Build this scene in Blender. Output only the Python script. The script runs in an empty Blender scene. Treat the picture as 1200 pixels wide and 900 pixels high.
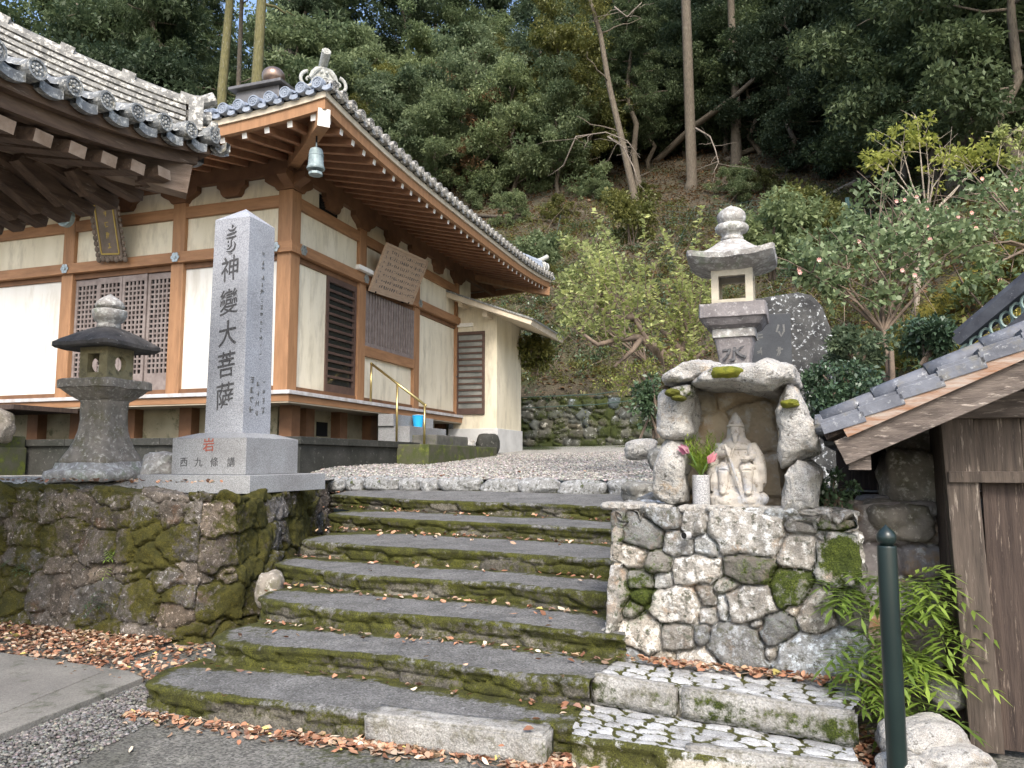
import bpy, bmesh, math, random
import numpy as np
from mathutils import Vector, Matrix

random.seed(7)
rng = np.random.default_rng(11)
SC = bpy.context.scene
COL = SC.collection
R = math.radians

# ------------------------------------------------------------------ camera, sky, sun, exposure
EYE = 1.40
PITCH = R(5.8)
FPX = 890.0
cam_d = bpy.data.cameras.new('camera')
cam_d.sensor_width = 36.0
cam_d.lens = FPX / 1200.0 * 36.0
cam_d.clip_end = 1000.0
cam_d.clip_start = 0.05
cam = bpy.data.objects.new('camera', cam_d)
COL.objects.link(cam)
cam.location = (0, 0, EYE)
cam.rotation_euler = (R(90) + PITCH, 0, 0)
SC.camera = cam

SUN_EL, SUN_AZ = 44.0, 176.0      # azimuth from +Y, clockwise: high behind the camera
world = bpy.data.worlds.new('World')
SC.world = world
world.use_nodes = True
wn = world.node_tree
bg = wn.nodes['Background']
sky = wn.nodes.new('ShaderNodeTexSky')
sky.sky_type = 'NISHITA'
sky.sun_disc = False
sky.sun_elevation = R(SUN_EL)
sky.sun_rotation = R(SUN_AZ)
sky.air_density = 1.0
sky.dust_density = 3.0
wn.links.new(sky.outputs[0], bg.inputs[0])
bg.inputs[1].default_value = 0.15
sun_d = bpy.data.lights.new('sun', 'SUN')
sun_d.energy = 1.15
sun_d.angle = R(18)
sun_d.color = (1.0, 0.965, 0.91)
sun = bpy.data.objects.new('sun', sun_d)
COL.objects.link(sun)
sd = Vector((math.sin(R(SUN_AZ)) * math.cos(R(SUN_EL)), math.cos(R(SUN_AZ)) * math.cos(R(SUN_EL)), math.sin(R(SUN_EL))))
sun.rotation_euler = (-sd).to_track_quat('-Z', 'Y').to_euler()
vs = SC.view_settings
vs.view_transform = 'Standard'
vs.look = 'None'
vs.exposure = 1.40
vs.gamma = 1.0
vs.use_curve_mapping = False
SC.cycles.use_denoising = True
SC.cycles.max_bounces = 6
SC.cycles.diffuse_bounces = 4
SC.cycles.glossy_bounces = 2
SC.cycles.transparent_max_bounces = 4

# ------------------------------------------------------------------ placing by eye: pixels of the 1200 x 900 photograph to points
def ray(px, py):
    a = (px - 600) / FPX
    b = (450 - py) / FPX
    c, s = math.cos(PITCH), math.sin(PITCH)
    return Vector((a, c - b * s, s + b * c))
def at(px, py, Y):
    r = ray(px, py)
    k = Y / r.y
    return Vector((r.x * k, Y, EYE + r.z * k))
def onz(px, py, z):
    r = ray(px, py)
    k = (z - EYE) / r.z
    return Vector((r.x * k, r.y * k, z))

# ------------------------------------------------------------------ noise
def _h(ix, iy, iz, seed):
    n = (ix * 374761393 + iy * 668265263 + iz * 2147483647 + seed * 1274126177) & 0xffffffff
    n = ((n ^ (n >> 13)) * 1274126177) & 0xffffffff
    return ((n ^ (n >> 16)) & 0xffff) / 65535.0
def vnoise(p, seed=0):
    p = np.asarray(p, dtype=float)
    i = np.floor(p).astype(np.int64)
    f = p - i
    f = f * f * (3 - 2 * f)
    r = 0
    for dx in (0, 1):
        for dy in (0, 1):
            for dz in (0, 1):
                w = (f[..., 0] if dx else 1 - f[..., 0]) * (f[..., 1] if dy else 1 - f[..., 1]) * (f[..., 2] if dz else 1 - f[..., 2])
                r = r + w * _h(i[..., 0] + dx, i[..., 1] + dy, i[..., 2] + dz, seed)
    return r * 2 - 1
def fbm(p, seed=0, octv=4, gain=0.5):
    a, s, r = 1.0, 0.0, 0
    p = np.asarray(p, dtype=float)
    for k in range(octv):
        r = r + a * vnoise(p * (2.03 ** k) + 17.3 * k, seed + k)
        s += a
        a *= gain
    return r / s
def sstep(x, a=0.0, b=1.0):
    t = np.clip((np.asarray(x, dtype=float) - a) / (b - a), 0, 1)
    return t * t * (3 - 2 * t)

# ------------------------------------------------------------------ mesh building
class MB:
    def __init__(s):
        s.v, s.f, s.m = [], [], []
    def add(s, vs_, fs_, mi=0):
        n = len(s.v)
        s.v += [tuple(q) for q in vs_]
        s.f += [tuple(n + i for i in f) for f in fs_]
        s.m += [mi] * len(fs_)
    def box(s, c, d, rz=0.0, mat=None, mi=0, taper=1.0):
        x, y, z = d[0] / 2, d[1] / 2, d[2] / 2
        vs_ = []
        for k, sz in ((taper, 1), (1.0, -1)):
            for sx, sy in ((-1, -1), (1, -1), (1, 1), (-1, 1)):
                vs_.append(Vector((sx * x * k, sy * y * k, sz * z)))
        m = mat if mat is not None else Matrix.Rotation(rz, 4, 'Z')
        vs_ = [m @ q + Vector(c) for q in vs_]
        s.add(vs_, [(0, 1, 2, 3), (7, 6, 5, 4), (4, 5, 1, 0), (5, 6, 2, 1), (6, 7, 3, 2), (7, 4, 0, 3)], mi)
    def b2(s, a, b, mi=0):
        a, b = Vector(a), Vector(b)
        s.box((a + b) / 2, [abs(q) for q in (b - a)], mi=mi)
    def beam(s, p0, p1, w, h, mi=0, up=(0, 0, 1), cap=None):
        p0, p1 = Vector(p0), Vector(p1)
        d = (p1 - p0)
        L = d.length
        d.normalize()
        sde = d.cross(Vector(up)).normalized()
        u = sde.cross(d)
        vs_ = []
        for p in (p0, p1):
            for a, b in ((-1, -1), (1, -1), (1, 1), (-1, 1)):
                vs_.append(p + sde * (a * w / 2) + u * (b * h / 2))
        s.add(vs_, [(0, 1, 5, 4), (1, 2, 6, 5), (2, 3, 7, 6), (3, 0, 4, 7)], mi)
        s.add(vs_, [(3, 2, 1, 0)], mi)
        s.add(vs_, [(4, 5, 6, 7)], mi if cap is None else cap)
    def tube(s, pts, rad, n=8, mi=0, caps=True):
        pts = [Vector(p) for p in pts]
        if not hasattr(rad, '__len__'):
            rad = [rad] * len(pts)
        b = len(s.v)
        ref = None
        for i, p in enumerate(pts):
            d = (pts[min(i + 1, len(pts) - 1)] - pts[max(i - 1, 0)]).normalized()
            if ref is None:
                ref = d.orthogonal().normalized()
            ref = (ref - d * ref.dot(d)).normalized()
            q = d.cross(ref)
            for k in range(n):
                a = 2 * math.pi * k / n
                s.v.append(tuple(p + (ref * math.cos(a) + q * math.sin(a)) * rad[i]))
        for i in range(len(pts) - 1):
            for k in range(n):
                k2 = (k + 1) % n
                s.f.append((b + i * n + k, b + i * n + k2, b + (i + 1) * n + k2, b + (i + 1) * n + k)); s.m.append(mi)
        if caps:
            s.f.append(tuple(b + k for k in range(n))[::-1]); s.m.append(mi)
            s.f.append(tuple(b + (len(pts) - 1) * n + k for k in range(n))); s.m.append(mi)
    def prism(s, poly, z0, z1, mi=0, M=None):
        n = len(poly)
        vs_ = [Vector((p[0], p[1], z0)) for p in poly] + [Vector((p[0], p[1], z1)) for p in poly]
        if M is not None:
            vs_ = [M @ q for q in vs_]
        s.add(vs_, [tuple(range(n))[::-1], tuple(range(n, 2 * n))] + [(i, (i + 1) % n, n + (i + 1) % n, n + i) for i in range(n)], mi)
    def loft(s, rings, n=24, rot=0.0, c=(0, 0), mi=0, cap=True):
        """rings: (z, radius, superellipse power, corner lift)"""
        b = len(s.v)
        for rg in rings:
            z, r = rg[0], rg[1]
            p = rg[2] if len(rg) > 2 else 2.0
            up = rg[3] if len(rg) > 3 else 0.0
            for k in range(n):
                a = 2 * math.pi * k / n
                ca, sa = math.cos(a), math.sin(a)
                q = (abs(ca) ** p + abs(sa) ** p) ** (-1 / p)
                lift = up * max(0, (q - 1) / 0.414) ** 1.5
                x, y = q * r * ca, q * r * sa
                s.v.append((c[0] + x * math.cos(rot) - y * math.sin(rot), c[1] + x * math.sin(rot) + y * math.cos(rot), z + lift))
        for i in range(len(rings) - 1):
            for k in range(n):
                k2 = (k + 1) % n
                s.f.append((b + i * n + k, b + i * n + k2, b + (i + 1) * n + k2, b + (i + 1) * n + k)); s.m.append(mi)
        if cap:
            s.f.append(tuple(b + k for k in range(n))[::-1]); s.m.append(mi)
            s.f.append(tuple(b + (len(rings) - 1) * n + k for k in range(n))); s.m.append(mi)
    def ball(s, c, r, nu=14, nv=9, sc=(1, 1, 1), mi=0):
        rings = []
        b = len(s.v)
        for i in range(nv + 1):
            t = math.pi * i / nv
            for k in range(nu):
                a = 2 * math.pi * k / nu
                s.v.append((c[0] + r * sc[0] * math.sin(t) * math.cos(a), c[1] + r * sc[1] * math.sin(t) * math.sin(a), c[2] - r * sc[2] * math.cos(t)))
        for i in range(nv):
            for k in range(nu):
                k2 = (k + 1) % nu
                s.f.append((b + i * nu + k, b + i * nu + k2, b + (i + 1) * nu + k2, b + (i + 1) * nu + k)); s.m.append(mi)
    def arr(s):
        return np.array(s.v)
    def rough(s, amp, scale, seed=0, octv=3):
        V = np.array(s.v)
        n = np.stack([fbm(V * scale + k * 31.7, seed + k * 5, octv) for k in range(3)], -1)
        s.v = [tuple(q) for q in V + n * amp]
        return s
    def build(s, name, mats, parent=None, smooth=False, bevel=0.0, merge=False):
        me = bpy.data.meshes.new(name)
        me.from_pydata(s.v, [], s.f)
        if not isinstance(mats, (list, tuple)):
            mats = [mats]
        for m in mats:
            me.materials.append(m)
        if len(mats) > 1:
            me.polygons.foreach_set('material_index', s.m)
        if merge or bevel:
            bm = bmesh.new()
            bm.from_mesh(me)
            if merge:
                bmesh.ops.remove_doubles(bm, verts=bm.verts, dist=1e-5)
            bmesh.ops.recalc_face_normals(bm, faces=bm.faces)
            if bevel:
                es = [e for e in bm.edges if len(e.link_faces) == 2 and e.calc_face_angle(0) > 0.6]
                bmesh.ops.bevel(bm, geom=es, offset=bevel, segments=2, profile=0.6, affect='EDGES', clamp_overlap=True)
            bm.to_mesh(me)
            bm.free()
        if smooth:
            me.polygons.foreach_set('use_smooth', [True] * len(me.polygons))
        me.update()
        o = bpy.data.objects.new(name, me)
        COL.objects.link(o)
        if parent is not None:
            o.parent = parent
        return o

def np_mesh(name, V, F, mats, parent=None, smooth=True, attrs=None, colors=None):
    me = bpy.data.meshes.new(name)
    V = np.asarray(V, dtype=np.float32)
    F = np.asarray(F, dtype=np.int32)
    k = F.shape[1]
    me.vertices.add(len(V))
    me.vertices.foreach_set('co', V.ravel())
    me.loops.add(F.size)
    me.loops.foreach_set('vertex_index', F.ravel())
    me.polygons.add(len(F))
    me.polygons.foreach_set('loop_start', np.arange(0, F.size, k, dtype=np.int32))
    me.polygons.foreach_set('loop_total', np.full(len(F), k, dtype=np.int32))
    me.update(calc_edges=True)
    if smooth:
        me.polygons.foreach_set('use_smooth', np.ones(len(F), dtype=bool))
    for n_, a in (attrs or {}).items():
        at_ = me.attributes.new(n_, 'FLOAT', 'POINT')
        at_.data.foreach_set('value', np.asarray(a, dtype=np.float32).ravel())
    for n_, a in (colors or {}).items():
        at_ = me.attributes.new(n_, 'FLOAT_COLOR', 'POINT')
        a = np.asarray(a, dtype=np.float32)
        if a.shape[1] == 3:
            a = np.concatenate([a, np.ones((len(a), 1), dtype=np.float32)], 1)
        at_.data.foreach_set('color', a.ravel())
    if not isinstance(mats, (list, tuple)):
        mats = [mats]
    for m in mats:
        me.materials.append(m)
    me.validate()
    o = bpy.data.objects.new(name, me)
    COL.objects.link(o)
    if parent is not None:
        o.parent = parent
    return o
def grid_faces(nr, nc):
    i = np.arange(nr * nc).reshape(nr, nc)
    return np.stack([i[:-1, :-1], i[:-1, 1:], i[1:, 1:], i[1:, :-1]], -1).reshape(-1, 4)

def tag(o, label=None, cat=None, group=None, kind=None):
    if label: o['label'] = label
    if cat: o['category'] = cat
    if group: o['group'] = group
    if kind: o['kind'] = kind
    return o
def thing(name, label, cat, loc=(0, 0, 0), rz=0.0, group=None):
    o = bpy.data.objects.new(name, None)
    o.empty_display_size = 0.1
    COL.objects.link(o)
    o.location = loc
    o.rotation_euler = (0, 0, rz)
    return tag(o, label, cat, group)
def clone(o, parent=None):
    c = o.copy()
    COL.objects.link(c)
    if parent is not None:
        c.parent = parent
    for ch in list(o.children):
        clone(ch, c)
    return c

# ------------------------------------------------------------------ materials
def _lnk(nt, a, b): nt.links.new(a, b)
def MAT(name, c1, c2=None, scale=6.0, rough=0.8, bump=0.0, bscale=60.0, c3=None, t3=0.6, s3=18.0, w3=0.06, tint=False, moss=False,
        mossc=((.035, .05, .008), (.12, .15, .02)), metallic=0.0, spec=0.3, stretch=(1, 1, 1), c4=None, t4=0.6, s4=4.0, bdist=0.01, rough2=None, dmin=.35, dmax=.65, speck=None, dark=None):
    m = bpy.data.materials.new(name)
    m.use_nodes = True
    nt = m.node_tree
    N = nt.nodes
    bs = N['Principled BSDF']
    bs.inputs['Roughness'].default_value = rough
    bs.inputs['Metallic'].default_value = metallic
    bs.inputs['Specular IOR Level'].default_value = spec
    tc = N.new('ShaderNodeTexCoord')
    mp = N.new('ShaderNodeMapping')
    mp.inputs['Scale'].default_value = stretch
    _lnk(nt, tc.outputs['Object'], mp.inputs[0])
    def noise(sc_, det=5.0, rgh=0.6, src=mp.outputs[0]):
        n = N.new('ShaderNodeTexNoise')
        n.inputs['Scale'].default_value = sc_
        n.inputs['Detail'].default_value = det
        n.inputs['Roughness'].default_value = rgh
        _lnk(nt, src, n.inputs['Vector'])
        return n.outputs['Fac']
    def mrange(v, a, b, c=0.0, d=1.0):
        n = N.new('ShaderNodeMapRange')
        n.inputs[1].default_value = a; n.inputs[2].default_value = b
        n.inputs[3].default_value = c; n.inputs[4].default_value = d
        _lnk(nt, v, n.inputs[0])
        return n.outputs[0]
    def mix(f, a, b, mode='MIX'):
        n = N.new('ShaderNodeMix')
        n.data_type = 'RGBA'
        n.blend_type = mode
        for val, idx in ((f, 0), (a, 6), (b, 7)):
            if isinstance(val, (int, float)):
                n.inputs[idx].default_value = val
            elif isinstance(val, (tuple, list)):
                n.inputs[idx].default_value = (val[0], val[1], val[2], 1)
            else:
                _lnk(nt, val, n.inputs[idx])
        return n.outputs[2]
    col = c1
    if c2 is not None:
        col = mix(mrange(noise(scale), dmin, dmax), c1, c2)
    if c4 is not None:
        col = mix(mrange(noise(s4, 6, .65), t4 - .08, t4 + .08), col, c4)
    if c3 is not None:
        col = mix(mrange(noise(s3, 6, .7), t3 - w3, t3 + w3), col, c3)
    if speck is not None:
        v = N.new('ShaderNodeTexVoronoi')
        v.inputs['Scale'].default_value = speck[0]
        _lnk(nt, tc.outputs['Object'], v.inputs['Vector'])
        sp = N.new('ShaderNodeSeparateColor')
        _lnk(nt, v.outputs['Color'], sp.inputs[0])
        g = mrange(sp.outputs[0], 0, 1, speck[1], speck[2])
        cc = N.new('ShaderNodeCombineColor')
        for k in range(3): _lnk(nt, g, cc.inputs[k])
        col = mix(1.0, col, cc.outputs[0], 'MULTIPLY')
    if tint:
        a = N.new('ShaderNodeAttribute')
        a.attribute_name = 'tint'
        col = mix(1.0, col, a.outputs['Color'], 'MULTIPLY')
    if dark is not None:
        col = mix(mrange(noise(dark[1], 7, .72, tc.outputs['Object']), dark[2] - .05, dark[2] + .05), col, dark[0])
    if moss:
        a = N.new('ShaderNodeAttribute')
        a.attribute_name = 'moss'
        nz = noise(22.0, 6, .7, tc.outputs['Object'])
        ad = N.new('ShaderNodeMath'); ad.operation = 'ADD'
        _lnk(nt, a.outputs['Fac'], ad.inputs[0]); _lnk(nt, mrange(nz, .2, .8, -.4, .4), ad.inputs[1])
        f = mrange(ad.outputs[0], .42, .62)
        mc = mix(mrange(noise(9.0, 5, .7, tc.outputs['Object']), .35, .68), mossc[0], mossc[1])
        mc = mix(mrange(noise(150.0, 2, .5, tc.outputs['Object']), .3, .7), mc, tuple(q * .55 for q in mossc[0]))
        col = mix(f, col, mc)
    if isinstance(col, tuple):
        bs.inputs['Base Color'].default_value = (*col, 1)
    else:
        _lnk(nt, col, bs.inputs['Base Color'])
    if rough2 is not None:
        _lnk(nt, mrange(noise(scale * 1.7), .35, .65, rough, rough2), bs.inputs['Roughness'])
    if bump:
        b = N.new('ShaderNodeBump')
        b.inputs['Strength'].default_value = bump
        b.inputs['Distance'].default_value = bdist
        _lnk(nt, noise(bscale, 6, .65), b.inputs['Height'])
        _lnk(nt, b.outputs[0], bs.inputs['Normal'])
    return m

def LEAF(name, ca, cb, trans=0.25, rough=0.45, spec=0.35):
    m = bpy.data.materials.new(name)
    m.use_nodes = True
    nt = m.node_tree
    N = nt.nodes
    bs = N['Principled BSDF']
    bs.inputs['Roughness'].default_value = rough
    bs.inputs['Specular IOR Level'].default_value = spec
    a = N.new('ShaderNodeAttribute'); a.attribute_name = 'tone'
    mx = N.new('ShaderNodeMix'); mx.data_type = 'RGBA'
    mx.inputs[6].default_value = (*ca, 1); mx.inputs[7].default_value = (*cb, 1)
    nt.links.new(a.outputs['Fac'], mx.inputs[0])
    nt.links.new(mx.outputs[2], bs.inputs['Base Color'])
    oi = N.new('ShaderNodeObjectInfo')
    cr = N.new('ShaderNodeValToRGB')
    cr.color_ramp.interpolation = 'LINEAR'
    for p_, c_ in ((0.0, (.70, .74, .70)), (.35, (1.0, 1.0, 1.0)), (.6, (1.18, 1.06, .80)), (.8, (.86, 1.02, .94)), (1.0, (1.35, 1.30, 1.0))):
        e_ = cr.color_ramp.elements[0] if p_ == 0 else (cr.color_ramp.elements[1] if p_ == 1 else cr.color_ramp.elements.new(p_))
        e_.position = p_; e_.color = (*c_, 1)
    nt.links.new(oi.outputs['Random'], cr.inputs[0])
    mm = N.new('ShaderNodeMix'); mm.data_type = 'RGBA'; mm.blend_type = 'MULTIPLY'; mm.inputs[0].default_value = 1.0
    nt.links.new(mx.outputs[2], mm.inputs[6]); nt.links.new(cr.outputs[0], mm.inputs[7])
    mx = mm
    nt.links.new(mx.outputs[2], bs.inputs['Base Color'])
    tr = N.new('ShaderNodeBsdfTranslucent')
    nt.links.new(mx.outputs[2], tr.inputs[0])
    ms = N.new('ShaderNodeMixShader'); ms.inputs[0].default_value = trans
    nt.links.new(bs.outputs[0], ms.inputs[1]); nt.links.new(tr.outputs[0], ms.inputs[2])
    nt.links.new(ms.outputs[0], N['Material Output'].inputs[0])
    return m

m_plaster = MAT('plaster', (.76, .70, .55), (.66, .60, .45), 1.6, .9, .25, 24, c3=(.48, .43, .32), t3=.61, s3=3.5, w3=.12, stretch=(1.4, 1.4, .35))
m_plaster_left = MAT('plaster_left_skylit', (.70, .69, .645), (.63, .61, .55), 1.5, .85, .15, 30, c3=(.50, .47, .40), t3=.63, s3=3, w3=.12, stretch=(1.4, 1.4, .3))  # same plaster whitened: the left wall's sky light put into its colour
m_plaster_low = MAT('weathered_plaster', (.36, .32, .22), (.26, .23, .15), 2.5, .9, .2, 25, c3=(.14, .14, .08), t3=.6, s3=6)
m_wood = MAT('stained_wood', (.37, .20, .10), (.27, .145, .072), 3, .6, .12, 20, stretch=(4, 4, .6), c3=(.20, .08, .035), t3=.66, s3=9)
m_woodh = MAT('stained_beam', (.37, .197, .098), (.26, .138, .068), 3, .6, .12, 20, stretch=(.8, .8, 5))
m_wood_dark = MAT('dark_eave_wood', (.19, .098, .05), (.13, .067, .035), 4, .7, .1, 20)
m_rafter = MAT('rafter_wood', (.34, .18, .098), (.25, .125, .068), 5, .7, .1, 30)
m_white_end = MAT('white_paint', (.82, .80, .75), (.74, .71, .64), 20, .7)
m_eave_board = MAT('pale_eave_board', (.66, .58, .45), (.52, .45, .34), 5, .7, .1, 30)
m_old_wood = MAT('old_grey_wood', (.16, .105, .07), (.085, .055, .038), 4, .8, .5, 14, stretch=(5, .7, 5), c3=(.30, .23, .17), t3=.66, s3=7)
m_old_end = MAT('old_end_grain', (.40, .30, .22), (.26, .18, .12), 9, .8, .4, 40)
m_grey_lattice = MAT('grey_lattice_wood', (.26, .22, .20), (.18, .145, .13), 8, .75, .1, 30)
m_brown_frame = MAT('brown_frame', (.11, .07, .055), (.08, .05, .04), 8, .5)
m_glass_dark = MAT('dark_glass', (.02, .022, .022), None, rough=.12, spec=.6)
m_glass_frost = MAT('frosted_glass', (.30, .30, .27), (.16, .17, .16), 2.0, .35)
m_black = MAT('black_and_hole_shade', (.008, .008, .008), None, rough=.9)  # near black: shade of gaps and openings as colour; plain on cords, hooks
m_strip = MAT('deck_edge', (.56, .56, .57), (.40, .37, .34), 6, .6, .1, 40)
m_soffit = MAT('deck_soffit', (.50, .44, .34), (.40, .34, .25), 3, .8)
m_tile = MAT('grey_roof_tile', (.30, .34, .40), (.19, .22, .27), 7, .42, .3, 30, c3=(.50, .53, .56), t3=.62, s3=26, spec=.5, rough2=.62)
m_tile_old = MAT('old_roof_tile', (.24, .25, .25), (.115, .12, .12), 9, .5, .5, 40, c3=(.52, .52, .48), t3=.575, s3=30, spec=.5, c4=(.17, .15, .09), t4=.64, s4=12)
m_tile_ridge = MAT('lichened_tile', (.27, .265, .245), (.13, .128, .12), 10, .7, .5, 40, c3=(.60, .58, .52), t3=.56, s3=24)
m_oni = MAT('ornament_tile', (.45, .46, .42), (.28, .28, .25), 16, .7, .5, 60, c3=(.62, .62, .58), t3=.6, s3=50)
m_bronze = MAT('bronze_grey', (.20, .19, .18), (.14, .13, .12), 6, .45, metallic=.6)
m_copper = MAT('copper_ball', (.34, .24, .17), (.20, .15, .13), 5, .35, metallic=.8)
m_brass = MAT('brass_rail', (.62, .50, .22), None, rough=.3, metallic=.9)
m_granite = MAT('pale_granite', (.39, .405, .435), (.33, .34, .36), 3, .65, .25, 160, speck=(240, .45, 1.35), bdist=.004)
m_granite2 = MAT('base_granite', (.36, .37, .375), (.28, .28, .28), 2.2, .7, .25, 160, speck=(230, .5, 1.15), bdist=.004, c3=(.26, .25, .22), t3=.7, s3=5)
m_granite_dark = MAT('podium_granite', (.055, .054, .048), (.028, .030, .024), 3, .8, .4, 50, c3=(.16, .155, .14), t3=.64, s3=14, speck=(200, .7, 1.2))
m_ink = MAT('carved_black', (.035, .035, .04), (.12, .12, .12), 60, .8)
m_ink_grey = MAT('carved_grey', (.10, .10, .095), (.17, .17, .16), 60, .8)
m_red = MAT('carved_red', (.36, .09, .06), (.22, .08, .06), 60, .8)
m_lan_body = MAT('lantern_stone', (.27, .24, .20), (.16, .145, .12), 9, .9, .7, 60, c3=(.48, .45, .39), t3=.60, s3=26, moss=False, c4=(.13, .12, .07), t4=.60, s4=5)
m_lan_roof = MAT('dark_lantern_roof', (.10, .092, .085), (.05, .047, .044), 8, .85, .6, 60, c3=(.42, .42, .42), t3=.68, s3=20)
m_lan_box = MAT('ochre_lantern_stone', (.33, .29, .17), (.22, .19, .11), 8, .9, .6, 60, c3=(.13, .12, .08), t3=.62, s3=9)
m_lan_pale = MAT('pale_lantern_stone', (.38, .365, .335), (.22, .208, .195), 10, .9, .8, 60, c3=(.58, .58, .55), t3=.56, s3=22, c4=(.26, .30, .22), t4=.62, s4=6)
m_lan_box2 = MAT('sand_lantern_stone', (.48, .435, .34), (.36, .33, .26), 10, .9, .4, 60)
m_lan_purple = MAT('purple_grey_stone', (.25, .232, .228), (.165, .15, .148), 8, .9, .6, 60, c3=(.48, .46, .44), t3=.62, s3=24)
m_rock = MAT('pale_rock', (.53, .51, .465), (.35, .33, .30), 9, .92, 1.0, 45, c3=(.62, .62, .60), t3=.56, s3=26, c4=(.33, .25, .16), t4=.66, s4=7, moss=True, bdist=.022, dark=((.14, .13, .11), 26, .585), speck=(330, .65, 1.25))
m_rubble = MAT('rubble_stone', (.42, .40, .36), (.25, .235, .21), 9, .92, 1.0, 55, c3=(.64, .64, .62), t3=.545, s3=22, w3=.045, tint=True, moss=True, bdist=.02, c4=(.36, .27, .19), t4=.63, s4=8, dark=((.10, .10, .075), 24, .575), speck=(330, .72, 1.2))
m_rubble_left = MAT('mossy_rubble', (.17, .145, .12), (.07, .06, .05), 8, .92, 1.0, 60, c3=(.44, .40, .37), t3=.60, s3=34, w3=.03, tint=True, moss=True, speck=(240, .55, 1.4),
                    mossc=((.040, .040, .008), (.12, .105, .016)), bdist=.016, c4=(.17, .085, .04), t4=.66, s4=5, dark=((.045, .04, .03), 20, .60))
m_rubble_far = MAT('far_rubble', (.10, .10, .08), (.045, .045, .036), 6, .95, .5, 20, c3=(.42, .42, .38), t3=.63, s3=7, tint=True, moss=True, mossc=((.03, .04, .01), (.07, .085, .02)))
m_step = MAT('step_concrete', (.16, .158, .152), (.10, .099, .094), 5, .9, .7, 90, c3=(.30, .30, .31), t3=.66, s3=34, w3=.1, tint=True, moss=True,
             mossc=((.036, .037, .010), (.135, .14, .020)), speck=(120, .6, 1.5), bdist=.014)
m_paving = MAT('paving_stone', (.48, .485, .48), (.34, .34, .33), 8, .9, .5, 50, c3=(.24, .23, .20), t3=.60, s3=18, tint=True, moss=True, mossc=((.05, .05, .014), (.11, .115, .02)), speck=(180, .7, 1.2), bdist=.02)
m_edge_stone = MAT('edging_rock', (.36, .365, .355), (.22, .22, .21), 9, .92, 1.0, 45, c3=(.50, .51, .51), t3=.57, s3=26, moss=True, bdist=.02, dark=((.10, .10, .085), 22, .58), speck=(300, .65, 1.25))
m_stone_grey = MAT('grey_field_stone', (.24, .235, .21), (.13, .125, .11), 8, .92, 1.0, 40, c3=(.42, .42, .39), t3=.60, s3=20, moss=True, bdist=.02)
m_block = MAT('granite_block', (.43, .42, .39), (.29, .28, .255), 8, .9, .9, 60, c3=(.20, .19, .15), t3=.565, s3=12, bdist=.02, moss=True, speck=(150, .7, 1.2))
m_asphalt = MAT('asphalt', (.145, .14, .124), (.098, .095, .083), 2.2, .92, .8, 120, c4=(.072, .072, .055), t4=.585, s4=1.4, c3=(.20, .195, .165), t3=.62, s3=5, moss=True,
                mossc=((.05, .055, .02), (.085, .095, .04)), speck=(90, .5, 1.7), bdist=.006)
m_concrete = MAT('concrete_slab', (.23, .218, .192), (.155, .148, .13), 2.0, .9, .6, 60, c3=(.10, .10, .075), t3=.60, s3=5, speck=(160, .8, 1.2))
m_gravel = MAT('gravel_ground', (.50, .485, .44), (.37, .355, .32), 5, .95, 1.0, 60, speck=(55, .35, 1.25), bdist=.03, moss=True)
m_pebble = MAT('pebble', (.42, .405, .38), (.20, .195, .185), 14, .85, tint=True)
m_soil = MAT('hill_soil', (.095, .078, .052), (.052, .045, .030), 1.2, .95, 1.0, 9, c3=(.17, .125, .08), t3=.62, s3=6, c4=(.05, .058, .024), t4=.57, s4=.9, bdist=.08)
m_bark = MAT('bark', (.17, .14, .105), (.085, .07, .052), 6, .9, .8, 14, stretch=(4, 4, .8), c3=(.22, .22, .15), t3=.62, s3=8)
m_bark_moss = MAT('mossy_bark', (.155, .14, .06), (.085, .08, .035), 5, .9, .8, 14, stretch=(4, 4, .8), c3=(.24, .23, .18), t3=.62, s3=6)
m_twig = MAT('twig', (.20, .15, .11), (.11, .085, .065), 12, .85)
m_twig_pale = MAT('pale_dead_wood', (.40, .35, .28), (.22, .18, .14), 8, .85)
m_hut_wood = MAT('weathered_planks', (.088, .064, .051), (.042, .030, .025), 5, .8, 1.0, 22, stretch=(7, 7, .5), c3=(.34, .27, .21), t3=.655, s3=10, w3=.05)
m_hut_frame = MAT('pale_weathered_wood', (.165, .134, .112), (.08, .064, .054), 5, .8, .7, 22, stretch=(1.2, 6, 6), c3=(.42, .36, .30), t3=.62, s3=8)
m_hut_post = MAT('weathered_post', (.115, .09, .071), (.052, .041, .033), 5, .8, .7, 22, stretch=(6, 6, .5), c3=(.38, .32, .26), t3=.64, s3=8)
m_bollard = MAT('dark_green_paint', (.010, .021, .019), (.007, .015, .014), 3, .32, c3=(.10, .11, .10), t3=.80, s3=60, spec=.5)
m_stele_dark = MAT('black_stele', (.055, .06, .065), (.03, .033, .038), 3, .35, speck=(200, .8, 1.2))
m_stele_rock = MAT('stele_rock', (.08, .08, .076), (.035, .035, .035), 6, .9, .8, 40, c3=(.48, .50, .50), t3=.595, s3=26, w3=.03)
m_moss_cushion = MAT('bright_moss', (.27, .27, .03), (.13, .15, .02), 22, .95, 1.0, 150, bdist=.02)
m_statue = MAT('statue_stone', (.52, .48, .42), (.36, .33, .29), 16, .9, .9, 110, c3=(.36, .37, .39), t3=.58, s3=9, dark=((.20, .17, .13), 34, .60), bdist=.006)
m_cave = MAT('cave_rock', (.40, .33, .24), (.24, .20, .15), 5, .92, .9, 24, c4=(.30, .18, .09), t4=.68, s4=4, bdist=.02)
m_back_rock = MAT('niche_rock', (.50, .43, .32), (.34, .285, .21), 5, .92, .9, 24, c3=(.50, .49, .45), t3=.58, s3=8, c4=(.38, .22, .10), t4=.66, s4=4, bdist=.02, tint=True)
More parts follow.
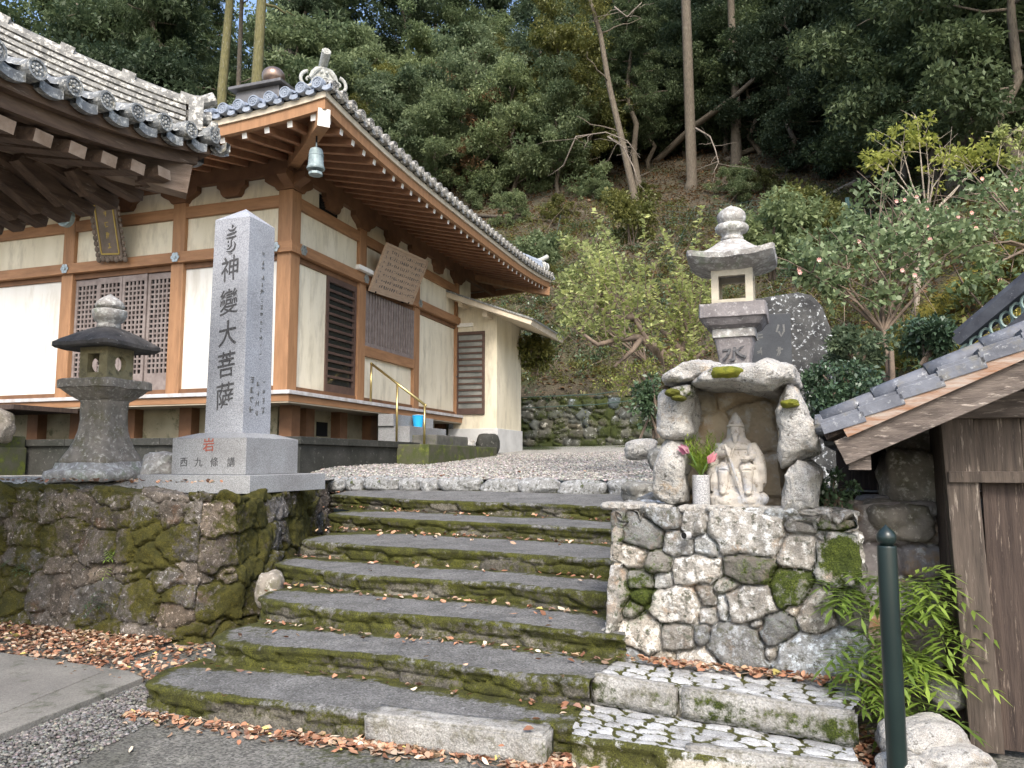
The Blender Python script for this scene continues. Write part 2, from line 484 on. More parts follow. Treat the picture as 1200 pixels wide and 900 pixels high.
m_blue = MAT('blue_plastic', (.03, .42, .78), None, rough=.4)
m_board = MAT('signboard_wood', (.46, .34, .24), (.36, .26, .18), 6, .8, stretch=(1, 1, 6))
m_plaque = MAT('plaque_wood', (.17, .13, .10), (.10, .08, .06), 6, .8, .3, 30)
m_gilt = MAT('faded_gilt', (.42, .30, .08), None, rough=.5, metallic=.4)
m_silver = MAT('silver_fitting', (.55, .58, .56), (.3, .33, .32), 40, .4, metallic=.7)
m_verdigris = MAT('verdigris_bell', (.33, .40, .40), (.20, .25, .25), 14, .6, metallic=.3)
m_net_post = MAT('pale_green_metal', (.26, .42, .38), None, rough=.6)
m_net = MAT('green_wire', (.05, .085, .07), None, rough=.7)
m_leaflitter = MAT('dry_leaf', (1, 1, 1), None, rough=.75, tint=True)
m_pvc = MAT('grey_pipe', (.42, .42, .42), None, rough=.5)
lf_ever = LEAF('evergreen_leaf', (.08, .12, .066), (.24, .29, .175), .40, .55, .35)
lf_dark = LEAF('dark_evergreen_leaf', (.038, .062, .036), (.115, .15, .085), .34, .55, .3)
lf_olive = LEAF('olive_leaf', (.065, .08, .026), (.20, .20, .07), .35)
lf_yellow = LEAF('yellow_leaf', (.20, .23, .05), (.46, .48, .16), .45)
lf_plum = LEAF('plum_leaf', (.18, .22, .085), (.44, .48, .24), .45)
lf_camellia = LEAF('camellia_leaf', (.09, .14, .065), (.32, .39, .23), .35, .45, .5)  # leaf colour raised to stand in for direct sun on the bank
lf_grass = LEAF('bank_grass', (.22, .20, .06), (.48, .42, .12), .4)
lf_fern = LEAF('fern_leaf', (.09, .15, .03), (.27, .37, .08), .35)
lf_brown = LEAF('brown_leaf', (.10, .055, .03), (.26, .15, .08), .3)
lf_ivy = LEAF('ivy_leaf', (.03, .055, .03), (.10, .16, .10), .15, .35, .6)
lf_pink = LEAF('pink_petal', (.72, .36, .40), (.85, .60, .62), .3)
lf_lily = LEAF('lily_petal', (.75, .22, .42), (.85, .50, .58), .3)
# ================================================================== ground, terrain, walls, stairs
def resample(pts, step, smooth=0):
    P = np.array([[p[0], p[1]] for p in pts], dtype=float)
    L = np.r_[0, np.cumsum(np.hypot(*np.diff(P, axis=0).T))]
    n = max(2, int(L[-1] / step) + 1)
    s = np.linspace(0, L[-1], n)
    Q = np.stack([np.interp(s, L, P[:, 0]), np.interp(s, L, P[:, 1])], -1)
    for _ in range(smooth):
        Q[1:-1] = (Q[:-2] + 2 * Q[1:-1] + Q[2:]) / 4
    return Q, s, L
def normals2(Q):
    d = np.gradient(Q, axis=0)
    d /= np.linalg.norm(d, axis=1, keepdims=True) + 1e-9
    return np.stack([d[:, 1], -d[:, 0]], -1)

def cells(S, T, seeds, warp=0.03, wsc=7.0, seed=0, p=3.0):
    """S,T arrays (N); seeds (K,5): s,t,rw,rh,angle. Returns id, joint distance"""
    pt = np.stack([S * wsc, T * wsc, np.zeros_like(S) + seed * 3.3], -1)
    S = S + warp * fbm(pt, seed, 3)
    T = T + warp * fbm(pt + 91.7, seed + 9, 3)
    f1 = np.full(S.shape, 1e9); f2 = np.full(S.shape, 1e9); idx = np.zeros(S.shape, dtype=int)
    for k, (a, b, rw, rh, an) in enumerate(seeds):
        dx, dy = S - a, T - b
        c, s_ = math.cos(an), math.sin(an)
        u, v = abs(dx * c + dy * s_) / rw, abs(-dx * s_ + dy * c) / rh
        d = (u ** p + v ** p) ** (1 / p)
        r = min(rw, rh)
        d = (d - 1) * r
        new = d < f1
        f2 = np.where(new, f1, np.minimum(f2, d))
        idx = np.where(new, k, idx)
        f1 = np.where(new, d, f1)
    return idx, f2 - f1
def auto_seeds(L, H, hmin, hmax, wmin, wmax, seed=3, ang=.15):
    r = random.Random(seed)
    out = []
    t = -hmax * .3
    while t < H + hmax * .5:
        h = r.uniform(hmin, hmax)
        s = -r.uniform(0, wmax)
        while s < L + wmax:
            w = r.uniform(wmin, wmax) * (.6 + .4 * h / hmax)
            if r.random() < .22:
                out.append((s + w / 2, t + h * .28, w / 2, h * .27, r.gauss(0, ang)))
                out.append((s + w / 2 + r.uniform(-.03, .03), t + h * .78, w / 2, h * .25, r.gauss(0, ang)))
            else:
                out.append((s + w / 2, t + h / 2 + r.gauss(0, h * .12), w / 2, h / 2 * r.uniform(.8, 1.1), r.gauss(0, ang)))
            s += w
        t += h * .95
    return out

def rubble(name, path, z0, H, mat, seeds, cell=.014, depth=.05, batter=.12, cap=.3, parent=None, mossb=.3, mossa=.35, seed=1, warp=.03,
           smooth=6, top_moss=.25, tv=(.75, 1.2), rough_a=.012, face_tilt=.03, gap=.05, mossfn=None, pillow=.22, mossk=.10):
    Q, s, L = resample(path, cell, smooth)
    n = normals2(Q)
    Hs = H(s) if callable(H) else np.full(len(s), H)
    z0s = z0(s) if callable(z0) else np.full(len(s), z0)
    Hm = float(Hs.max())
    nt_ = int(Hm / cell) + 1
    nc_ = int(cap / (cell * 1.6)) + 1
    t = np.r_[np.linspace(0, Hm, nt_), Hm + np.linspace(cell, cap, nc_)]
    T, S = np.meshgrid(t, s, indexing='ij')
    wall = np.minimum(T, Hm)
    back = np.maximum(T - Hm, 0)
    idx, joint = cells(S.ravel(), T.ravel(), seeds, warp, 7, seed)
    idx = idx.reshape(S.shape); joint = joint.reshape(S.shape)
    K = len(seeds)
    rr = np.random.default_rng(seed + 50)
    off = rr.normal(0, .012, K); tx = rr.normal(0, face_tilt * 2, K); ty = rr.normal(0, face_tilt * 2, K)
    sd_ = np.array(seeds)
    g = sstep(joint, 0.0, gap)
    g2 = sstep(joint, 0.0, gap * 3.0)
    base = np.stack([np.broadcast_to(Q[:, 0], S.shape), np.broadcast_to(Q[:, 1], S.shape)], -1)
    nn = np.broadcast_to(n, S.shape + (2,))
    P3 = np.stack([S, T, np.zeros_like(S)], -1)
    disp = -depth * (1 - g) + depth * pillow * g2 + off[idx] + tx[idx] * (S - sd_[idx, 0]) + ty[idx] * (T - sd_[idx, 1]) \
        + rough_a * fbm(P3 * 14, seed, 4) + rough_a * .7 * np.abs(fbm(P3 * 34, seed + 6, 3)) + rough_a * 1.5 * fbm(P3 * 4, seed + 3, 2)
    # round the top edge
    a = np.clip((T - (Hm - .06)) / .12, 0, 1) * math.pi / 2
    hor, ver = np.cos(a), np.sin(a)
    inw = batter * wall + back
    X = base[..., 0] + nn[..., 0] * (disp * hor - inw)
    Y = base[..., 1] + nn[..., 1] * (disp * hor - inw)
    Z = z0s[None, :] + wall / Hm * Hs[None, :] + disp * ver - .04 * sstep(back, 0, cap)
    V = np.stack([X, Y, Z], -1).reshape(-1, 3)
    val = rr.uniform(tv[0], tv[1], K)
    hue = rr.normal(0, .05, K)
    tint = np.stack([val * (1 + hue), val, val * (1 - hue * 1.2)], -1)[idx].reshape(-1, 3)
    ms = mossb + mossa * fbm(P3 * 2.2, seed + 20, 3) + .12 * (1 - g) + top_moss * sstep(T, Hm - .08, Hm + .05) + rr.normal(0, mossk, K)[idx]
    if mossfn is not None:
        ms = ms + mossfn(S, T)
    return np_mesh(name, V, grid_faces(len(t), len(s))[:, ::-1], mat, parent, True, {'moss': ms}, {'tint': tint})

# ---------------------------------------------------------------- terrain heights
def yard_z(x, y):
    x = np.asarray(x, float); y = np.asarray(y, float)
    # edging line from (-2.3,10.3) to (1.25,8.4): positive behind it
    d = ((y - 10.3) * 3.55 + (x + 2.3) * 1.9) / math.hypot(3.55, 1.9)
    z = 1.175 + .050 * np.maximum(d, 0)
    left = sstep(-x, 1.6, 2.9)
    z = z + .08 * left * sstep(d, 0, 1.0)
    front = sstep(9.5 - y, -.5, 1.5) * sstep(-x, 1.9, 2.3)
    z = z * (1 - front) + front * (1.095 + .13 * sstep(y, 7.5, 8.0) * sstep(-x, 3.3, 3.8) + .02 * sstep(y, 7.5, 9))
    return z
FOOT = np.array([(-60, 38), (-14, 29.5), (-4, 25.9), (2, 23.9), (4.6, 22.8), (5.4, 19), (5.2, 15), (4.5, 11.6), (3.9, 9.3), (4.1, 7.6), (6, 6.6), (10, 5.6), (70, 5)], float)
POLY = np.r_[FOOT, [(70, 120), (-60, 120)]]
def foot_dist(x, y):
    x = np.asarray(x, float); y = np.asarray(y, float)
    dm = np.full(x.shape, 1e9)
    for a, b in zip(FOOT[:-1], FOOT[1:]):
        ab = b - a
        t = np.clip(((x - a[0]) * ab[0] + (y - a[1]) * ab[1]) / (ab @ ab), 0, 1)
        dm = np.minimum(dm, np.hypot(x - a[0] - t * ab[0], y - a[1] - t * ab[1]))
    ins = np.zeros(x.shape, bool)
    n = len(POLY)
    for i in range(n):
        a, b = POLY[i], POLY[(i + 1) % n]
        c = ((a[1] > y) != (b[1] > y))
        with np.errstate(divide='ignore', invalid='ignore'):
            xi = (b[0] - a[0]) * (y - a[1]) / (b[1] - a[1] + 1e-12) + a[0]
        ins ^= c & (x < xi)
    return np.where(ins, dm, -dm)
def hill_z(x, y, rough=True):
    x = np.asarray(x, float); y = np.asarray(y, float)
    d = foot_dist(x, y)
    back = sstep(y, 17, 21) * sstep(-x, -7, -4)           # stretch with a rubble retaining wall at its foot
    wall = 1.75 * back * sstep(d, .05, .5) + .45 * (1 - back) * sstep(d, 0, .6)
    slope = .74 - .16 * sstep(-x, 12, 30)
    slope = slope + .10 * sstep(x, 3, 6) * (1 - sstep(d, 4, 9))
    base = 1.25 + .42 * sstep(y, 8, 22)
    z = base + wall + slope * np.maximum(d, 0) - .4 * np.maximum(-d, 0).clip(0, 1)
    if rough:
        p = np.stack([x, y, np.zeros_like(x)], -1)
        z = z + sstep(d, 0, 2) * (.28 * fbm(p * .55, 5, 3) + .6 * fbm(p * .13, 8, 2)) + .05 * fbm(p * 2.5, 6, 2) * sstep(d, 0, 1)
    return z
def hz1(x, y):
    return float(hill_z(np.array([x]), np.array([y]))[0])
def hill_hit(px, py):
    r = ray(px, py)
    Y = np.linspace(5, 90, 1700)
    X = r.x / r.y * Y
    Z = EYE + r.z / r.y * Y
    H = hill_z(X, Y)
    ok = np.where((H > Z) & (foot_dist(X, Y) > 0))[0]
    k = ok[0] if len(ok) else -1
    return Vector((X[k], Y[k], H[k]))

# street: one sheet to the horizon
gx = np.r_[-300, -60, -20, np.arange(-9, 9.01, .06), 20, 60, 300]
gy = np.r_[-300, -60, -10, np.arange(0, 8.01, .06), 20, 60, 300]
YY, XX = np.meshgrid(gy, gx, indexing='ij')
gp = np.stack([XX, YY, np.zeros_like(XX)], -1)
ZZ = .012 * fbm(gp * .8, 3, 3) * (abs(XX) < 10) * (YY < 9) * (YY > -1)
ms = .10 + .34 * fbm(gp * 1.3, 12, 3) + .42 * sstep(YY, 3.0, 3.9) * sstep(XX, -2.2, -.6) + .45 * (1 - sstep(np.hypot((XX + 2.15) / 1.1, (YY - 3.05) / .35), .3, 1.2))
gro = np_mesh('street', np.stack([XX, YY, ZZ], -1).reshape(-1, 3), grid_faces(len(gy), len(gx)), m_asphalt, None, True, {'moss': ms})
tag(gro, 'grey asphalt in front of the temple steps, mossy towards the edges', 'street', kind='structure')

# temple yard of gravel
gx = np.arange(-16, 7.6, .12); gy = np.arange(5.6, 27, .12)
YY, XX = np.meshgrid(gy, gx, indexing='ij')
fr = np.interp(XX, [-16, -7.5, -4.45, -2.6, -2.35, -2.3, -.5, 1.25, 1.9, 2.6, 8], [9.9, 7.75, 6.80, 6.22, 6.6, 10.4, 9.35, 8.5, 5.2, 4.9, 4.7])
ZZ = yard_z(XX, YY) + .012 * fbm(np.stack([XX, YY, XX * 0], -1) * 3, 2, 3)
keep = (YY > fr)
ZZ = np.where(keep, ZZ, ZZ - .0)
F = grid_faces(len(gy), len(gx))
kf = keep.ravel()[F].all(1)
msy = .05 + .25 * fbm(np.stack([XX, YY, XX * 0], -1) * 1.2, 14, 3) + .7 * (1 - sstep(YY - fr, .1, .7)) * sstep(-XX, 2.2, 2.6) + .5 * sstep(YY, 17.5, 22)
yard = np_mesh('gravel_yard', np.stack([XX, YY, ZZ], -1).reshape(-1, 3), F[kf], m_gravel, None, True, {'moss': msy})
tag(yard, 'pale gravel ground in front of the temple hall above the steps', 'ground', kind='structure')

# hillside
def hill_part(x0, x1, y0, y1, st):
    gx = np.arange(x0, x1 + st / 2, st); gy = np.arange(y0, y1 + st / 2, st)
    YY, XX = np.meshgrid(gy, gx, indexing='ij')
    ZZ = hill_z(XX, YY)
    d = foot_dist(XX, YY)
    F = grid_faces(len(gy), len(gx))
    return np.stack([XX, YY, ZZ], -1).reshape(-1, 3), F, (d > -.7).ravel()[F].any(1)
V1, F1, k1 = hill_part(-12, 30, 5, 47, .17)
V2, F2, k2 = hill_part(-60, 70, 3, 117, 1.5)
c2 = V2[F2].mean(1)
k2 &= ~((c2[:, 0] > -11) & (c2[:, 0] < 29) & (c2[:, 1] > 5.5) & (c2[:, 1] < 46))
V2[:, 2] -= .08
hill = np_mesh('hillside', np.r_[V1, V2], np.r_[F1[k1], F2[k2] + len(V1)], m_soil)
tag(hill, 'steep wooded hillside of brown soil and leaf litter behind the temple', 'hillside', kind='structure')

# ---------------------------------------------------------------- left retaining wall
LW = [(-8.5, 7.95), (-4.45, 6.60), (-2.85, 6.06), (-2.45, 6.02), (-2.16, 6.3), (-2.07, 6.8), (-2.06, 7.4), (-2.10, 8.6), (-2.3, 10.4)]
def lw_H(s): return np.interp(s, [0, 4.2, 6.2, 7.0, 8.0, 9.5, 11.2], [1.26, 1.25, 1.18, 1.14, 1.13, 1.14, 1.2])
wl = rubble('rubble_wall', LW, -.05, lw_H, m_rubble_left, auto_seeds(11.5, 1.6, .15, .36, .18, .55, 5, .3), depth=.045, batter=.10, cap=.42, seed=4,
            mossb=.52, mossa=.55, top_moss=.35, tv=(.5, 1.15), rough_a=.022, face_tilt=.05, gap=.022, warp=.06, pillow=.12)
tag(wl, 'mossy brown rubble retaining wall under the tall inscribed pillar', 'retaining wall')

# ---------------------------------------------------------------- stairs
stair = thing('stone_staircase', 'worn mossy stone steps rising from the street to the gravel yard', 'staircase', (0, 0, 0))
RS = .14
NOSE = [
    (.14, [(162, 804), (255, 816), (333, 825), (425, 835), (560, 845), (672, 851)], 0.0),
    (.28, [(243, 752), (300, 758), (425, 766), (540, 781), (690, 799)], 0.0),
    (.42, [(297, 703), (407, 716), (540, 725), (609, 732), (712, 744)], .10),
    (.56, [(318, 662), (417, 674), (483, 678), (583, 683), (705, 696)], .15),
    (.70, [(352, 634), (450, 641), (550, 646), (706, 656)], .25),
    (.84, [(383, 603), (483, 609), (583, 613), (711, 620)], .45),
    (.98, [(385, 580), (493, 586), (623, 590), (714, 594)], .6),
]
edge_pts = [onz(385, 571, 1.055), onz(550, 574, 1.06), onz(733, 577, 1.06)]
edge_xy = [(-2.42, 10.15), (-.5, 9.15), (1.35, 8.15)]
def step_mesh(name, nose, z, back, mat, r=RS, seed=0, pave=None, ext=0.0, zback=None, clean=0.0, lift=.0, left_round=True, stone_riser=True):
    pts = [(p.x, p.y) for p in nose]
    a, b = np.array(pts[-2]), np.array(pts[-1])
    if ext:
        dd = (b - a) / np.linalg.norm(b - a)
        pts.append(tuple(b + dd * ext))
    if left_round:
        x0, y0 = pts[0]
        pts = [(x0 + .10, y0 + .62), (x0 - .03, y0 + .34), (x0 - .02, y0 + .10), (x0 + .06, y0 - .0)] + pts[1:]
    Q, s, L = resample(pts, .018, 5 if left_round else 0)
    n = normals2(Q)
    B, _, _ = resample(back, .02)
    m = len(Q)
    u = np.linspace(0, len(B) - 1, m)
    Bk = np.stack([np.interp(u, np.arange(len(B)), B[:, 0]), np.interp(u, np.arange(len(B)), B[:, 1])], -1)
    nr, nn_, nt_ = 11, 4, 30
    rows = []
    sp = np.stack([s * 9, s * 0, s * 0 + seed], -1)
    wob = .007 * fbm(sp, seed, 3) + .012 * fbm(sp * .25, seed + 1, 2)
    seeds = auto_seeds(s[-1], r, r * .8, r * 1.15, .22, .6, seed + 3, .05)
    V, moss, tint = [], [], []
    zb = z if zback is None else zback
    for i in range(nr):
        t = i / nr
        zz = z - r - .03 + (r) * t
        S = s; T = np.full(m, t * r)
        idx, jt = cells(S, T, seeds, .02, 9, seed)
        g = sstep(jt, 0, .02)
        p3 = np.stack([S, T, S * 0], -1)
        d = wob - .034 * (1 - g) * (1 if stone_riser else .3) + .012 * fbm(p3 * 15, seed, 4) + .010 * np.random.default_rng(seed).normal(0, 1, len(seeds))[idx] - .012
        V.append(np.c_[Q + n * d[:, None], np.full(m, zz)])
        moss.append(.52 + .46 * fbm(p3 * 3.2, seed + 4, 3) + .12 * t - clean)
        vv = np.random.default_rng(seed + 2).uniform(.55, 1.25, len(seeds))[idx]
        tint.append(np.stack([vv * .84, vv * .78, vv * .66], -1))
    for i in range(nn_):
        a = (i + .5) / nn_ * math.pi / 2
        rad = .028
        p3 = np.stack([s, s * 0 + i * .01, s * 0], -1)
        d = wob + .010 * fbm(p3 * 15, seed, 4) - rad + rad * math.cos(a)
        V.append(np.c_[Q + n * d[:, None], z - rad + rad * math.sin(a) + .006 * fbm(p3 * 11, seed + 8, 3)])
        moss.append(.66 + .34 * fbm(p3 * 2.4, seed + 4, 3) - clean)
        tint.append(np.ones((m, 3)) * 1.05)
    for i in range(1, nt_ + 1):
        f = (i / nt_) ** 1.15
        P = Q + n * (wob - .028)[:, None]
        P = P * (1 - f) + Bk * f
        dist = np.linalg.norm(P - Q, axis=1)
        dback = np.linalg.norm(P - Bk, axis=1)
        p3 = np.c_[P, np.zeros(m)]
        zz = z + (zb - z) * f + .006 * fbm(p3 * 9, seed, 3) + .008 * fbm(p3 * 2, seed + 1, 2)
        mo = .04 + .52 * (1 - sstep(dist, .0, .13)) + .70 * (1 - sstep(dback, .10, .30)) + .34 * fbm(p3 * 2.6, seed + 4, 3) + (.35 * (1 - sstep(s, .3, 1.1)) if left_round else 0) + .25 * sstep(s, s[-1] - .5, s[-1] - .1) - clean
        tn = np.ones((m, 3))
        if pave is not None:
            idx, jt = cells(P[:, 0] * pave[2] + P[:, 1] * pave[3], -P[:, 0] * pave[3] + P[:, 1] * pave[2], pave[0], .02, 9, seed)
            g = sstep(jt, .004, pave[1])
            zz = zz - .012 * (1 - g)
            mo = -.12 + 1.1 * (1 - g) + .22 * fbm(p3 * 2.6, seed + 4, 3)
            vv = np.random.default_rng(seed + 2).uniform(.75, 1.2, len(pave[0]))[idx]
            tn = np.stack([vv, vv, vv], -1)
        V.append(np.c_[P, zz]); moss.append(mo); tint.append(tn)
    V = np.array(V); R_ = V.shape[0]
    return np_mesh(name, V.reshape(-1, 3), grid_faces(R_, m)[:, ::-1], mat, stair, True, {'moss': np.array(moss)}, {'tint': np.array(tint).reshape(-1, 3)})
noses = [[onz(a, b, z) for a, b in pl] for z, pl, e in NOSE]
for k, (z, pl, ext) in enumerate(NOSE):
    ns = noses[k]
    if k < 6:
        nx = noses[k + 1]
        ext2 = NOSE[k + 1][2]
        br = nx[-1] + (nx[-1] - nx[-2]).normalized() * ext2
        bk = [(ns[0].x + .10, ns[0].y + .62)] + [(p.x, p.y + .10) for p in nx[1:-1]] + [(br.x, br.y + .10)]
        if k == 0:
            bk = [(ns[0].x + .10, ns[0].y + .62)] + [(p.x, p.y + .10) for p in nx[:]]
    else:
        bk = [(ns[0].x + .10, ns[0].y + .62), (-.5, 9.25), (1.9, 7.95)]
    step_mesh('step', ns, z, bk, m_step, seed=31 + k * 7, ext=ext, zback=(1.065 if k == 6 else z + .012))
# paved treads in front of the shrine wall: ground frame along their edge
pa = math.atan2(-.57, 1.12)
ca, sa = math.cos(pa), math.sin(pa)
def rot_seeds(x0, y0, x1, y1, sz, seed):
    r = random.Random(seed); out = []
    y = y0
    while y < y1:
        x = x0 + r.uniform(0, sz)
        h = sz * r.uniform(.75, 1.1)
        while x < x1:
            w = sz * r.uniform(.8, 1.7)
            out.append((x, y + r.uniform(-.2, .2) * h, w / 2, h / 2, r.uniform(-.35, .35)))
            x += w
        y += h
    return out
pv_seeds = rot_seeds(-3.5, 1.2, 4.0, 6.0, .10, 8)
def pv_nose(pts, z): return [onz(a, b, z) for a, b in pts]
n2 = pv_nose([(690, 790), (845, 812), (996, 836)], .28)
step_mesh('paved_step', n2, .28, [(.47, 4.62), (1.15, 4.40), (1.86, 4.02)], m_paving, seed=91, pave=(pv_seeds, .026, ca, sa), left_round=False, stone_riser=False, clean=.05, r=.15)
n1 = pv_nose([(668, 862), (800, 880), (1010, 900)], .14)
step_mesh('paved_step', n1, .14, [(n2[0].x - .06, n2[0].y + .06), (n2[1].x, n2[1].y + .06), (n2[2].x + .02, n2[2].y + .06)], m_paving, seed=97, pave=(pv_seeds, .026, ca, sa), left_round=False, stone_riser=False, clean=.05, r=.16)
# granite kerb blocks on the edge of the upper paved step, and the loose long block before the bottom step
def slab_block(name, p0, p1, wid, h, ztop, mat, parent, seed, label=None, moss=.2):
    p0 = Vector((p0[0], p0[1], 0)); p1 = Vector((p1[0], p1[1], 0))
    L = (p1 - p0).length
    nx, ny, nz = max(6, int(L / .03)), max(4, int(wid / .03)), max(4, int(h / .03))
    bm = bmesh.new()
    bmesh.ops.create_cube(bm, size=1)
    bmesh.ops.scale(bm, vec=(L, wid, h), verts=bm.verts)
    bmesh.ops.bevel(bm, geom=bm.edges[:], offset=.014, segments=2, affect='EDGES')
    bmesh.ops.subdivide_edges(bm, edges=bm.edges[:], cuts=3, use_grid_fill=True)
    bmesh.ops.subdivide_edges(bm, edges=[e for e in bm.edges if e.calc_length() > .05], cuts=3, use_grid_fill=True)
    V = np.array([v.co[:] for v in bm.verts])
    d = np.stack([fbm(V * 7 + 40 * k, seed + k, 4) for k in range(3)], -1) * .012
    for v, q in zip(bm.verts, V + d): v.co = q
    me = bpy.data.meshes.new(name)
    bm.to_mesh(me); bm.free()
    me.polygons.foreach_set('use_smooth', [True] * len(me.polygons))
    mo = me.attributes.new('moss', 'FLOAT', 'POINT')
    val = moss + .35 * fbm(V * 4, seed + 9, 3) - .25 * sstep(V[:, 2], h / 2 - .03, h / 2)
    mo.data.foreach_set('value', val.astype(np.float32))
    me.materials.append(mat)
    o = bpy.data.objects.new(name, me)
    COL.objects.link(o)
    dd = (p1 - p0).normalized()
    nrm = Vector((-dd.y, dd.x, 0))
    c = (p0 + p1) / 2 + nrm * wid / 2
    o.location = (c.x, c.y, ztop - h / 2)
    o.rotation_euler = (0, 0, math.atan2(dd.y, dd.x))
    if parent is not None: o.parent = parent
    return o
a, b = n2[0], n2[2]
mid = n2[0].lerp(n2[2], .37)
slab_block('edge_block', (a.x, a.y - .03), (mid.x - .01, mid.y - .03), .065, .15, .290, m_block, stair, 3, moss=.42)
slab_block('edge_block', (mid.x + .01, mid.y - .03), (b.x + .02, b.y - .03), .065, .15, .290, m_block, stair, 5, moss=.42)
mid1 = n1[0].lerp(n1[2], .40)
slab_block('edge_block', (mid1.x + .01, mid1.y - .02), (n1[2].x + .02, n1[2].y - .02), .07, .15, .150, m_block, stair, 6, moss=.25)
pL, pR = onz(430, 834, .125), onz(637, 860, .125)
blk = slab_block('granite_block', (pL.x, pL.y - .10), (pR.x, pR.y - .10), .17, .15, .148, m_block, None, 12, moss=.22)
tag(blk, 'long pale granite block lying before the bottom step', 'stone block')

# rounded edging stones of the yard
EL, es, _ = resample(edge_xy, .01)
r_ = random.Random(4)
kerb = thing('yard_edging', 'row of rounded edging stones between the top step and the gravel', 'kerb', (0, 0, 0))
s0 = 0.0
def blob(name, loc, size, rz, mat, parent, seed, rough=.06, sub=3, moss=.3, boxy=3.0, tintv=1.0):
    bm = bmesh.new()
    bmesh.ops.create_icosphere(bm, subdivisions=sub + 1, radius=1)
    V = np.array([v.co[:] for v in bm.verts])
    q = (abs(V) ** boxy).sum(1) ** (-1 / boxy)
    V = V * q[:, None]
    V = V * (1 + rough * 2.4 * fbm(V * 1.1 + seed * 7.7, seed, 2)[:, None] + rough * fbm(V * 3 + seed * 3.1, seed + 5, 3)[:, None])
    V = V * np.array(size) / 2
    V = V + .012 * np.stack([fbm(V * 22 + k * 9 + seed, seed + k, 2) for k in range(3)], -1) * min(1, max(size) * 3)
    for v, p in zip(bm.verts, V): v.co = p
    me = bpy.data.meshes.new(name)
    bm.to_mesh(me); bm.free()
    me.polygons.foreach_set('use_smooth', [True] * len(me.polygons))
    a = me.attributes.new('moss', 'FLOAT', 'POINT')
    a.data.foreach_set('value', (moss + .4 * fbm(V * 5 + seed, seed + 3, 3) + .1 * V[:, 2] / size[2]).astype(np.float32))
    c = me.attributes.new('tint', 'FLOAT_COLOR', 'POINT')
    c.data.foreach_set('color', np.tile([tintv, tintv * .99, tintv * .97, 1], len(V)).astype(np.float32))
    me.materials.append(mat)
    o = bpy.data.objects.new(name, me)
    COL.objects.link(o)
    o.location = loc; o.rotation_euler = (0, 0, rz)
    if parent is not None: o.parent = parent
    return o
k = 0
while s0 < es[-1] - .1:
    w = r_.uniform(.22, .62)
    i = min(len(es) - 1, int((s0 + w / 2) / .01)); x, y = EL[i]
    dx, dy = edge_xy[2][0] - edge_xy[0][0], edge_xy[2][1] - edge_xy[0][1]
    blob('edging_stone', (x, y, 1.105 + r_.uniform(-.01, .012)), (w, .26, .19), math.atan2(dy, dx) + r_.uniform(-.06, .06), m_edge_stone, kerb, 50 + k, .09, 3, .26)
    s0 += w * .99; k += 1

# concrete slab of the lane at the left, with its border band, and the pebble strip
def flat(name, pts, z, mat, h=.03):
    m = MB()
    m.prism([(p[0], p[1]) for p in pts], z - h, z)
    return m.build(name, mat, None, bevel=.006)
sl = [onz(*p, 0) for p in [(-420, 700), (0, 770), (150, 792), (168, 800), (0, 868), (-420, 1060)]]
o = flat('concrete_lane', sl, .034, m_concrete, .05); tag(o, 'grey concrete slab of the side lane', 'lane', kind='structure')
i1 = [onz(*p, 0) for p in [(-420, 722), (0, 779), (118, 795), (0, 845), (-420, 1010)]]
o = flat('lane_panel', i1, .040, MAT('concrete_panel', (.22, .21, .185), (.165, .155, .14), 2.0, .9, .4, 60, c3=(.11, .11, .085), t3=.62, s3=5, speck=(160, .8, 1.2)), .02)
tag(o, 'darker cast panel inside the concrete lane', 'lane', kind='structure')

# ---------------------------------------------------------------- pedestal wall under the shrine niche
Z = [(200, 200, 125, 85, 8), (325, 145, 90, 40, 5), (475, 165, 55, 50, 0), (690, 200, 155, 95, 0), (160, 315, 95, 60, 8), (405, 250, 65, 65, 0), (530, 255, 55, 50, 20),
     (900, 265, 75, 70, 0), (310, 345, 60, 45, 10), (480, 370, 115, 70, -5), (700, 355, 105, 65, 0), (1080, 290, 120, 110, 0), (105, 500, 55, 140, 0), (225, 420, 55, 45, 0),
     (330, 415, 45, 45, 0), (390, 525, 115, 80, 0), (515, 465, 40, 55, -20), (610, 430, 60, 40, 0), (700, 490, 110, 75, -12), (870, 420, 80, 85, 0), (965, 510, 65, 100, 25),
     (1110, 470, 60, 60, 0), (235, 490, 38, 38, 0), (520, 560, 45, 40, 0), (390, 660, 85, 60, -12), (220, 670, 100, 85, 0), (650, 680, 120, 95, 8), (810, 585, 80, 65, 0),
     (965, 700, 150, 110, -5), (500, 640, 35, 40, 0), (490, 755, 100, 50, 0), (690, 800, 80, 40, 0), (870, 810, 80, 45, 0), (1050, 830, 90, 45, 0), (330, 765, 45, 35, 0),
     (790, 680, 35, 25, 0), (885, 500, 30, 22, 0), (1000, 215, 22, 25, 0), (915, 160, 50, 22, 0), (1020, 140, 60, 22, 0), (740, 570, 40, 25, 0), (600, 520, 30, 50, 0), (180, 580, 40, 45, 0), (150, 760, 90, 50, 0)]
PED = [(1.02, 5.75), (.54, 4.55), (1.80, 3.95), (2.10, 4.6)]
L0 = math.hypot(.48, 1.2)
sp_ = [(L0 + (zx - 68) * .00128, .86 - (zy - 115) * .00125, rw * .00125, rh * .00122, -R(an)) for zx, zy, rw, rh, an in Z]
rr_ = random.Random(3)
for j in range(14):
    sp_.append((L0 - .12 - (j % 3) * .3 - rr_.uniform(0, .1), .1 + (j // 3) * .2, .13, .10, 0))
    sp_.append((L0 + 1.52 + (j % 3) * .25 + rr_.uniform(0, .1), .1 + (j // 3) * .2, .12, .10, 0))
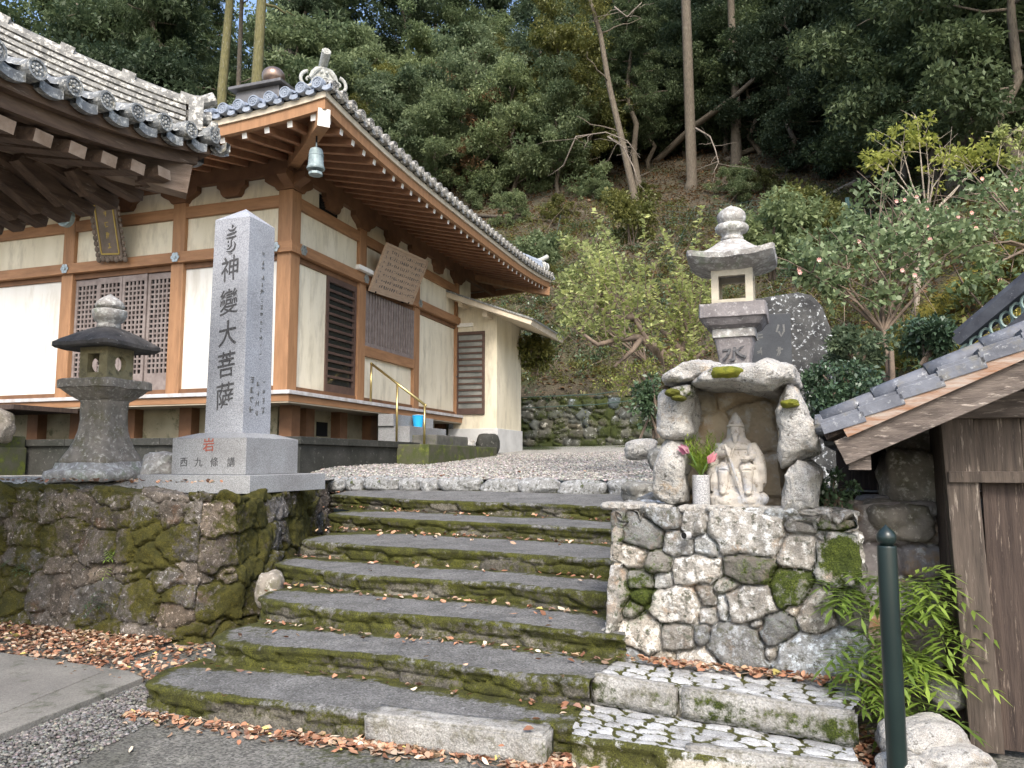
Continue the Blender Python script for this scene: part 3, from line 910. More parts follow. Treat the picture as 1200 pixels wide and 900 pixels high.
for j in range(9):
    sp_.append((L0 + j * .17 + rr_.uniform(-.03, .03), .95 + rr_.uniform(0, .05), .09, .06, rr_.uniform(-.3, .3)))
    sp_.append((L0 + j * .17 + rr_.uniform(-.03, .03), 1.08 + rr_.uniform(0, .05), .09, .06, rr_.uniform(-.3, .3)))
ped = rubble('rubble_pedestal', PED, .24, .88, m_rubble, sp_, cell=.0095, depth=.055, batter=.06, cap=.30, seed=9, mossb=.14, mossa=.36, top_moss=.0, warp=.022, smooth=4,
             gap=.020, rough_a=.018, pillow=.20, mossk=.17, tv=(.42, 1.3), mossfn=lambda S, T: .75 * np.exp(-(((S - L0 - 1.29) / .10) ** 2 + ((T - .68) / .08) ** 2)) + .55 * np.exp(-(((S - L0 - .2) / .16) ** 2 + ((T - .38) / .22) ** 2)))
tag(ped, 'pale lichened rubble stone plinth carrying the small statue shrine', 'stone plinth')
fl = MB(); fl.prism([(.80, 4.62), (1.74, 4.15), (2.0, 4.7), (1.15, 5.6)], .3, 1.10)
o = fl.build('core_fill', m_rock, ped); 
pv = MB(); pv.tube([(0.995, 4.37, .985), (1.03, 4.40, .985)], .021, 14, caps=False); pv.tube([(0.997, 4.372, .985), (1.03, 4.40, .985)], .0165, 14, mi=1)
o = pv.build('drain_pipe', [m_pvc, m_black]); o.location = (-.035, -.055, 0); tag(o, 'short round drain pipe end poking from the rubble plinth', 'pipe')

# revetment between the plinth and the hut
RV = [(1.72, 4.55), (2.0, 4.35), (2.75, 4.25), (3.4, 4.2)]
Z2 = [(365, 380, 200, 105, 0), (640, 430, 80, 55, 0), (560, 590, 130, 100, 0), (320, 580, 90, 105, 0), (650, 700, 90, 60, 0), (420, 720, 130, 50, 0), (700, 520, 40, 70, 0)]
sp2 = [(.30 + (zx - 200) / 4.615 / 890 * 4.3, 1.16 - (zy - 270) / 4.615 / 890 * 4.3, rw / 4.615 / 890 * 4.3, rh / 4.615 / 890 * 4.3, 0) for zx, zy, rw, rh, an in Z2]
sp2 += [s_ for s_ in auto_seeds(2.2, 1.5, .14, .24, .16, .36, 12, .2) if s_[1] < .55 or s_[0] < .15 or s_[0] > .85]
o = rubble('rubble_revetment', RV, 0.0, 1.17, MAT('grey_rubble', (.28, .26, .25), (.17, .15, .145), 8, .92, .9, 40, c3=(.48, .47, .45), t3=.61, s3=15, tint=True, moss=True, c4=(.30, .19, .09), t4=.63, s4=5, bdist=.012),
           sp2, cell=.012, depth=.05, batter=.02, cap=.5, seed=15, mossb=.05, mossa=.35, warp=.03, gap=.03)
tag(o, 'grey rubble stones stacked between the plinth and the wooden hut', 'retaining wall')
# far rubble wall at the foot of the hillside
FW = [(-9, 27.6), (-4, 25.75), (2, 23.75), (4.5, 22.6), (5.3, 19), (5.1, 15.2)]
o = rubble('hillside_retaining_wall', FW, 1.5, 1.95, m_rubble_far, auto_seeds(24, 2.3, .22, .40, .25, .6, 21, .3), cell=.045, depth=.10, batter=.18, cap=.5, seed=22, mossb=.46, mossa=.45, warp=.06, gap=.07, rough_a=.03)
tag(o, 'low dark rubble retaining wall at the foot of the wooded slope', 'retaining wall')
# ================================================================== temple hall
# local frame: x along the left facade (0 at the near corner, negative to the left), y along the right facade, z absolute
TC = (-3.70, 12.30, 0)
TR = R(-18.45)
HW, HD = 6.81, 8.04          # width of the left facade, depth of the right facade
XS = [0, -2.16, -4.65, -6.81]
YS = [0, 2.22, 4.64, 7.0]
OV = 1.82
hall = thing('temple_hall', 'cream walled temple hall with brown posts and a grey tiled pyramid roof', 'temple', TC, TR)
def P(name, m, mat, smooth=False, bevel=0.0, par=None):
    return m.build(name, mat, hall if par is None else par, smooth, bevel)
# podium
m = MB()
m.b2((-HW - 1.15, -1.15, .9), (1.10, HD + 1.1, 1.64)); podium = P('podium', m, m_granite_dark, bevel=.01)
m = MB()
x = -HW - 1.2
while x < 1.1:
    w = min(.95, 1.15 - x); m.b2((x + .004, -1.20, 1.642), (x + w - .004, -.85, 1.752)); x += .95
y = -.85
while y < HD:
    m.b2((.80, y + .004, 1.642), (1.15, y + .946, 1.750)); y += .95
m.b2((-HW - 1, -.86, 1.64), (.81, HD + 1, 1.735))
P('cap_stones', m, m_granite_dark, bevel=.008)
# under floor wall
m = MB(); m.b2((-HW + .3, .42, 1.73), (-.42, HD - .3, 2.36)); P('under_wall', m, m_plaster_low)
for x in XS + [-1.1, -3.4, -5.7]:
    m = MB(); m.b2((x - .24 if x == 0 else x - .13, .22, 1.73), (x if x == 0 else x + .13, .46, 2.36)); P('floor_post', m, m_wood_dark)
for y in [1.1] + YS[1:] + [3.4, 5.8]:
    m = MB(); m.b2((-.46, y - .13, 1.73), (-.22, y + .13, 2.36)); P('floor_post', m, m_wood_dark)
m = MB(); m.b2((-.425, 1.6, 1.86), (-.40, 1.95, 2.12)); P('vent_hole', m, m_black)
# deck
m = MB(); m.b2((-HW - .26, -.26, 2.345), (.26, 7.0, 2.46)); P('floor_edge', m, m_woodh, bevel=.006)
m = MB(); m.b2((-HW - .25, -.25, 2.325), (.25, 7.0, 2.344)); P('deck_soffit', m, m_soffit)
m = MB(); m.b2((-HW - .30, -.30, 2.462), (.30, 7.0, 2.525)); P('deck_boards', m, m_strip, bevel=.006)
# posts
PW = .27
for x in XS:
    m = MB(); m.b2((x - PW / 2, -PW / 2, 2.526), (x + PW / 2, PW / 2, 6.12)); P('post', m, m_wood, bevel=.02)
for y in YS[1:]:
    w = PW if y < 6.9 else .18
    m = MB(); m.b2((-PW / 2, y - w / 2, 2.526), (PW / 2, y + w / 2, 6.12)); P('post', m, m_wood, bevel=.02)
# long beams
def rail(z0, z1, out, mat=m_woodh, name='beam', yend=7.1):
    m = MB(); m.b2((-HW - .3, -out, z0), (out - .002, -out + .13, z1)); P(name, m, mat, bevel=.008)
    m = MB(); m.b2((out - .13, -out + .132, z0 + .001), (out, yend, z1 - .001)); P(name, m, mat, bevel=.008)
rail(4.80, 4.985, .20)
rail(5.60, 5.80, .125)
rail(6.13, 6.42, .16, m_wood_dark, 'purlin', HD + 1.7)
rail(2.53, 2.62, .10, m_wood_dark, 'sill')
rail(4.70, 4.798, .09, m_wood_dark, 'lintel')
# wall panels
for i in range(3):
    x1, x0 = XS[i] - PW / 2, XS[i + 1] + PW / 2
    if i != 1:
        m = MB(); m.b2((x0, -.055, 2.62), (x1, .03, 4.70)); P('wall_panel', m, m_plaster_left)
    m = MB(); m.b2((x0, -.06, 4.985), (x1, .03, 5.60)); P('wall_panel', m, m_plaster)
    m = MB(); m.b2((x0, -.06, 5.80), (x1, .03, 6.13)); P('wall_panel', m, m_plaster)
for i in range(3):
    y0, y1 = YS[i] + PW / 2, YS[i + 1] - (PW / 2 if i < 2 else .09)
    if i == 0:
        m = MB(); m.b2((-.03, y0, 2.62), (.055, 1.06, 4.70)); P('wall_panel', m, m_plaster)
    elif i == 1:
        m = MB(); m.b2((-.03, y0, 2.62), (.055, y1, 3.42)); P('wall_panel', m, m_plaster)
    else:
        m = MB(); m.b2((-.03, y0, 2.62), (.055, y1, 4.70)); P('wall_panel', m, m_plaster)
    m = MB(); m.b2((-.03, y0, 4.985), (.06, y1, 5.60)); P('wall_panel', m, m_plaster)
    m = MB(); m.b2((-.03, y0, 5.80), (.06, y1, 6.13)); P('wall_panel', m, m_plaster)
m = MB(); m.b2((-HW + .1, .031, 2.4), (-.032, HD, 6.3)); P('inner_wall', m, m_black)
m = MB(); m.b2((-.03, 7.1, 2.4), (.05, HD, 6.13)); P('wall_panel', m, m_plaster)
# bracket arms on the posts and struts between them
def bracket(c, along, zt=6.128, L=.95):
    m = MB()
    L *= .82
    prof = [(-L / 2, 0), (-L / 2, -.09), (-L / 2 + .07, -.14), (-.20, -.20), (-.15, -.26), (.15, -.26), (.20, -.20), (L / 2 - .07, -.14), (L / 2, -.09), (L / 2, 0)]
    n = len(prof)
    vs_ = []
    for s_ in (-.09, .09):
        for a, b in prof:
            vs_.append((c[0] + (a if along == 'x' else s_), c[1] + (s_ if along == 'x' else a), zt + b))
    m.add(vs_, [tuple(range(n))[::-1], tuple(range(n, 2 * n))] + [(i, (i + 1) % n, n + (i + 1) % n, n + i) for i in range(n)])
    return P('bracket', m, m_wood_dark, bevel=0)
for x in XS: bracket((x, -.085), 'x')
for x in (-1.08, -3.4, -5.73): bracket((x, -.075), 'x', 6.128, .7)
for y in YS: bracket((.085, y), 'y')
for y in (1.11, 3.43, 5.8): bracket((.075, y), 'y', 6.128, .7)
m = MB()
for z in (5.85, 5.89, 5.93, 5.97, 6.01, 6.05):
    m.b2((.066, .78, z), (.082, 1.34, z + .018))
m.b2((.062, .76, 5.83), (.066, 1.36, 6.10))
P('wall_vent', m, m_black)
# silver beam fittings
for x, y in [(XS[1] + .02, -.205), (XS[2] + .02, -.205), (-.12, -.205)]:
    m = MB()
    for k in range(6):
        a = k * math.pi / 3; m.tube([(x + .055 * math.cos(a), y, 4.89 + .055 * math.sin(a)), (x + .055 * math.cos(a), y - .015, 4.89 + .055 * math.sin(a))], .036, 8)
    m.tube([(x, y, 4.89), (x, y - .03, 4.89)], .03, 8)
    P('nail_cover', m, m_silver)
for y in (.12, YS[1], YS[2]):
    x = .205
    m = MB()
    for k in range(6):
        a = k * math.pi / 3; m.tube([(x, y + .055 * math.cos(a), 4.89 + .055 * math.sin(a)), (x + .015, y + .055 * math.cos(a), 4.89 + .055 * math.sin(a))], .036, 8)
    m.tube([(x, y, 4.89), (x + .03, y, 4.89)], .03, 8)
    P('nail_cover', m, m_silver)
# lattice doors in the middle bay of the left facade
x0, x1 = XS[2] + PW / 2, XS[1] - PW / 2
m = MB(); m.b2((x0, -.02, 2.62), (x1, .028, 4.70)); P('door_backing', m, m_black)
w4 = (x1 - x0) / 4
for i in range(4):
    a, b = x0 + i * w4 + .006, x0 + (i + 1) * w4 - .006
    yy = -.075 if i in (1, 2) else -.05
    m = MB()
    st = .055
    m.b2((a, yy, 2.625), (a + st, yy + .035, 4.695)); m.b2((b - st, yy, 2.625), (b, yy + .035, 4.695))
    m.b2((a + st, yy + .002, 4.58), (b - st, yy + .033, 4.69)); m.b2((a + st, yy + .002, 2.625), (b - st, yy + .033, 2.92))
    nv, nh = 5, 19
    for k in range(1, nv):
        xx = a + st + (b - a - 2 * st) * k / nv; m.b2((xx - .016, yy + .006, 2.92), (xx + .016, yy + .028, 4.58))
    for k in range(1, nh):
        z = 2.92 + 1.66 * k / nh; m.b2((a + st, yy + .010, z - .016), (b - st, yy + .024, z + .016))
    P('lattice_door', m, m_grey_lattice)
# slatted sliding door, right facade
dr = P('slatted_door', (lambda m: (m.b2((.03, 1.06, 2.62), (.085, 1.13, 4.70)), m.b2((.03, 2.015, 2.62), (.085, 2.085, 4.70)), m.b2((.031, 1.13, 4.60), (.084, 2.015, 4.70)), m.b2((.031, 1.13, 2.62), (.084, 2.015, 2.76)),
    [m.b2((.04, 1.13, 2.76 + 1.84 * k / 13 - .022), (.078, 2.015, 2.76 + 1.84 * k / 13 + .022)) for k in range(1, 13)], m)[-1])(MB()), m_brown_frame)
m = MB(); m.b2((.0, 1.13, 2.70), (.036, 2.015, 4.65)); P('door_glass', m, m_glass_dark, par=dr)
# barred window
m = MB()
y0, y1 = YS[1] + PW / 2, YS[2] - PW / 2
m.b2((.02, y0, 3.42), (.13, y1, 3.62)); P('window_sill', m, m_woodh, bevel=.006)
m = MB(); m.b2((.05, y0, 3.62), (.12, y0 + .05, 4.70)); m.b2((.05, y1 - .05, 3.62), (.12, y1, 4.70)); m.b2((.051, y0 + .05, 3.62), (.119, y1 - .05, 3.69))
n = 18
for k in range(n):
    yy = y0 + .05 + (y1 - y0 - .1) * (k + .5) / n; m.b2((.06, yy - .028, 3.69), (.115, yy + .028, 4.70))
wnd = P('barred_window', m, m_grey_lattice)
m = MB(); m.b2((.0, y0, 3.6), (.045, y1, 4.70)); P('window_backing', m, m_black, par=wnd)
m = MB(); m.b2((.205, YS[1] - .42, 4.985), (.30, YS[1] + .12, 5.07)); P('light_fitting', m, m_white_end, bevel=.01)

# ---- roof
EZ = 6.14            # underside of eave at mid span
RC = (-HW / 2, HD / 2)
E0x, E1x = -HW - OV, OV
E0y, E1y = -OV, HD + OV
APZ = 9.75
def upturn(t):       # t in -1..1 along an eave
    return .20 * abs(t) ** 3.5
def prof(q):
    return (APZ - EZ - .25) * (.52 * q + .48 * q * q)
def tile_slope(nm, axis, sign, mat, parent, c, hw, D, ez, pitch=.26, course=.24, res=10, rz=.05, prf=prof, upt=upturn, upk=2.0, qmax=1.0, crad=.075, zoff=.26, hip=(1, 1)):
    """heightfield of pan and cover tiles. axis 'x': eave runs along x, slope climbs in direction sign*y"""
    n = int(round(2 * hw / pitch)); pitch = 2 * hw / n
    e = np.linspace(-hw, hw, n * res + 1)
    nc_ = int(D * qmax / course)
    ds = np.r_[np.linspace(0, nc_ * course, nc_ * 4 + 1), D * qmax]
    ds = np.unique(np.round(ds, 5))
    E, Dd = np.meshgrid(e, ds, indexing='xy')
    q = np.clip(Dd / D, 0, 1)
    lo = -hw * (1 - q) if hip[0] else -hw * np.ones_like(q)
    hi = hw * (1 - q) if hip[1] else hw * np.ones_like(q)
    Ec = np.clip(E, lo, hi)
    ph = ((E + hw) / pitch) % 1.0
    xx = (ph - .5) * pitch                       # cover tile centred in each pitch
    cover = np.sqrt(np.maximum(crad ** 2 - xx ** 2, 0))
    pan = -.030 * np.cos(np.clip((np.abs(xx) - pitch / 2) / (pitch / 2 - crad * .8), -1, 1) * math.pi / 2)
    h = np.where(np.abs(xx) < crad, np.maximum(cover, .0), pan)
    saw = (Dd / course) % 1.0
    h = h + np.where(np.abs(xx) < crad, .012, .022) * (1 - saw)
    jit = .008 * np.random.default_rng(3).normal(0, 1, (nc_ + 2, n + 2))
    h = h + jit[np.clip((Dd / course).astype(int), 0, nc_), np.clip(((E + hw) / pitch).astype(int), 0, n)]
    Zz = ez + zoff + prf(q) + upt(Ec / hw) * (1 - q) ** upk + h
    if axis == 'x': X, Y = c[0] + Ec, c[1] + sign * Dd
    else: X, Y = c[0] + sign * Dd, c[1] + Ec
    V = np.stack([X, Y, Zz], -1).reshape(-1, 3)
    F = grid_faces(len(ds), len(e))
    if (axis == 'x') == (sign < 0): F = F[:, ::-1]
    o = np_mesh(nm, V, F, mat, parent, False)
    # round end discs and drip tiles along the eave
    m = MB()
    for i in range(n):
        ee = -hw + (i + .5) * pitch
        zz = ez + zoff + float(upt(ee / hw)) + .012
        def W(d, w, z):
            return (c[0] + ee + w, c[1] + sign * d, z) if axis == 'x' else (c[0] + sign * d, c[1] + ee + w, z)
        R1 = crad + .012
        m.tube([W(.05, 0, zz), W(-.045, 0, zz)], R1, 16)
        for rr2, rw in ((R1 * .86, .006), (R1 * .52, .005)):
            k = 14
            for j in range(k):
                a, b_ = 2 * math.pi * j / k, 2 * math.pi * (j + 1) / k
                if rr2 > R1 * .8:
                    m.beam(W(-.050, rr2 * math.cos(a), zz + rr2 * math.sin(a)), W(-.050, rr2 * math.cos(b_), zz + rr2 * math.sin(b_)), .014, .014)
        for j in range(8):
            a = 2 * math.pi * j / 8; m.ball(W(-.047, R1 * .45 * math.cos(a), zz + R1 * .45 * math.sin(a)), .011, 6, 4)
        m.ball(W(-.047, 0, zz), .016, 6, 4)
        # drip tile: curved plate hanging between two discs
        w = pitch - 2 * crad * .8
        pts = []
        K = 6
        for j in range(K + 1):
            t = j / K * 2 - 1
            pts.append((pitch / 2 + t * w / 2, -.034 - .022 * (1 - t * t)))
        f = []
        vv = []
        for (a, b_) in pts:
            for dd, dz in ((-.02, 0.012), (-.02, -.055), (.03, 0.012), (.03, -.055)):
                ee2 = a
                vv.append(W(dd, ee2, zz + b_ + dz))
        for j in range(K):
            q0, q1 = j * 4, (j + 1) * 4
            f += [(q0, q0 + 1, q1 + 1, q1), (q0 + 2, q1 + 2, q1 + 3, q0 + 3), (q0, q1, q1 + 2, q0 + 2), (q0 + 1, q0 + 3, q1 + 3, q1 + 1)]
        m.add(vv, f)
    oo = m.build('eave_tiles', mat, parent, smooth=False)
    return o
roof = thing('roof', None, None); roof.parent = hall
hwx, hwy = (E1x - E0x) / 2, (E1y - E0y) / 2
tile_slope('front_tiles', 'x', 1, m_tile, roof, (RC[0], E0y), hwx, hwy, EZ)
tile_slope('side_tiles', 'y', -1, m_tile_ridge, roof, (E1x, RC[1]), hwy, hwx, EZ)
tile_slope('rear_tiles', 'x', -1, m_tile, roof, (RC[0], E1y), hwx, hwy, EZ, res=6)
tile_slope('far_tiles', 'y', 1, m_tile, roof, (E0x, RC[1]), hwy, hwx, EZ, res=6)
# eave boards: pale board, brown fascia, soffit boarding (follows the upturn)
def eave_strip(name, z0, z1, inset, thick, mat, n=40):
    m = MB()
    for axis, sgn in (('x', -1), ('y', 1), ('x', 1), ('y', -1)):
        hw = hwx if axis == 'x' else hwy
        for k in range(n):
            a, b = -1 + 2 * k / n, -1 + 2 * (k + 1) / n
            vs_ = []
            for t in (a, b):
                e = t * (hw - inset)
                for off in (0, thick):
                    ee = t * (hw - inset - off)
                    for z in (z0, z1):
                        zz = EZ + z + upturn(t)
                        if axis == 'x': vs_.append((RC[0] + ee, RC[1] + sgn * (hwy - inset - off), zz))
                        else: vs_.append((RC[0] + sgn * (hwx - inset - off), RC[1] + ee, zz))
            m.add(vs_, [(0, 1, 5, 4), (2, 6, 7, 3), (1, 3, 7, 5), (0, 4, 6, 2)])
    return m.build(name, mat, roof)
eave_strip('gap_shade_strip', .172, .225, .06, .3, m_black)  # solid black strip painting the shade between tiles and board
eave_strip('pale_board', .08, .170, .04, .10, m_eave_board)
eave_strip('fascia', -.075, .078, .07, .09, m_wood)
# soffit boarding above the rafters
def soff_z(q, t): return EZ + .09 + q * hwx * .24 + upturn(t) * (1 - q * 2.5 if q < .4 else 0)
m = MB()
for axis, sgn in (('x', -1), ('y', 1), ('x', 1), ('y', -1)):
    hw = hwx if axis == 'x' else hwy
    n = 36
    for k in range(n):
        a, b = -1 + 2 * k / n, -1 + 2 * (k + 1) / n
        for q0, q1 in ((.02, .12), (.12, .24), (.24, .40)):
            vs_ = []
            for t, q in ((a, q0), (b, q0), (b, q1), (a, q1)):
                if axis == 'x': vs_.append((RC[0] + t * hw * (1 - q), RC[1] + sgn * hwy * (1 - q), soff_z(q, t)))
                else: vs_.append((RC[0] + sgn * hwx * (1 - q), RC[1] + t * hw * (1 - q), soff_z(q, t)))
            m.add(vs_, [(0, 1, 2, 3)])
m.build('soffit', m_rafter, roof)
# rafters with white painted ends
def rafter(axis, sgn, e, hw, inset=.0, drop=.0):
    t = e / hw
    lim = (1 - abs(t)) * (hwy if axis == 'x' else hwx)
    L = min(2.1, lim)
    if L < .12: return
    o0 = .14 + inset
    z0 = EZ - .075 - .045 + upturn(t) + .02
    z1 = z0 + (L - o0) * .235 - upturn(t) * min(1, L / 2.1)
    if axis == 'x':
        a = (RC[0] + e, RC[1] + sgn * (hwy - o0), z0); b = (RC[0] + e, RC[1] + sgn * (hwy - max(L, o0 + .1)), z1)
    else:
        a = (RC[0] + sgn * (hwx - o0), RC[1] + e, z0); b = (RC[0] + sgn * (hwx - max(L, o0 + .1)), RC[1] + e, z1)
    m = MB(); m.beam(b, a, .085, .10, cap=1)
    m.build('rafter', [m_rafter, m_white_end], roof)
n = 34
for k in range(n):
    rafter('y', 1, -hwy + .30 + k * (2 * hwy - .5) / n, hwy)
n = 26
for k in range(n):
    rafter('x', -1, hwx - .30 - k * (2 * hwx - .5) / n, hwx)
# hip rafters with white ends
for sx, sy, nm in ((1, -1, 0), (1, 1, 0), (-1, -1, 0)):
    cx, cy = RC[0] + sx * (hwx - .10), RC[1] + sy * (hwy - .10)
    ix, iy = RC[0] + sx * (hwx - 2.5), RC[1] + sy * (hwy - 2.5)
    m = MB(); m.beam((ix, iy, EZ + .30), (cx, cy, EZ - .02 + .03), .17, .25, cap=1)
    m.build('hip_rafter', [m_wood, m_white_end], roof)
# hip ridges
def hip_pts(sx, sy, q0, q1, n=24, dz=.30):
    out = []
    for k in range(n + 1):
        q = q0 + (q1 - q0) * k / n
        out.append(Vector((RC[0] + sx * hwx * (1 - q), RC[1] + sy * hwy * (1 - q), EZ + dz + prof(q) + .20 * (1 - q) ** 2)))
    return out
def sweep_box(m, pts, w, h0, h1):
    b = len(m.v)
    for i, p in enumerate(pts):
        d = pts[min(i + 1, len(pts) - 1)] - pts[max(i - 1, 0)]
        s_ = Vector((-d.y, d.x, 0)).normalized() * w / 2
        for sg, hh in ((-1, h0), (1, h0), (1, h1), (-1, h1)):
            m.v.append(tuple(p + s_ * sg + Vector((0, 0, hh))))
    for i in range(len(pts) - 1):
        for k in range(4):
            k2 = (k + 1) % 4
            m.f.append((b + i * 4 + k, b + i * 4 + k2, b + i * 4 + 4 + k2, b + i * 4 + 4 + k)); m.m.append(0)
    m.f.append((b, b + 3, b + 2, b + 1)); m.m.append(0)
    e = b + (len(pts) - 1) * 4
    m.f.append((e, e + 1, e + 2, e + 3)); m.m.append(0)
for sx, sy in ((1, -1), (1, 1), (-1, -1), (-1, 1)):
    m = MB()
    pts = hip_pts(sx, sy, .05, .97)
    for k in range(4):
        sweep_box(m, pts, .28 - .012 * (k % 2) - .02 * k, -.05 + k * .062, .0 + k * .062)
    m.tube([p + Vector((0, 0, .235)) for p in pts], .075, 10)
    m.build('hip_ridge', m_tile, roof)
# corner ornaments
def corner_ornament(sx, sy):
    f = thing('ridge_end', None, None)
    f.parent = roof
    q = .045
    f.location = (RC[0] + sx * hwx * (1 - q), RC[1] + sy * hwy * (1 - q), EZ + .33 + .20)
    f.scale = (.80, .80, .84); f.rotation_euler = (0, 0, math.atan2(sy, sx) + math.pi / 2)     # local -y points outwards
    m = MB()
    m.tube([(0, .05, .02), (0, -.20, .02)], .098, 18)
    for rr2 in (.082,):
        for j in range(16):
            a, b = 2 * math.pi * j / 16, 2 * math.pi * (j + 1) / 16
            m.beam((rr2 * math.cos(a), -.205, .02 + rr2 * math.sin(a)), (rr2 * math.cos(b), -.205, .02 + rr2 * math.sin(b)), .02, .02)
    # plate
    m.prism([(-.17, -.02), (.17, -.02), (.20, .12), (.14, .30), (.05, .38), (-.05, .38), (-.14, .30), (-.20, .12)], -.03, .05, M=Matrix.Translation((0, 0, -.02)) @ Matrix.Rotation(R(90), 4, 'X'))
    # scrolls
    for s in (-1, 1):
        pts = []; rad = []
        for k in range(26):
            t = k / 25
            a = R(95) + t * R(480)
            r = .155 * (1 - t) ** .9 + .012
            pts.append((s * (.17 + .0 + .10 - r * math.cos(a) * .9), -.04, .10 + r * math.sin(a) * .9 - .02)); rad.append(.034 * (1 - t * .55))
        m.tube(pts, rad, 8)
        pts = [(s * .05, -.03, .34), (s * .12, -.05, .30), (s * .19, -.05, .22), (s * .24, -.05, .12)]
        m.tube(pts, [.03, .045, .045, .03], 8)
    m.ball((0, -.03, .20), .07, 12, 8)
    m.ball((.045, -.09, .25), .03, 8, 6); m.ball((-.045, -.09, .25), .03, 8, 6)
    m.build('scroll_tile', m_oni, f, smooth=False)
    m = MB()
    m.tube([(0, .22, .37), (0, .02, .43), (0, -.22, .56)], [.07, .075, .082], 18)
    for j in range(16):
        a, b = 2 * math.pi * j / 16, 2 * math.pi * (j + 1) / 16
        c = Vector((0, -.222, .561)); ux = Vector((1, 0, 0)); uz = Vector((0, .48, .88)).normalized()
        m.beam(c + ux * .068 * math.cos(a) + uz * .068 * math.sin(a), c + ux * .068 * math.cos(b) + uz * .068 * math.sin(b), .018, .018)
        if j % 2 == 0:
            m.ball(c + ux * .032 * math.cos(a) + uz * .032 * math.sin(a), .010, 6, 4)
    m.build('round_tile', m_oni, f, smooth=False)
corner_ornament(1, -1)
corner_ornament(1, 1)
# roof crown box with copper ball
m = MB()
m.box((RC[0], RC[1], 9.60), (1.30, 1.30, .62), taper=.88); m.box((RC[0], RC[1], 9.955), (1.42, 1.42, .07)); m.box((RC[0], RC[1], 10.02), (1.22, 1.22, .07))
m.box((RC[0], RC[1], 9.33), (1.7, 1.7, .16)); m.box((RC[0], RC[1], 9.46), (1.52, 1.52, .12))
crown = m.build('crown_box', m_bronze, roof, bevel=.01)
m = MB(); m.loft([(10.05, .46), (10.12, .44), (10.20, .36), (10.26, .25), (10.28, .17)], 28, c=RC); m.build('dome_collar', m_bronze, crown, smooth=True)
m = MB(); m.ball((RC[0], RC[1], 10.46), .27, 28, 18, (1, 1, .88)); m.build('finial_ball', m_copper, crown, smooth=True)

# ---- things hanging on the hall
def tw(x, y, z):
    p = Matrix.Rotation(TR, 4, 'Z') @ Vector((x, y, z))
    return Vector((p.x + TC[0], p.y + TC[1], p.z))
bx, by = OV - .42, -OV + .42
o = thing('wind_bell', 'small grey-green bronze bell hanging under the pale tipped corner rafter', 'bell', tw(bx, by, 5.56), TR)
m = MB(); m.loft([(0, .125), (.02, .13), (.06, .112), (.16, .105), (.26, .10), (.30, .085), (.33, .03)], 20); m.loft([(.335, .012), (.40, .012)], 8)
m.loft([(.20, .108), (.215, .108)], 20)
m.build('bell_body', m_verdigris, o, smooth=False)
m = MB(); m.tube([(0, 0, .38), (0, 0, .50)], .012, 6); m.tube([(0, 0, 0.1), (0, 0, -.04)], .010, 6); m.build('hook', m_black, o)
m = MB(); m.prism([(0.10 * math.cos(k * math.pi / 4), .10 * math.sin(k * math.pi / 4)) for k in range(8)], -.08, -.045); m.build('clapper', m_verdigris, o)

# text: flat raised lettering turned to mesh
def text(body, size, mat, parent, loc, rot=(0, 0, 0), name='inscription', ext=.003, off=0.0, sx=1.0, shear=0.0, skew=0.0, space=1.0, wob=0.0, vertical=False, gap=1.2):
    V, F = [], []
    chars = list(body) if vertical else [body]
    for i, chs in enumerate(chars):
        cu = bpy.data.curves.new(name, 'FONT')
        cu.body = chs
        cu.size = size
        cu.extrude = ext
        cu.offset = off
        cu.shear = shear
        cu.space_character = space
        cu.align_x = 'CENTER'; cu.align_y = 'CENTER'
        cu.resolution_u = 3
        t = bpy.data.objects.new(name, cu)
        COL.objects.link(t)
        bpy.context.view_layer.update()
        me = bpy.data.meshes.new_from_object(t.evaluated_get(bpy.context.evaluated_depsgraph_get()))
        bpy.data.objects.remove(t); bpy.data.curves.remove(cu)
        n = len(V)
        for v in me.vertices:
            x, y, z = v.co
            y2 = y + skew * x
            if wob:
                q = fbm(np.array([[x / size * 3 + i * 5, y / size * 3, 0.5]]), 5, 2)[0]; q2 = fbm(np.array([[x / size * 3 + 9 + i * 5, y / size * 3, 2.5]]), 6, 2)[0]
                x += wob * q * size; y2 += wob * q2 * size
            V.append((x * sx, y2 - (i * gap * size if vertical else 0), z))
        F += [tuple(n + q for q in p.vertices) for p in me.polygons]
        bpy.data.meshes.remove(me)
    me = bpy.data.meshes.new(name)
    me.from_pydata(V, [], F)
    me.materials.append(mat)
    o = bpy.data.objects.new(name, me)
    COL.objects.link(o)
    o.parent = parent
    o.location = loc
    o.rotation_euler = rot
    return o

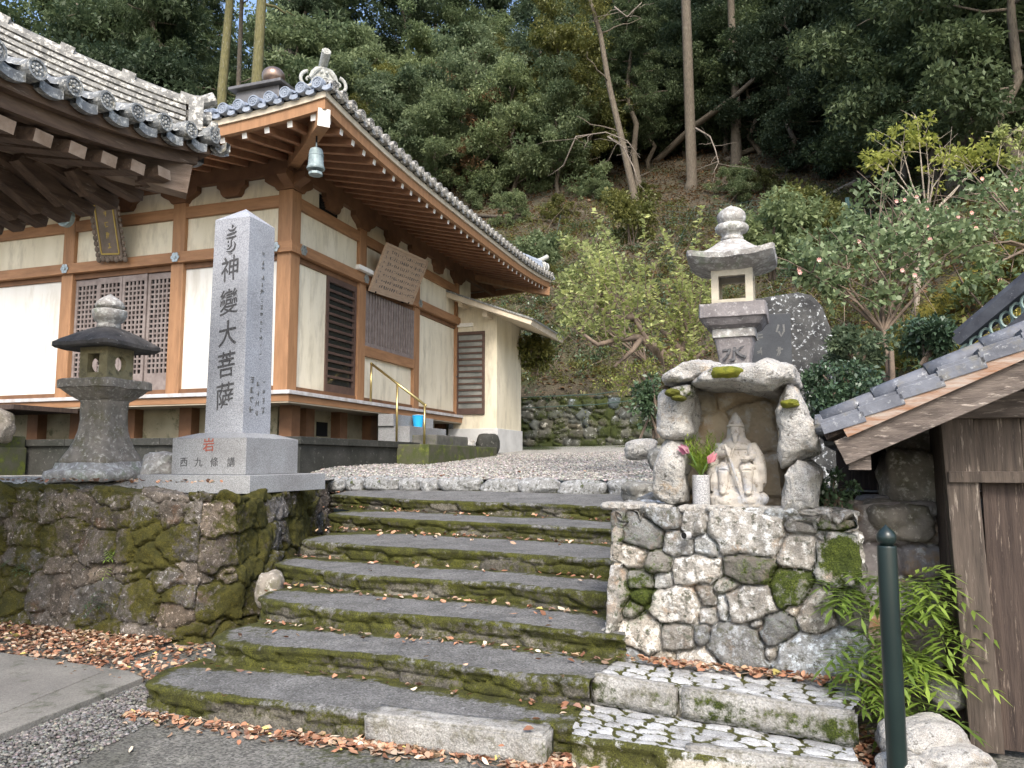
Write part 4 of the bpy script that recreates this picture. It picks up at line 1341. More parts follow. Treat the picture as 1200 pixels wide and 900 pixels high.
def scribble(name, n, size, step, mat, parent, loc, rot, seed, across=False):
    """illegible brush writing: a run of small joined strokes, one cluster per character (drawn in the x-z plane)"""
    r = random.Random(seed)
    m = MB()
    def seg(p, q, w0, w1):
        d = Vector((q[0] - p[0], 0, q[1] - p[1]))
        if d.length < 1e-4: return
        d.normalize(); nx = Vector((-d.z, 0, d.x))
        a, b = Vector((p[0], 0, p[1])), Vector((q[0], 0, q[1]))
        vs_ = [a + nx * w0 / 2, b + nx * w1 / 2, b - nx * w1 / 2, a - nx * w0 / 2]
        vv = [v - Vector((0, .0015, 0)) for v in vs_] + [v + Vector((0, .002, 0)) for v in vs_]
        m.add(vv, [(0, 1, 2, 3), (7, 6, 5, 4), (0, 4, 5, 1), (1, 5, 6, 2), (2, 6, 7, 3), (3, 7, 4, 0)])
    for i in range(n):
        cx, cz = (i * step * .72, 0) if across else (0, -i * step)
        s_ = size * r.uniform(.6, 1.0)
        for k in range(r.randint(2, 4)):
            z = r.uniform(-.45, .45); h = r.uniform(.2, .48)
            if r.random() < .55: seg((cx - h * s_, cz + z * s_), (cx + h * s_, cz + (z + .10) * s_), s_ * .08, s_ * .15)
            else:
                x = r.uniform(-.35, .35)
                seg((cx + x * s_, cz + .45 * s_), (cx + (x + r.uniform(-.25, .1)) * s_, cz - .1 * s_), s_ * .14, s_ * .12)
                seg((cx + x * s_, cz - .05 * s_), (cx + (x + r.uniform(-.3, .3)) * s_, cz - .45 * s_), s_ * .13, s_ * .05)
    o = m.build(name, mat, parent)
    o.location = loc; o.rotation_euler = rot
    return o
# tall plaque on the left facade
pq = thing('hanging_plaque', 'dark vertical wooden plaque with a thin gilt border tilting from the wall', 'plaque', tw(-3.40, -.50, 5.50), TR)
pq.rotation_euler = (R(18), R(4), TR)
m = MB(); m.b2((-.26, .01, -.55), (.26, .05, .55))
pl = m.build('board', m_plaque, pq, bevel=.006)
m = MB()
for z in (-.50, .50): m.b2((-.20, -.006, z - .012), (.20, .012, z + .012))
for x in (-.20, .20): m.b2((x - .010, -.006, -.49), (x + .010, .0115, .49))
m.build('gilt_border', m_gilt, pq)
m = MB()
for k in range(7):
    a = -.30 + k * .10; m.ball((a, .02, -.60 + .02 * (k % 2)), .055, 10, 6, (1, .5, 1))
for k in range(12):
    m.ball((-.31, .02, -.52 + k * .10), .05, 8, 6, (1, .5, 1.1)); m.ball((.31, .02, -.52 + k * .10), .04, 8, 6, (.8, .5, 1.1))
m.ball((0, .02, .62), .09, 12, 8, (1.6, .5, 1)); m.ball((.12, .0, .60), .06, 10, 6)
m.build('carved_frame', m_plaque, pq, smooth=True)
scribble('gilt_writing', 5, .13, .18, m_gilt, pq, (0, .007, .36), (0, 0, 0), 330)
# round gong
gp_ = tw(-4.33, -.50, 5.72)
o = thing('round_gong', 'round grey bronze gong hung under the eave left of the plaque', 'gong', gp_, TR)
m = MB(); m.tube([(0, -.05, 0), (0, .05, 0)], .165, 28); m.tube([(0, -.07, 0), (0, -.049, 0)], .12, 28)
m.build('gong_body', m_verdigris, o, bevel=.01)
m = MB(); m.tube([(-.06, 0, .15), (-.03, .05, .6)], .008, 5); m.tube([(.06, 0, .15), (.03, .05, .6)], .008, 5); m.build('cord', m_black, o)
# song board on the right facade
sb = thing('verse_board', 'pale wooden board of handwritten verses leaning out above the barred window', 'signboard', tw(.42, 3.22, 5.18), TR)
sb.rotation_euler = (R(0), R(0), TR + R(90))
inner = bpy.data.objects.new('panel_tilt', None)
bpy.data.objects.remove(inner)
sb.rotation_euler = (Matrix.Rotation(TR + R(90), 4, 'Z') @ Matrix.Rotation(R(24), 4, 'X') @ Matrix.Rotation(R(-3), 4, 'Y')).to_euler()
m = MB(); m.b2((-.88, 0, -.46), (.88, .035, .46)); m.build('board', m_board, sb, bevel=.004)
m = MB()
for z in (-.475, .475): m.b2((-.90, -.02, z - .025), (.90, .034, z + .025))
for x in (-.88, .88): m.b2((x - .025, -.021, -.45), (x + .025, .033, .45))
m.build('frame', m_board, sb, bevel=.004)
for k in range(7):
    scribble('verse_line', 19 - (k % 3), .078, .118, m_ink, sb, (-.60, -.002, .36 - k * .118), (0, 0, 0), 300 + k, across=True)
scribble('verse_title', 7, .075, .10, m_ink, sb, (-.77, -.002, .33), (0, 0, 0), 320)
m = MB()
for x in (-.7, .7):
    m.tube([(x, -.03, -.48), (x, .16, -.53)], .022, 6)
m.build('iron_hook', m_black, sb)

# annex
an = thing('annex', 'small cream annex with a brown louvred door at the far end of the hall', 'annex', TC, TR)
ay, ad, aw = 7.0, 1.95, 1.17
def A(name, m, mat, bevel=0, par=None): return m.build(name, mat, an if par is None else par, bevel=bevel)
m = MB(); m.b2((.02, ay + .0, 2.20), (aw, ay + ad, 5.05)); wl_ = A('wall', m, m_plaster)
m = MB()
vs_ = [(.02, ay, 5.05), (aw, ay, 5.05), (.02, ay, 5.42), (.02, ay + ad, 5.05), (aw, ay + ad, 5.05), (.02, ay + ad, 5.42)]
m.add(vs_, [(0, 1, 2), (3, 5, 4), (1, 4, 5, 2), (0, 2, 5, 3)]); A('gable_wall', m, m_plaster)
m = MB(); m.b2((-.1, ay - .03, 1.6), (aw + .035, ay + ad + .03, 2.198)); A('base', m, MAT('render_base', (.60, .60, .58), (.48, .48, .46), 3, .8), .01)
m = MB(); m.beam((-.15, ay + ad / 2 - .1, 5.56), (2.25, ay + ad / 2 - .1, 4.66), ad + 1.0, .13); rf = A('roof', m, m_eave_board, .008)
m = MB(); m.beam((-.15, ay + ad / 2 - .1, 5.645), (2.30, ay + ad / 2 - .1, 4.725), ad + 1.06, .04); A('roof_tiles', m, m_tile_old, 0, rf)
m = MB(); m.b2((.30, ay - .42, 5.20), (.42, ay, 5.40)); A('bracket', m, m_eave_board)
m = MB(); m.b2((.95, ay - .42, 4.90), (1.07, ay + .1, 5.10)); A('bracket', m, m_eave_board)
dx0, dx1 = .10, .86
m = MB()
m.b2((dx0, ay - .05, 2.55), (dx0 + .06, ay - .0, 4.62)); m.b2((dx1 - .06, ay - .05, 2.55), (dx1, ay, 4.62)); m.b2((dx0 + .06, ay - .049, 4.54), (dx1 - .06, ay, 4.62)); m.b2((dx0 + .06, ay - .049, 2.55), (dx1 - .06, ay, 2.70))
for k in range(1, 12):
    z = 2.70 + 1.84 * k / 12; m.b2((dx0 + .06, ay - .045, z - .022), (dx1 - .06, ay - .01, z + .022))
dr = A('louvred_door', m, m_brown_frame)
m = MB(); m.b2((dx0 + .05, ay - .012, 2.65), (dx1 - .05, ay - .004, 4.58)); A('door_glass', m, m_glass_frost, 0, dr)
m = MB(); m.ball((dx0 + .03, ay - .07, 3.5), .025, 8, 6); A('handle', m, m_bronze, 0, dr)
m = MB(); m.b2((.1, ay - .07, 4.75), (.55, ay - .002, 4.84)); A('light_fitting', m, m_white_end, .01)

# steps up to the deck, handrail, bucket
stp = thing('deck_steps', 'pale granite block steps leading up to the hall deck beside the brass rail', 'steps', TC, TR)
m = MB(); m.b2((.33, 2.55, 2.07), (.66, 4.4, 2.30)); m.build('tread', m_granite2, stp, bevel=.01)
m = MB(); m.b2((.31, 2.60, 1.755), (.98, 4.35, 2.068)); m.build('tread', m_granite2, stp, bevel=.01)
m = MB(); m.b2((.99, 2.70, 1.2), (1.5, 4.3, 1.90)); ms_ = m.build('tread', MAT('mossy_dark_stone', (.14, .135, .12), (.08, .08, .07), 6, .9, .6, 40, c3=(.10, .115, .03), t3=.60, s3=5), stp, bevel=.02)
m = MB(); m.b2((1.12, 1.8, 1.2), (1.75, 5.4, 1.70)); m.build('tread', MAT('green_mossy_stone', (.085, .08, .06), (.055, .07, .018), 4, .95, .7, 40, c3=(.12, .14, .03), t3=.60, s3=7), stp, bevel=.02)
hr = thing('brass_handrail', 'thin brass handrail with three posts beside the hall steps', 'handrail', TC, TR)
y = 2.36
m = MB(); m.tube([(.27, y, 3.26), (1.42, y, 2.43)], .024, 10); m.ball((.27, y, 3.26), .026); m.ball((1.42, y, 2.43), .026); m.build('rail', m_brass, hr, smooth=True)
for x, zb, zt in ((.27, 2.53, 3.25), (.83, 1.75, 2.85), (1.40, 1.70, 2.43)):
    m = MB(); m.tube([(x, y, zb), (x, y, zt)], .022, 10); m.build('rail_post', m_brass, hr, smooth=True)
b_ = thing('blue_bucket', 'small bright blue plastic bucket on the granite steps under the deck', 'bucket', tw(.82, 3.3, 2.07), 0)
m = MB(); m.loft([(0, .085), (.22, .115), (.235, .122), (.24, .118), (.22, .108), (.02, .08)], 20, cap=False); m.loft([(.015, .083), (.02, .083)], 20); m.build('pail', m_blue, b_, smooth=False)
m = MB(); m.tube([(.115 * math.cos(a), .0, .23 + .02 * math.sin(a)) for a in np.linspace(0, math.pi, 10)], .005, 5); m.build('handle', m_white_end, b_)
# loose stones below the deck end
for k, (x, y, s, lab) in enumerate([(1.2, 6.3, .55, 'dark round boulder under the deck end by the annex'), (.9, 5.5, .5, 'pale flat block under the deck beyond the steps')]):
    o = blob('boulder', tw(x, y, 1.80), (s, .4, .5 if k == 0 else .2), .3, m_granite_dark if k == 0 else m_rock, None, 60 + k, .05, 3, .0)
    tag(o, lab, 'boulder')
# mossy stone approach at the far left: side steps and boulders behind the small lantern
sst = thing('mossy_side_steps', 'mossy stone steps with a weathered wooden ledge at the left of the hall', 'steps', TC, TR)
m = MB(); m.b2((-6.9, -2.7, 1.0), (-4.02, -1.22, 1.62)); m.build('tread', MAT('dark_mossy_block', (.07, .07, .05), (.05, .06, .018), 5, .95, .6, 40, c3=(.09, .11, .02), t3=.56, s3=5), sst, bevel=.02)
m = MB(); m.b2((-6.9, -2.3, 1.60), (-4.06, -1.22, 1.80)); m.build('tread', bpy.data.materials['dark_mossy_block'], sst, bevel=.02)
m = MB(); m.b2((-6.9, -1.6, 2.22), (-3.9, -.4, 2.30)); m.build('plank_ledge', m_hut_wood, sst, bevel=.006)
m = MB(); m.b2((-5.2, -1.4, 1.81), (-4.95, -1.0, 2.22)); m.b2((-6.4, -1.4, 1.81), (-6.1, -1.0, 2.22)); m.build('ledge_post', m_hut_frame, sst)
m = MB(); m.beam((-6.5, -1.65, 2.20), (-5.85, -1.65, 2.62), .12, .14); m.build('stair_stringer', m_hut_frame, sst)
o = blob('boulder', tw(-5.3, -1.7, 1.92), (2.2, .5, .34), TR, m_stele_rock, None, 70, .05, 3, .2); tag(o, 'long grey lichened boulder on the mossy steps behind the left lantern', 'boulder')
o = blob('boulder', tw(-4.35, -1.75, 1.93), (.95, .5, .62), TR + .3, m_lan_body, None, 73, .09, 3, .1); tag(o, 'brown angular boulder leaning just behind the left lantern', 'boulder')
# ================================================================== eave of the near gate hall (upper left)
GC = (-2.44, 6.12)
gate = thing('gate_hall', 'old gate hall whose grey tiled eave and dark rafters overhang from the left', 'gate hall', (GC[0], GC[1], 0), TR)
GE = 3.64; GH = 3.3
def up2(t): return .31 * abs(t) ** 3.2
def prf2(q): return 2.3 * (.50 * q + .50 * q * q)
groof = thing('roof', None, None); groof.parent = gate
tile_slope('side_tiles', 'y', -1, m_tile_old, groof, (0, -GH), GH, GH, GE, pitch=.26, course=.21, res=14, prf=prf2, upt=up2, upk=2.0, crad=.058, zoff=.13)
tile_slope('rear_tiles', 'x', -1, m_tile_old, groof, (-GH, 0), GH, GH, GE, pitch=.26, course=.21, res=10, prf=prf2, upt=up2, upk=2.0, crad=.058, zoff=.13)
def gz(off, t): return GE + off + up2(t)
m = MB()
n = 50
def gstrip(m, z0, z1, ins, th, both=True):
    for k in range(n):
        a, b = -1 + 2 * k / n, -1 + 2 * (k + 1) / n
        for side in ((0, 1) if both else (0,)):
            vs_ = []
            for t in (a, b):
                for off in (0, th):
                    for z in (z0, z1):
                        e = -GH + t * (GH - ins - off)
                        vs_.append((-ins - off, e, gz(z, t)) if side == 0 else (e, -ins - off, gz(z, t)))
            m.add(vs_, [(0, 1, 5, 4), (2, 6, 7, 3), (1, 3, 7, 5), (0, 4, 6, 2)])
gstrip(m, -.015, .075, .05, .12); m.build('eave_board', m_old_wood, groof)
m = MB(); gstrip(m, -.115, -.017, .12, .12); m.build('fascia', m_old_wood, groof)
# upper (flying) rafters near the edge, one by one
for side in (0, 1):
    for k in range(24):
        e = -.42 - k * .262
        t = (e + GH) / GH
        z0 = gz(-.185, t)
        L = min(1.2, abs(e) * .95) if abs(e) < 1.2 else (1.2 if e > -5.4 else max(.2, 2 * GH + e))
        m = MB()
        if side == 0: m.beam((-L, e, z0 + .22 * L - up2(t) * .6), (-.17, e, z0), .13, .085, cap=1)
        else: m.beam((e, -L, z0 + .22 * L - up2(t) * .6), (e, -.17, z0), .13, .085, cap=1)
        m.build('flying_rafter', [m_old_wood, m_old_end], groof)
# lower rafters
for side in (0, 1):
    for k in range(22):
        e = -.75 - k * .262
        if e < -2 * GH + .6: break
        t = (e + GH) / GH
        z0 = gz(-.33, t)
        L = min(2.7, -e * .98)
        m = MB()
        if side == 0:
            if L > 1.1: m.beam((-L, e, z0 + .28 * L), (-1.0, e, z0 + .16), .10, .12)
            else: continue
        else: m.beam((e, -L, z0 + .28 * L), (e, -.58, z0 + .06), .10, .12, cap=1)
        m.build('rafter', [m_old_wood, m_old_end], groof)
# kioi beams carrying the flying rafters
m = MB()
for k in range(n):
    a, b = -1 + 2 * k / n, -1 + 2 * (k + 1) / n
    for side in (0, 1):
        vs_ = []
        for t in (a, b):
            for off in (0, .11):
                for z in (-.27, -.19):
                    e = -GH + t * (GH - .62 - off)
                    vs_.append((-.66 - off, e, gz(z, t) + .10) if side == 0 else (e, -.66 - off, gz(z, t) + .10))
        m.add(vs_, [(0, 1, 5, 4), (2, 6, 7, 3), (1, 3, 7, 5), (0, 4, 6, 2)])
m.build('eave_beam', m_old_wood, groof)
m = MB()
for side in (0, 1):
    for k in range(n):
        a, b = -1 + 2 * k / n, -1 + 2 * (k + 1) / n
        for q0, q1 in ((.03, .2), (.2, .5), (.5, .8)):
            vs_ = []
            for t, q in ((a, q0), (b, q0), (b, q1), (a, q1)):
                e = -GH + t * GH * (1 - q)
                z = GE - .02 + q * GH * .30 + up2(t) * max(0, 1 - 2 * q)
                vs_.append((-GH * q, e, z) if side == 0 else (e, -GH * q, z))
            m.add(vs_, [(0, 1, 2, 3)])
m.build('soffit', m_old_wood, groof)
m = MB(); m.beam((-2.4, -2.4, GE + .44), (-.16, -.16, GE + .03), .16, .24, cap=1); m.build('hip_rafter', [MAT('pale_hip_wood', (.30, .22, .16), (.19, .135, .095), 5, .8, .5, 20, stretch=(1, 1, 6)), m_old_end], groof)
m = MB(); m.b2((-1.75, -2 * GH + 1.6, GE + .02), (-1.55, -1.2, GE + .26)); m.b2((-2 * GH + 1.6, -1.76, GE + .03), (-1.2, -1.56, GE + .27)); m.build('purlin', m_old_wood, groof)
# layered corner ridge
gp = [Vector((-GH * q, -GH * q, GE + .15 + prf2(q) + .25 * (1 - q) ** 2)) for q in np.linspace(.06, .95, 30)]
m = MB()
for k in range(5):
    sweep_box(m, gp, .25 - .012 * k, .0 + k * .050, .030 + k * .050); sweep_box(m, gp, .19 - .012 * k, .029 + k * .050, .052 + k * .050)
m.tube([p + Vector((0, 0, .265)) for p in gp], .045, 8)
for k in range(0, 29, 3):
    p = gp[k] + Vector((0, 0, .27)); d = (gp[k + 1] - gp[k]).normalized()
    m.beam(p - d * .05, p + d * .05, .12, .09)
m.build('hip_ridge', m_tile_ridge, groof)
m = MB()
c = gp[0]
d2 = Vector((1, 1, 0)).normalized()
m.beam(c + d2 * .02 + Vector((0, 0, .13)), c + d2 * .13 + Vector((0, 0, .13)), .26, .27)
m.tube([c + d2 * -.05 + Vector((0, 0, .27)), c + d2 * .12 + Vector((0, 0, .28)), c + d2 * .22 + Vector((0, 0, .33))], [.05, .055, .06], 12)
m.tube([c + d2 * .0 + Vector((0, 0, .13)), c + d2 * .20 + Vector((0, 0, .15))], .06, 12)
for s in (-1, 1):
    sd2 = Vector((1, -1, 0)).normalized() * s
    m.tube([c + d2 * .16 + sd2 * .04 + Vector((0, 0, .0)), c + d2 * .2 + sd2 * .10 + Vector((0, 0, .0)), c + d2 * .22 + sd2 * .12 + Vector((0, 0, .08))], [.05, .05, .03], 8)
m.box(tuple(c + d2 * .24 + Vector((0, 0, -.02))), (.16, .05, .16), rz=R(-45))
m.build('ridge_end', m_tile_ridge, groof, smooth=False)
for x, y in ((-2.1, -2.1), (-4.5, -2.1), (-2.1, -4.5)):
    m = MB(); m.tube([(x, y, 0), (x, y, GE + .5)], .15, 16); m.build('post', m_old_wood, gate, smooth=True)

# ================================================================== inscribed pillar
SR = R(-17.8)
pil = thing('inscribed_pillar', 'tall square grey granite pillar with carved black characters on a stepped base', 'stone pillar', (-2.757, 7.653, 0), SR)
m = MB(); m.box((0, 0, 1.19), (1.26, 1.26, .165)); m.build('base_slab', m_granite2, pil, bevel=.006)
m = MB(); m.box((0, 0, 1.447), (.845, .845, .345)); 
m.add([(-.4225, -.4225, 1.62), (.4225, -.4225, 1.62), (.4225, .4225, 1.62), (-.4225, .4225, 1.62), (-.25, -.25, 1.675), (.25, -.25, 1.675), (.25, .25, 1.675), (-.25, .25, 1.675)],
      [(0, 1, 5, 4), (1, 2, 6, 5), (2, 3, 7, 6), (3, 0, 4, 7), (4, 5, 6, 7)])
ped_o = m.build('pedestal', m_granite2, pil, bevel=.004)
m = MB()
a, b = .222, .208
vs_ = [(-a, -a, 1.66), (a, -a, 1.66), (a, a, 1.66), (-a, a, 1.66), (-b, -b, 3.84), (b, -b, 3.84), (b, b, 3.84), (-b, b, 3.84), (0, 0, 4.00)]
m.add(vs_, [(0, 1, 5, 4), (1, 2, 6, 5), (2, 3, 7, 6), (3, 0, 4, 7), (4, 5, 8), (5, 6, 8), (6, 7, 8), (7, 4, 8), (3, 2, 1, 0)])
shaft = m.build('shaft', m_granite, pil, bevel=.004)
# carved characters on the face towards the street
def zy(z): return -(a + (b - a) * (z - 1.66) / 2.12) - .0015
for ch, z in zip('神變大菩薩', (3.30, 2.96, 2.64, 2.33, 2.02)):
    text(ch, .275, m_ink, shaft, (0, zy(z), z), (R(90.4), 0, 0), ext=.0012, off=.0022, sx=.80, skew=.13, wob=.035, name='carved_character')
# siddham seed letter
m = MB()
def stroke(pts, w):
    for p, q, w0, w1 in zip(pts[:-1], pts[1:], w[:-1], w[1:]):
        p, q = Vector((p[0], 0, p[1])), Vector((q[0], 0, q[1]))
        d = (q - p).normalized(); nrm = Vector((-d.z, 0, d.x))
        e = d * .002
        vs_ = [p - e + nrm * w0 / 2, q + e + nrm * w1 / 2, q + e - nrm * w1 / 2, p - e - nrm * w0 / 2]
        vv = [v + Vector((0, 0, 0)) for v in vs_] + [v + Vector((0, .003, 0)) for v in vs_]
        m.add(vv, [(0, 1, 2, 3), (7, 6, 5, 4), (0, 4, 5, 1), (1, 5, 6, 2), (2, 6, 7, 3), (3, 7, 4, 0)])
stroke([(0, .145), (.012, .125), (0, .105)], [.002, .026, .002])
stroke([(-.045, .10), (-.02, .082), (.02, .082), (.05, .112)], [.004, .018, .022, .008])
stroke([(-.055, .035), (-.01, .045), (.03, .052), (.055, .068)], [.016, .026, .022, .014])
stroke([(-.06, .003), (-.01, .008), (.03, .012), (.055, .022)], [.014, .022, .02, .016])
stroke([(.02, .012), (-.002, -.03), (.002, -.075), (-.02, -.105), (-.05, -.112)], [.012, .014, .02, .018, .006])
stroke([(.03, -.035), (.05, -.07), (.035, -.115), (-.005, -.138), (-.055, -.132)], [.006, .020, .022, .020, .006])
stroke([(-.042, -.022), (-.034, -.034), (-.042, -.046)], [.002, .022, .002])
stroke([(-.040, -.062), (-.032, -.074), (-.040, -.086)], [.002, .022, .002])
stroke([(-.03, -.155), (-.01, -.162), (.015, -.155)], [.004, .014, .004])
sdm = m.build('seed_letter', m_ink, shaft)
sdm.location = (0, zy(3.63) - .0022, 3.63)
def zx(z): return (a + (b - a) * (z - 1.66) / 2.12) + .0015
scribble('small_inscription', 17, .062, .078, m_ink_grey, shaft, (zx(3.0) + .001, .02, 3.50), (0, 0, R(90)), 340)
for k in range(3):
    scribble('small_inscription', 4, .07, .098, m_ink_grey, shaft, (zx(2.0) + .002, -.10 + .095 * k, 2.20 - .03 * (k % 2)), (0, 0, R(90)), 341 + k)
text('岩', .135, m_red, ped_o, (0, -.4245, 1.545), (R(90), 0, 0), ext=.0012, off=.001, skew=.05, name='carved_character')
for ch, x in zip('西九條講', (-.28, -.11, .07, .26)):
    text(ch, .098, m_ink, ped_o, (x, -.4245, 1.385), (R(90), 0, 0), ext=.0012, sx=.95, skew=.06, name='carved_character')

# ================================================================== stone lanterns
def wall_open(m, w, h, t, kind, ow, oh, M_, oz=0.0, mi=0):
    """a wall panel centred at origin in x, from z=0..h, thickness t in y, with an opening"""
    cz = h / 2 + oz
    N = 24
    inner, outer = [], []
    for k in range(N):
        an = 2 * math.pi * k / N
        c_, s_ = math.cos(an), math.sin(an)
        q = 1 / max(abs(c_), abs(s_))
        outer.append((c_ * q * w / 2, h / 2 + s_ * q * h / 2))
        inner.append((c_ * ow / 2, cz + s_ * oh / 2) if kind == 'round' else (c_ * q * ow / 2, cz + s_ * q * oh / 2))
    vs_ = []
    for y in (-t / 2, t / 2):
        vs_ += [M_ @ Vector((x, y, z)) for x, z in outer] + [M_ @ Vector((x, y, z)) for x, z in inner]
    f = []
    for k in range(N):
        k2 = (k + 1) % N
        f += [(k, k2, N + k2, N + k), (2 * N + k, 3 * N + k, 3 * N + k2, 2 * N + k2), (k, 2 * N + k, 2 * N + k2, k2), (N + k, N + k2, 3 * N + k2, 3 * N + k)]
    m.add(vs_, f, mi)
LL = thing('stone_lantern', 'squat weathered stone lantern with a dark roof at the left edge of the wall', 'stone lantern', (-4.30, 8.0, 1.20), R(-16.7))
m = MB(); m.loft([(0, .40, 5), (.06, .43, 5), (.10, .42, 5), (.13, .36, 5), (.185, .34, 5), (.19, .1, 4)], 48); m.rough(.028, 5, 3, 4); m.build('base', m_lan_pale, LL, smooth=True)
m = MB(); m.loft([(.18, .30, 7), (.21, .30, 7), (.25, .285, 6), (.33, .25, 5), (.42, .22, 4.5), (.52, .198, 4), (.62, .188, 4), (.72, .186, 4), (.80, .19, 4), (.84, .20, 4)], 48); m.rough(.010, 14, 5, 4); m.build('shaft', m_lan_body, LL, smooth=True)
m = MB(); m.loft([(.83, .20, 4), (.85, .225, 5), (.90, .28, 6), (.95, .325, 7), (.955, .345, 8), (1.03, .345, 8), (1.045, .335, 8), (1.055, .2, 6)], 64, rot=R(0)); m.rough(.012, 9, 7, 4); m.build('platform', m_lan_body, LL, smooth=False)
m = MB()
hw_ = .178
for k in range(4):
    M_ = Matrix.Rotation(k * math.pi / 2, 4, 'Z') @ Matrix.Translation((0, -hw_ + .03, 1.05))
    wall_open(m, 2 * hw_ - (.0 if k % 2 == 0 else .124), .335, .06, 'square' if k in (0, 2) else 'round', .15, .20 if k in (0, 2) else .16, M_)
m.build('fire_box', m_lan_box, LL)
m = MB(); m.box((0, -.04, 1.15), (.09, .09, .11), taper=.8); m.build('white_paper', m_white_end, LL)
m = MB(); m.loft([(1.385, .20, 6), (1.378, .32, 6, .0), (1.365, .385, 6, .01), (1.38, .408, 6, .02), (1.415, .405, 6, .03), (1.455, .365, 5, .02), (1.505, .30, 4.5, .01), (1.555, .225, 4), (1.60, .14, 3), (1.625, .05, 3)], 72)
m.rough(.010, 9, 9, 4); m.build('roof', m_lan_roof, LL, smooth=False)
m = MB(); m.loft([(1.60, .12, 2), (1.64, .115, 2), (1.66, .11, 2), (1.69, .145, 2), (1.74, .168, 2), (1.785, .172, 2), (1.80, .165, 2), (1.805, .10, 2), (1.82, .10, 2), (1.825, .135, 2), (1.85, .145, 2), (1.89, .128, 2), (1.93, .085, 2), (1.965, .03, 2), (1.98, .005, 2)], 32)
m.rough(.006, 12, 11, 4); m.build('finial', m_lan_pale, LL, smooth=True)

RL = thing('stone_lantern', 'tall slender stone lantern with an upturned roof standing behind the shrine', 'stone lantern', (1.752, 5.90, 1.2), R(-21))
m = MB(); m.loft([(-.1, .34, 8), (.16, .34, 8), (.20, .30, 8), (.21, .25, 8)], 40); m.rough(.01, 9, 3, 3); m.build('base', m_lan_purple, RL)
m = MB(); m.loft([(.2, .17, 9), (.35, .135, 9), (.6, .113, 9), (.9, .112, 9), (1.0, .122, 9), (1.08, .136, 9), (1.148, .150, 9)], 48); m.rough(.004, 16, 5, 3); sh = m.build('shaft', m_lan_purple, RL)
m = MB(); m.loft([(1.150, .163, 12), (1.215, .163, 12)], 48); m.rough(.003, 16, 6, 3); m.build('collar', m_lan_pale, RL)
m = MB(); m.loft([(1.216, .17, 10), (1.24, .205, 10), (1.285, .235, 12), (1.295, .25, 14), (1.40, .25, 14), (1.405, .20, 12)], 64); m.rough(.005, 14, 7, 3); m.build('platform', m_lan_purple, RL)
m = MB()
for k in range(4):
    M_ = Matrix.Rotation(k * math.pi / 2, 4, 'Z') @ Matrix.Translation((0, -.155 + .02, 1.405))
    wall_open(m, .31 if k % 2 == 0 else .23, .275, .04, 'square', .20 if k % 2 == 0 else .17, .185, M_, -.005)
m.build('fire_box', m_lan_box2, RL)
m = MB(); m.loft([(1.675, .155, 9), (1.69, .20, 9), (1.715, .275, 10, .01), (1.728, .305, 11, .03), (1.738, .325, 12, .05), (1.775, .332, 12, .06), (1.785, .31, 9, .045), (1.805, .25, 6, .02), (1.85, .19, 4.5), (1.895, .14, 3.5), (1.93, .105, 2.6), (1.95, .06, 2)], 80)
m.rough(.008, 9, 9, 4); m.build('roof', m_lan_pale, RL, smooth=False)
m = MB()
prf_ = [(1.94, .09), (1.965, .088), (1.98, .078), (2.005, .084), (2.012, .115), (2.03, .128), (2.055, .128), (2.07, .115), (2.078, .09), (2.085, .085), (2.10, .105), (2.13, .112), (2.165, .105), (2.19, .085), (2.21, .05), (2.222, .018), (2.235, .004)]
m.loft([(z, r, 2) for z, r in prf_], 32); m.rough(.004, 14, 11, 4); m.build('finial', m_lan_pale, RL, smooth=True)
text('永', .185, m_ink, sh, (0, -.134, 1.035), (R(83), 0, 0), ext=.006, off=.002, skew=.08, wob=.03, name='carved_character')

# dark memorial slab
ds = thing('memorial_slab', 'dark memorial slab with white lichened edges and a polished inscribed face', 'memorial stone', (2.98, 8.05, 1.1), R(-17))
m = MB(); m.prism([(-.56, 0), (.52, 0), (.50, .95), (.42, 1.55), (.32, 1.90), (.22, 2.03), (.08, 2.07), (-.4, 2.02), (-.54, 1.9)], -.22, .22, M=Matrix.Rotation(R(90), 4, 'X'))
bm_o = m.build('rock', m_stele_rock, ds, bevel=.05)
m = MB(); m.b2((-.50, -.236, .2), (.0, -.222, 1.84)); pn = m.build('polished_face', m_stele_dark, ds, bevel=.003)
scribble('carved_character', 6, .15, .22, m_ink_grey, pn, (-.12, -.238, 1.66), (0, 0, 0), 350)
scribble('carved_character', 8, .10, .15, m_ink_grey, pn, (-.32, -.238, 1.60), (0, 0, 0), 351)

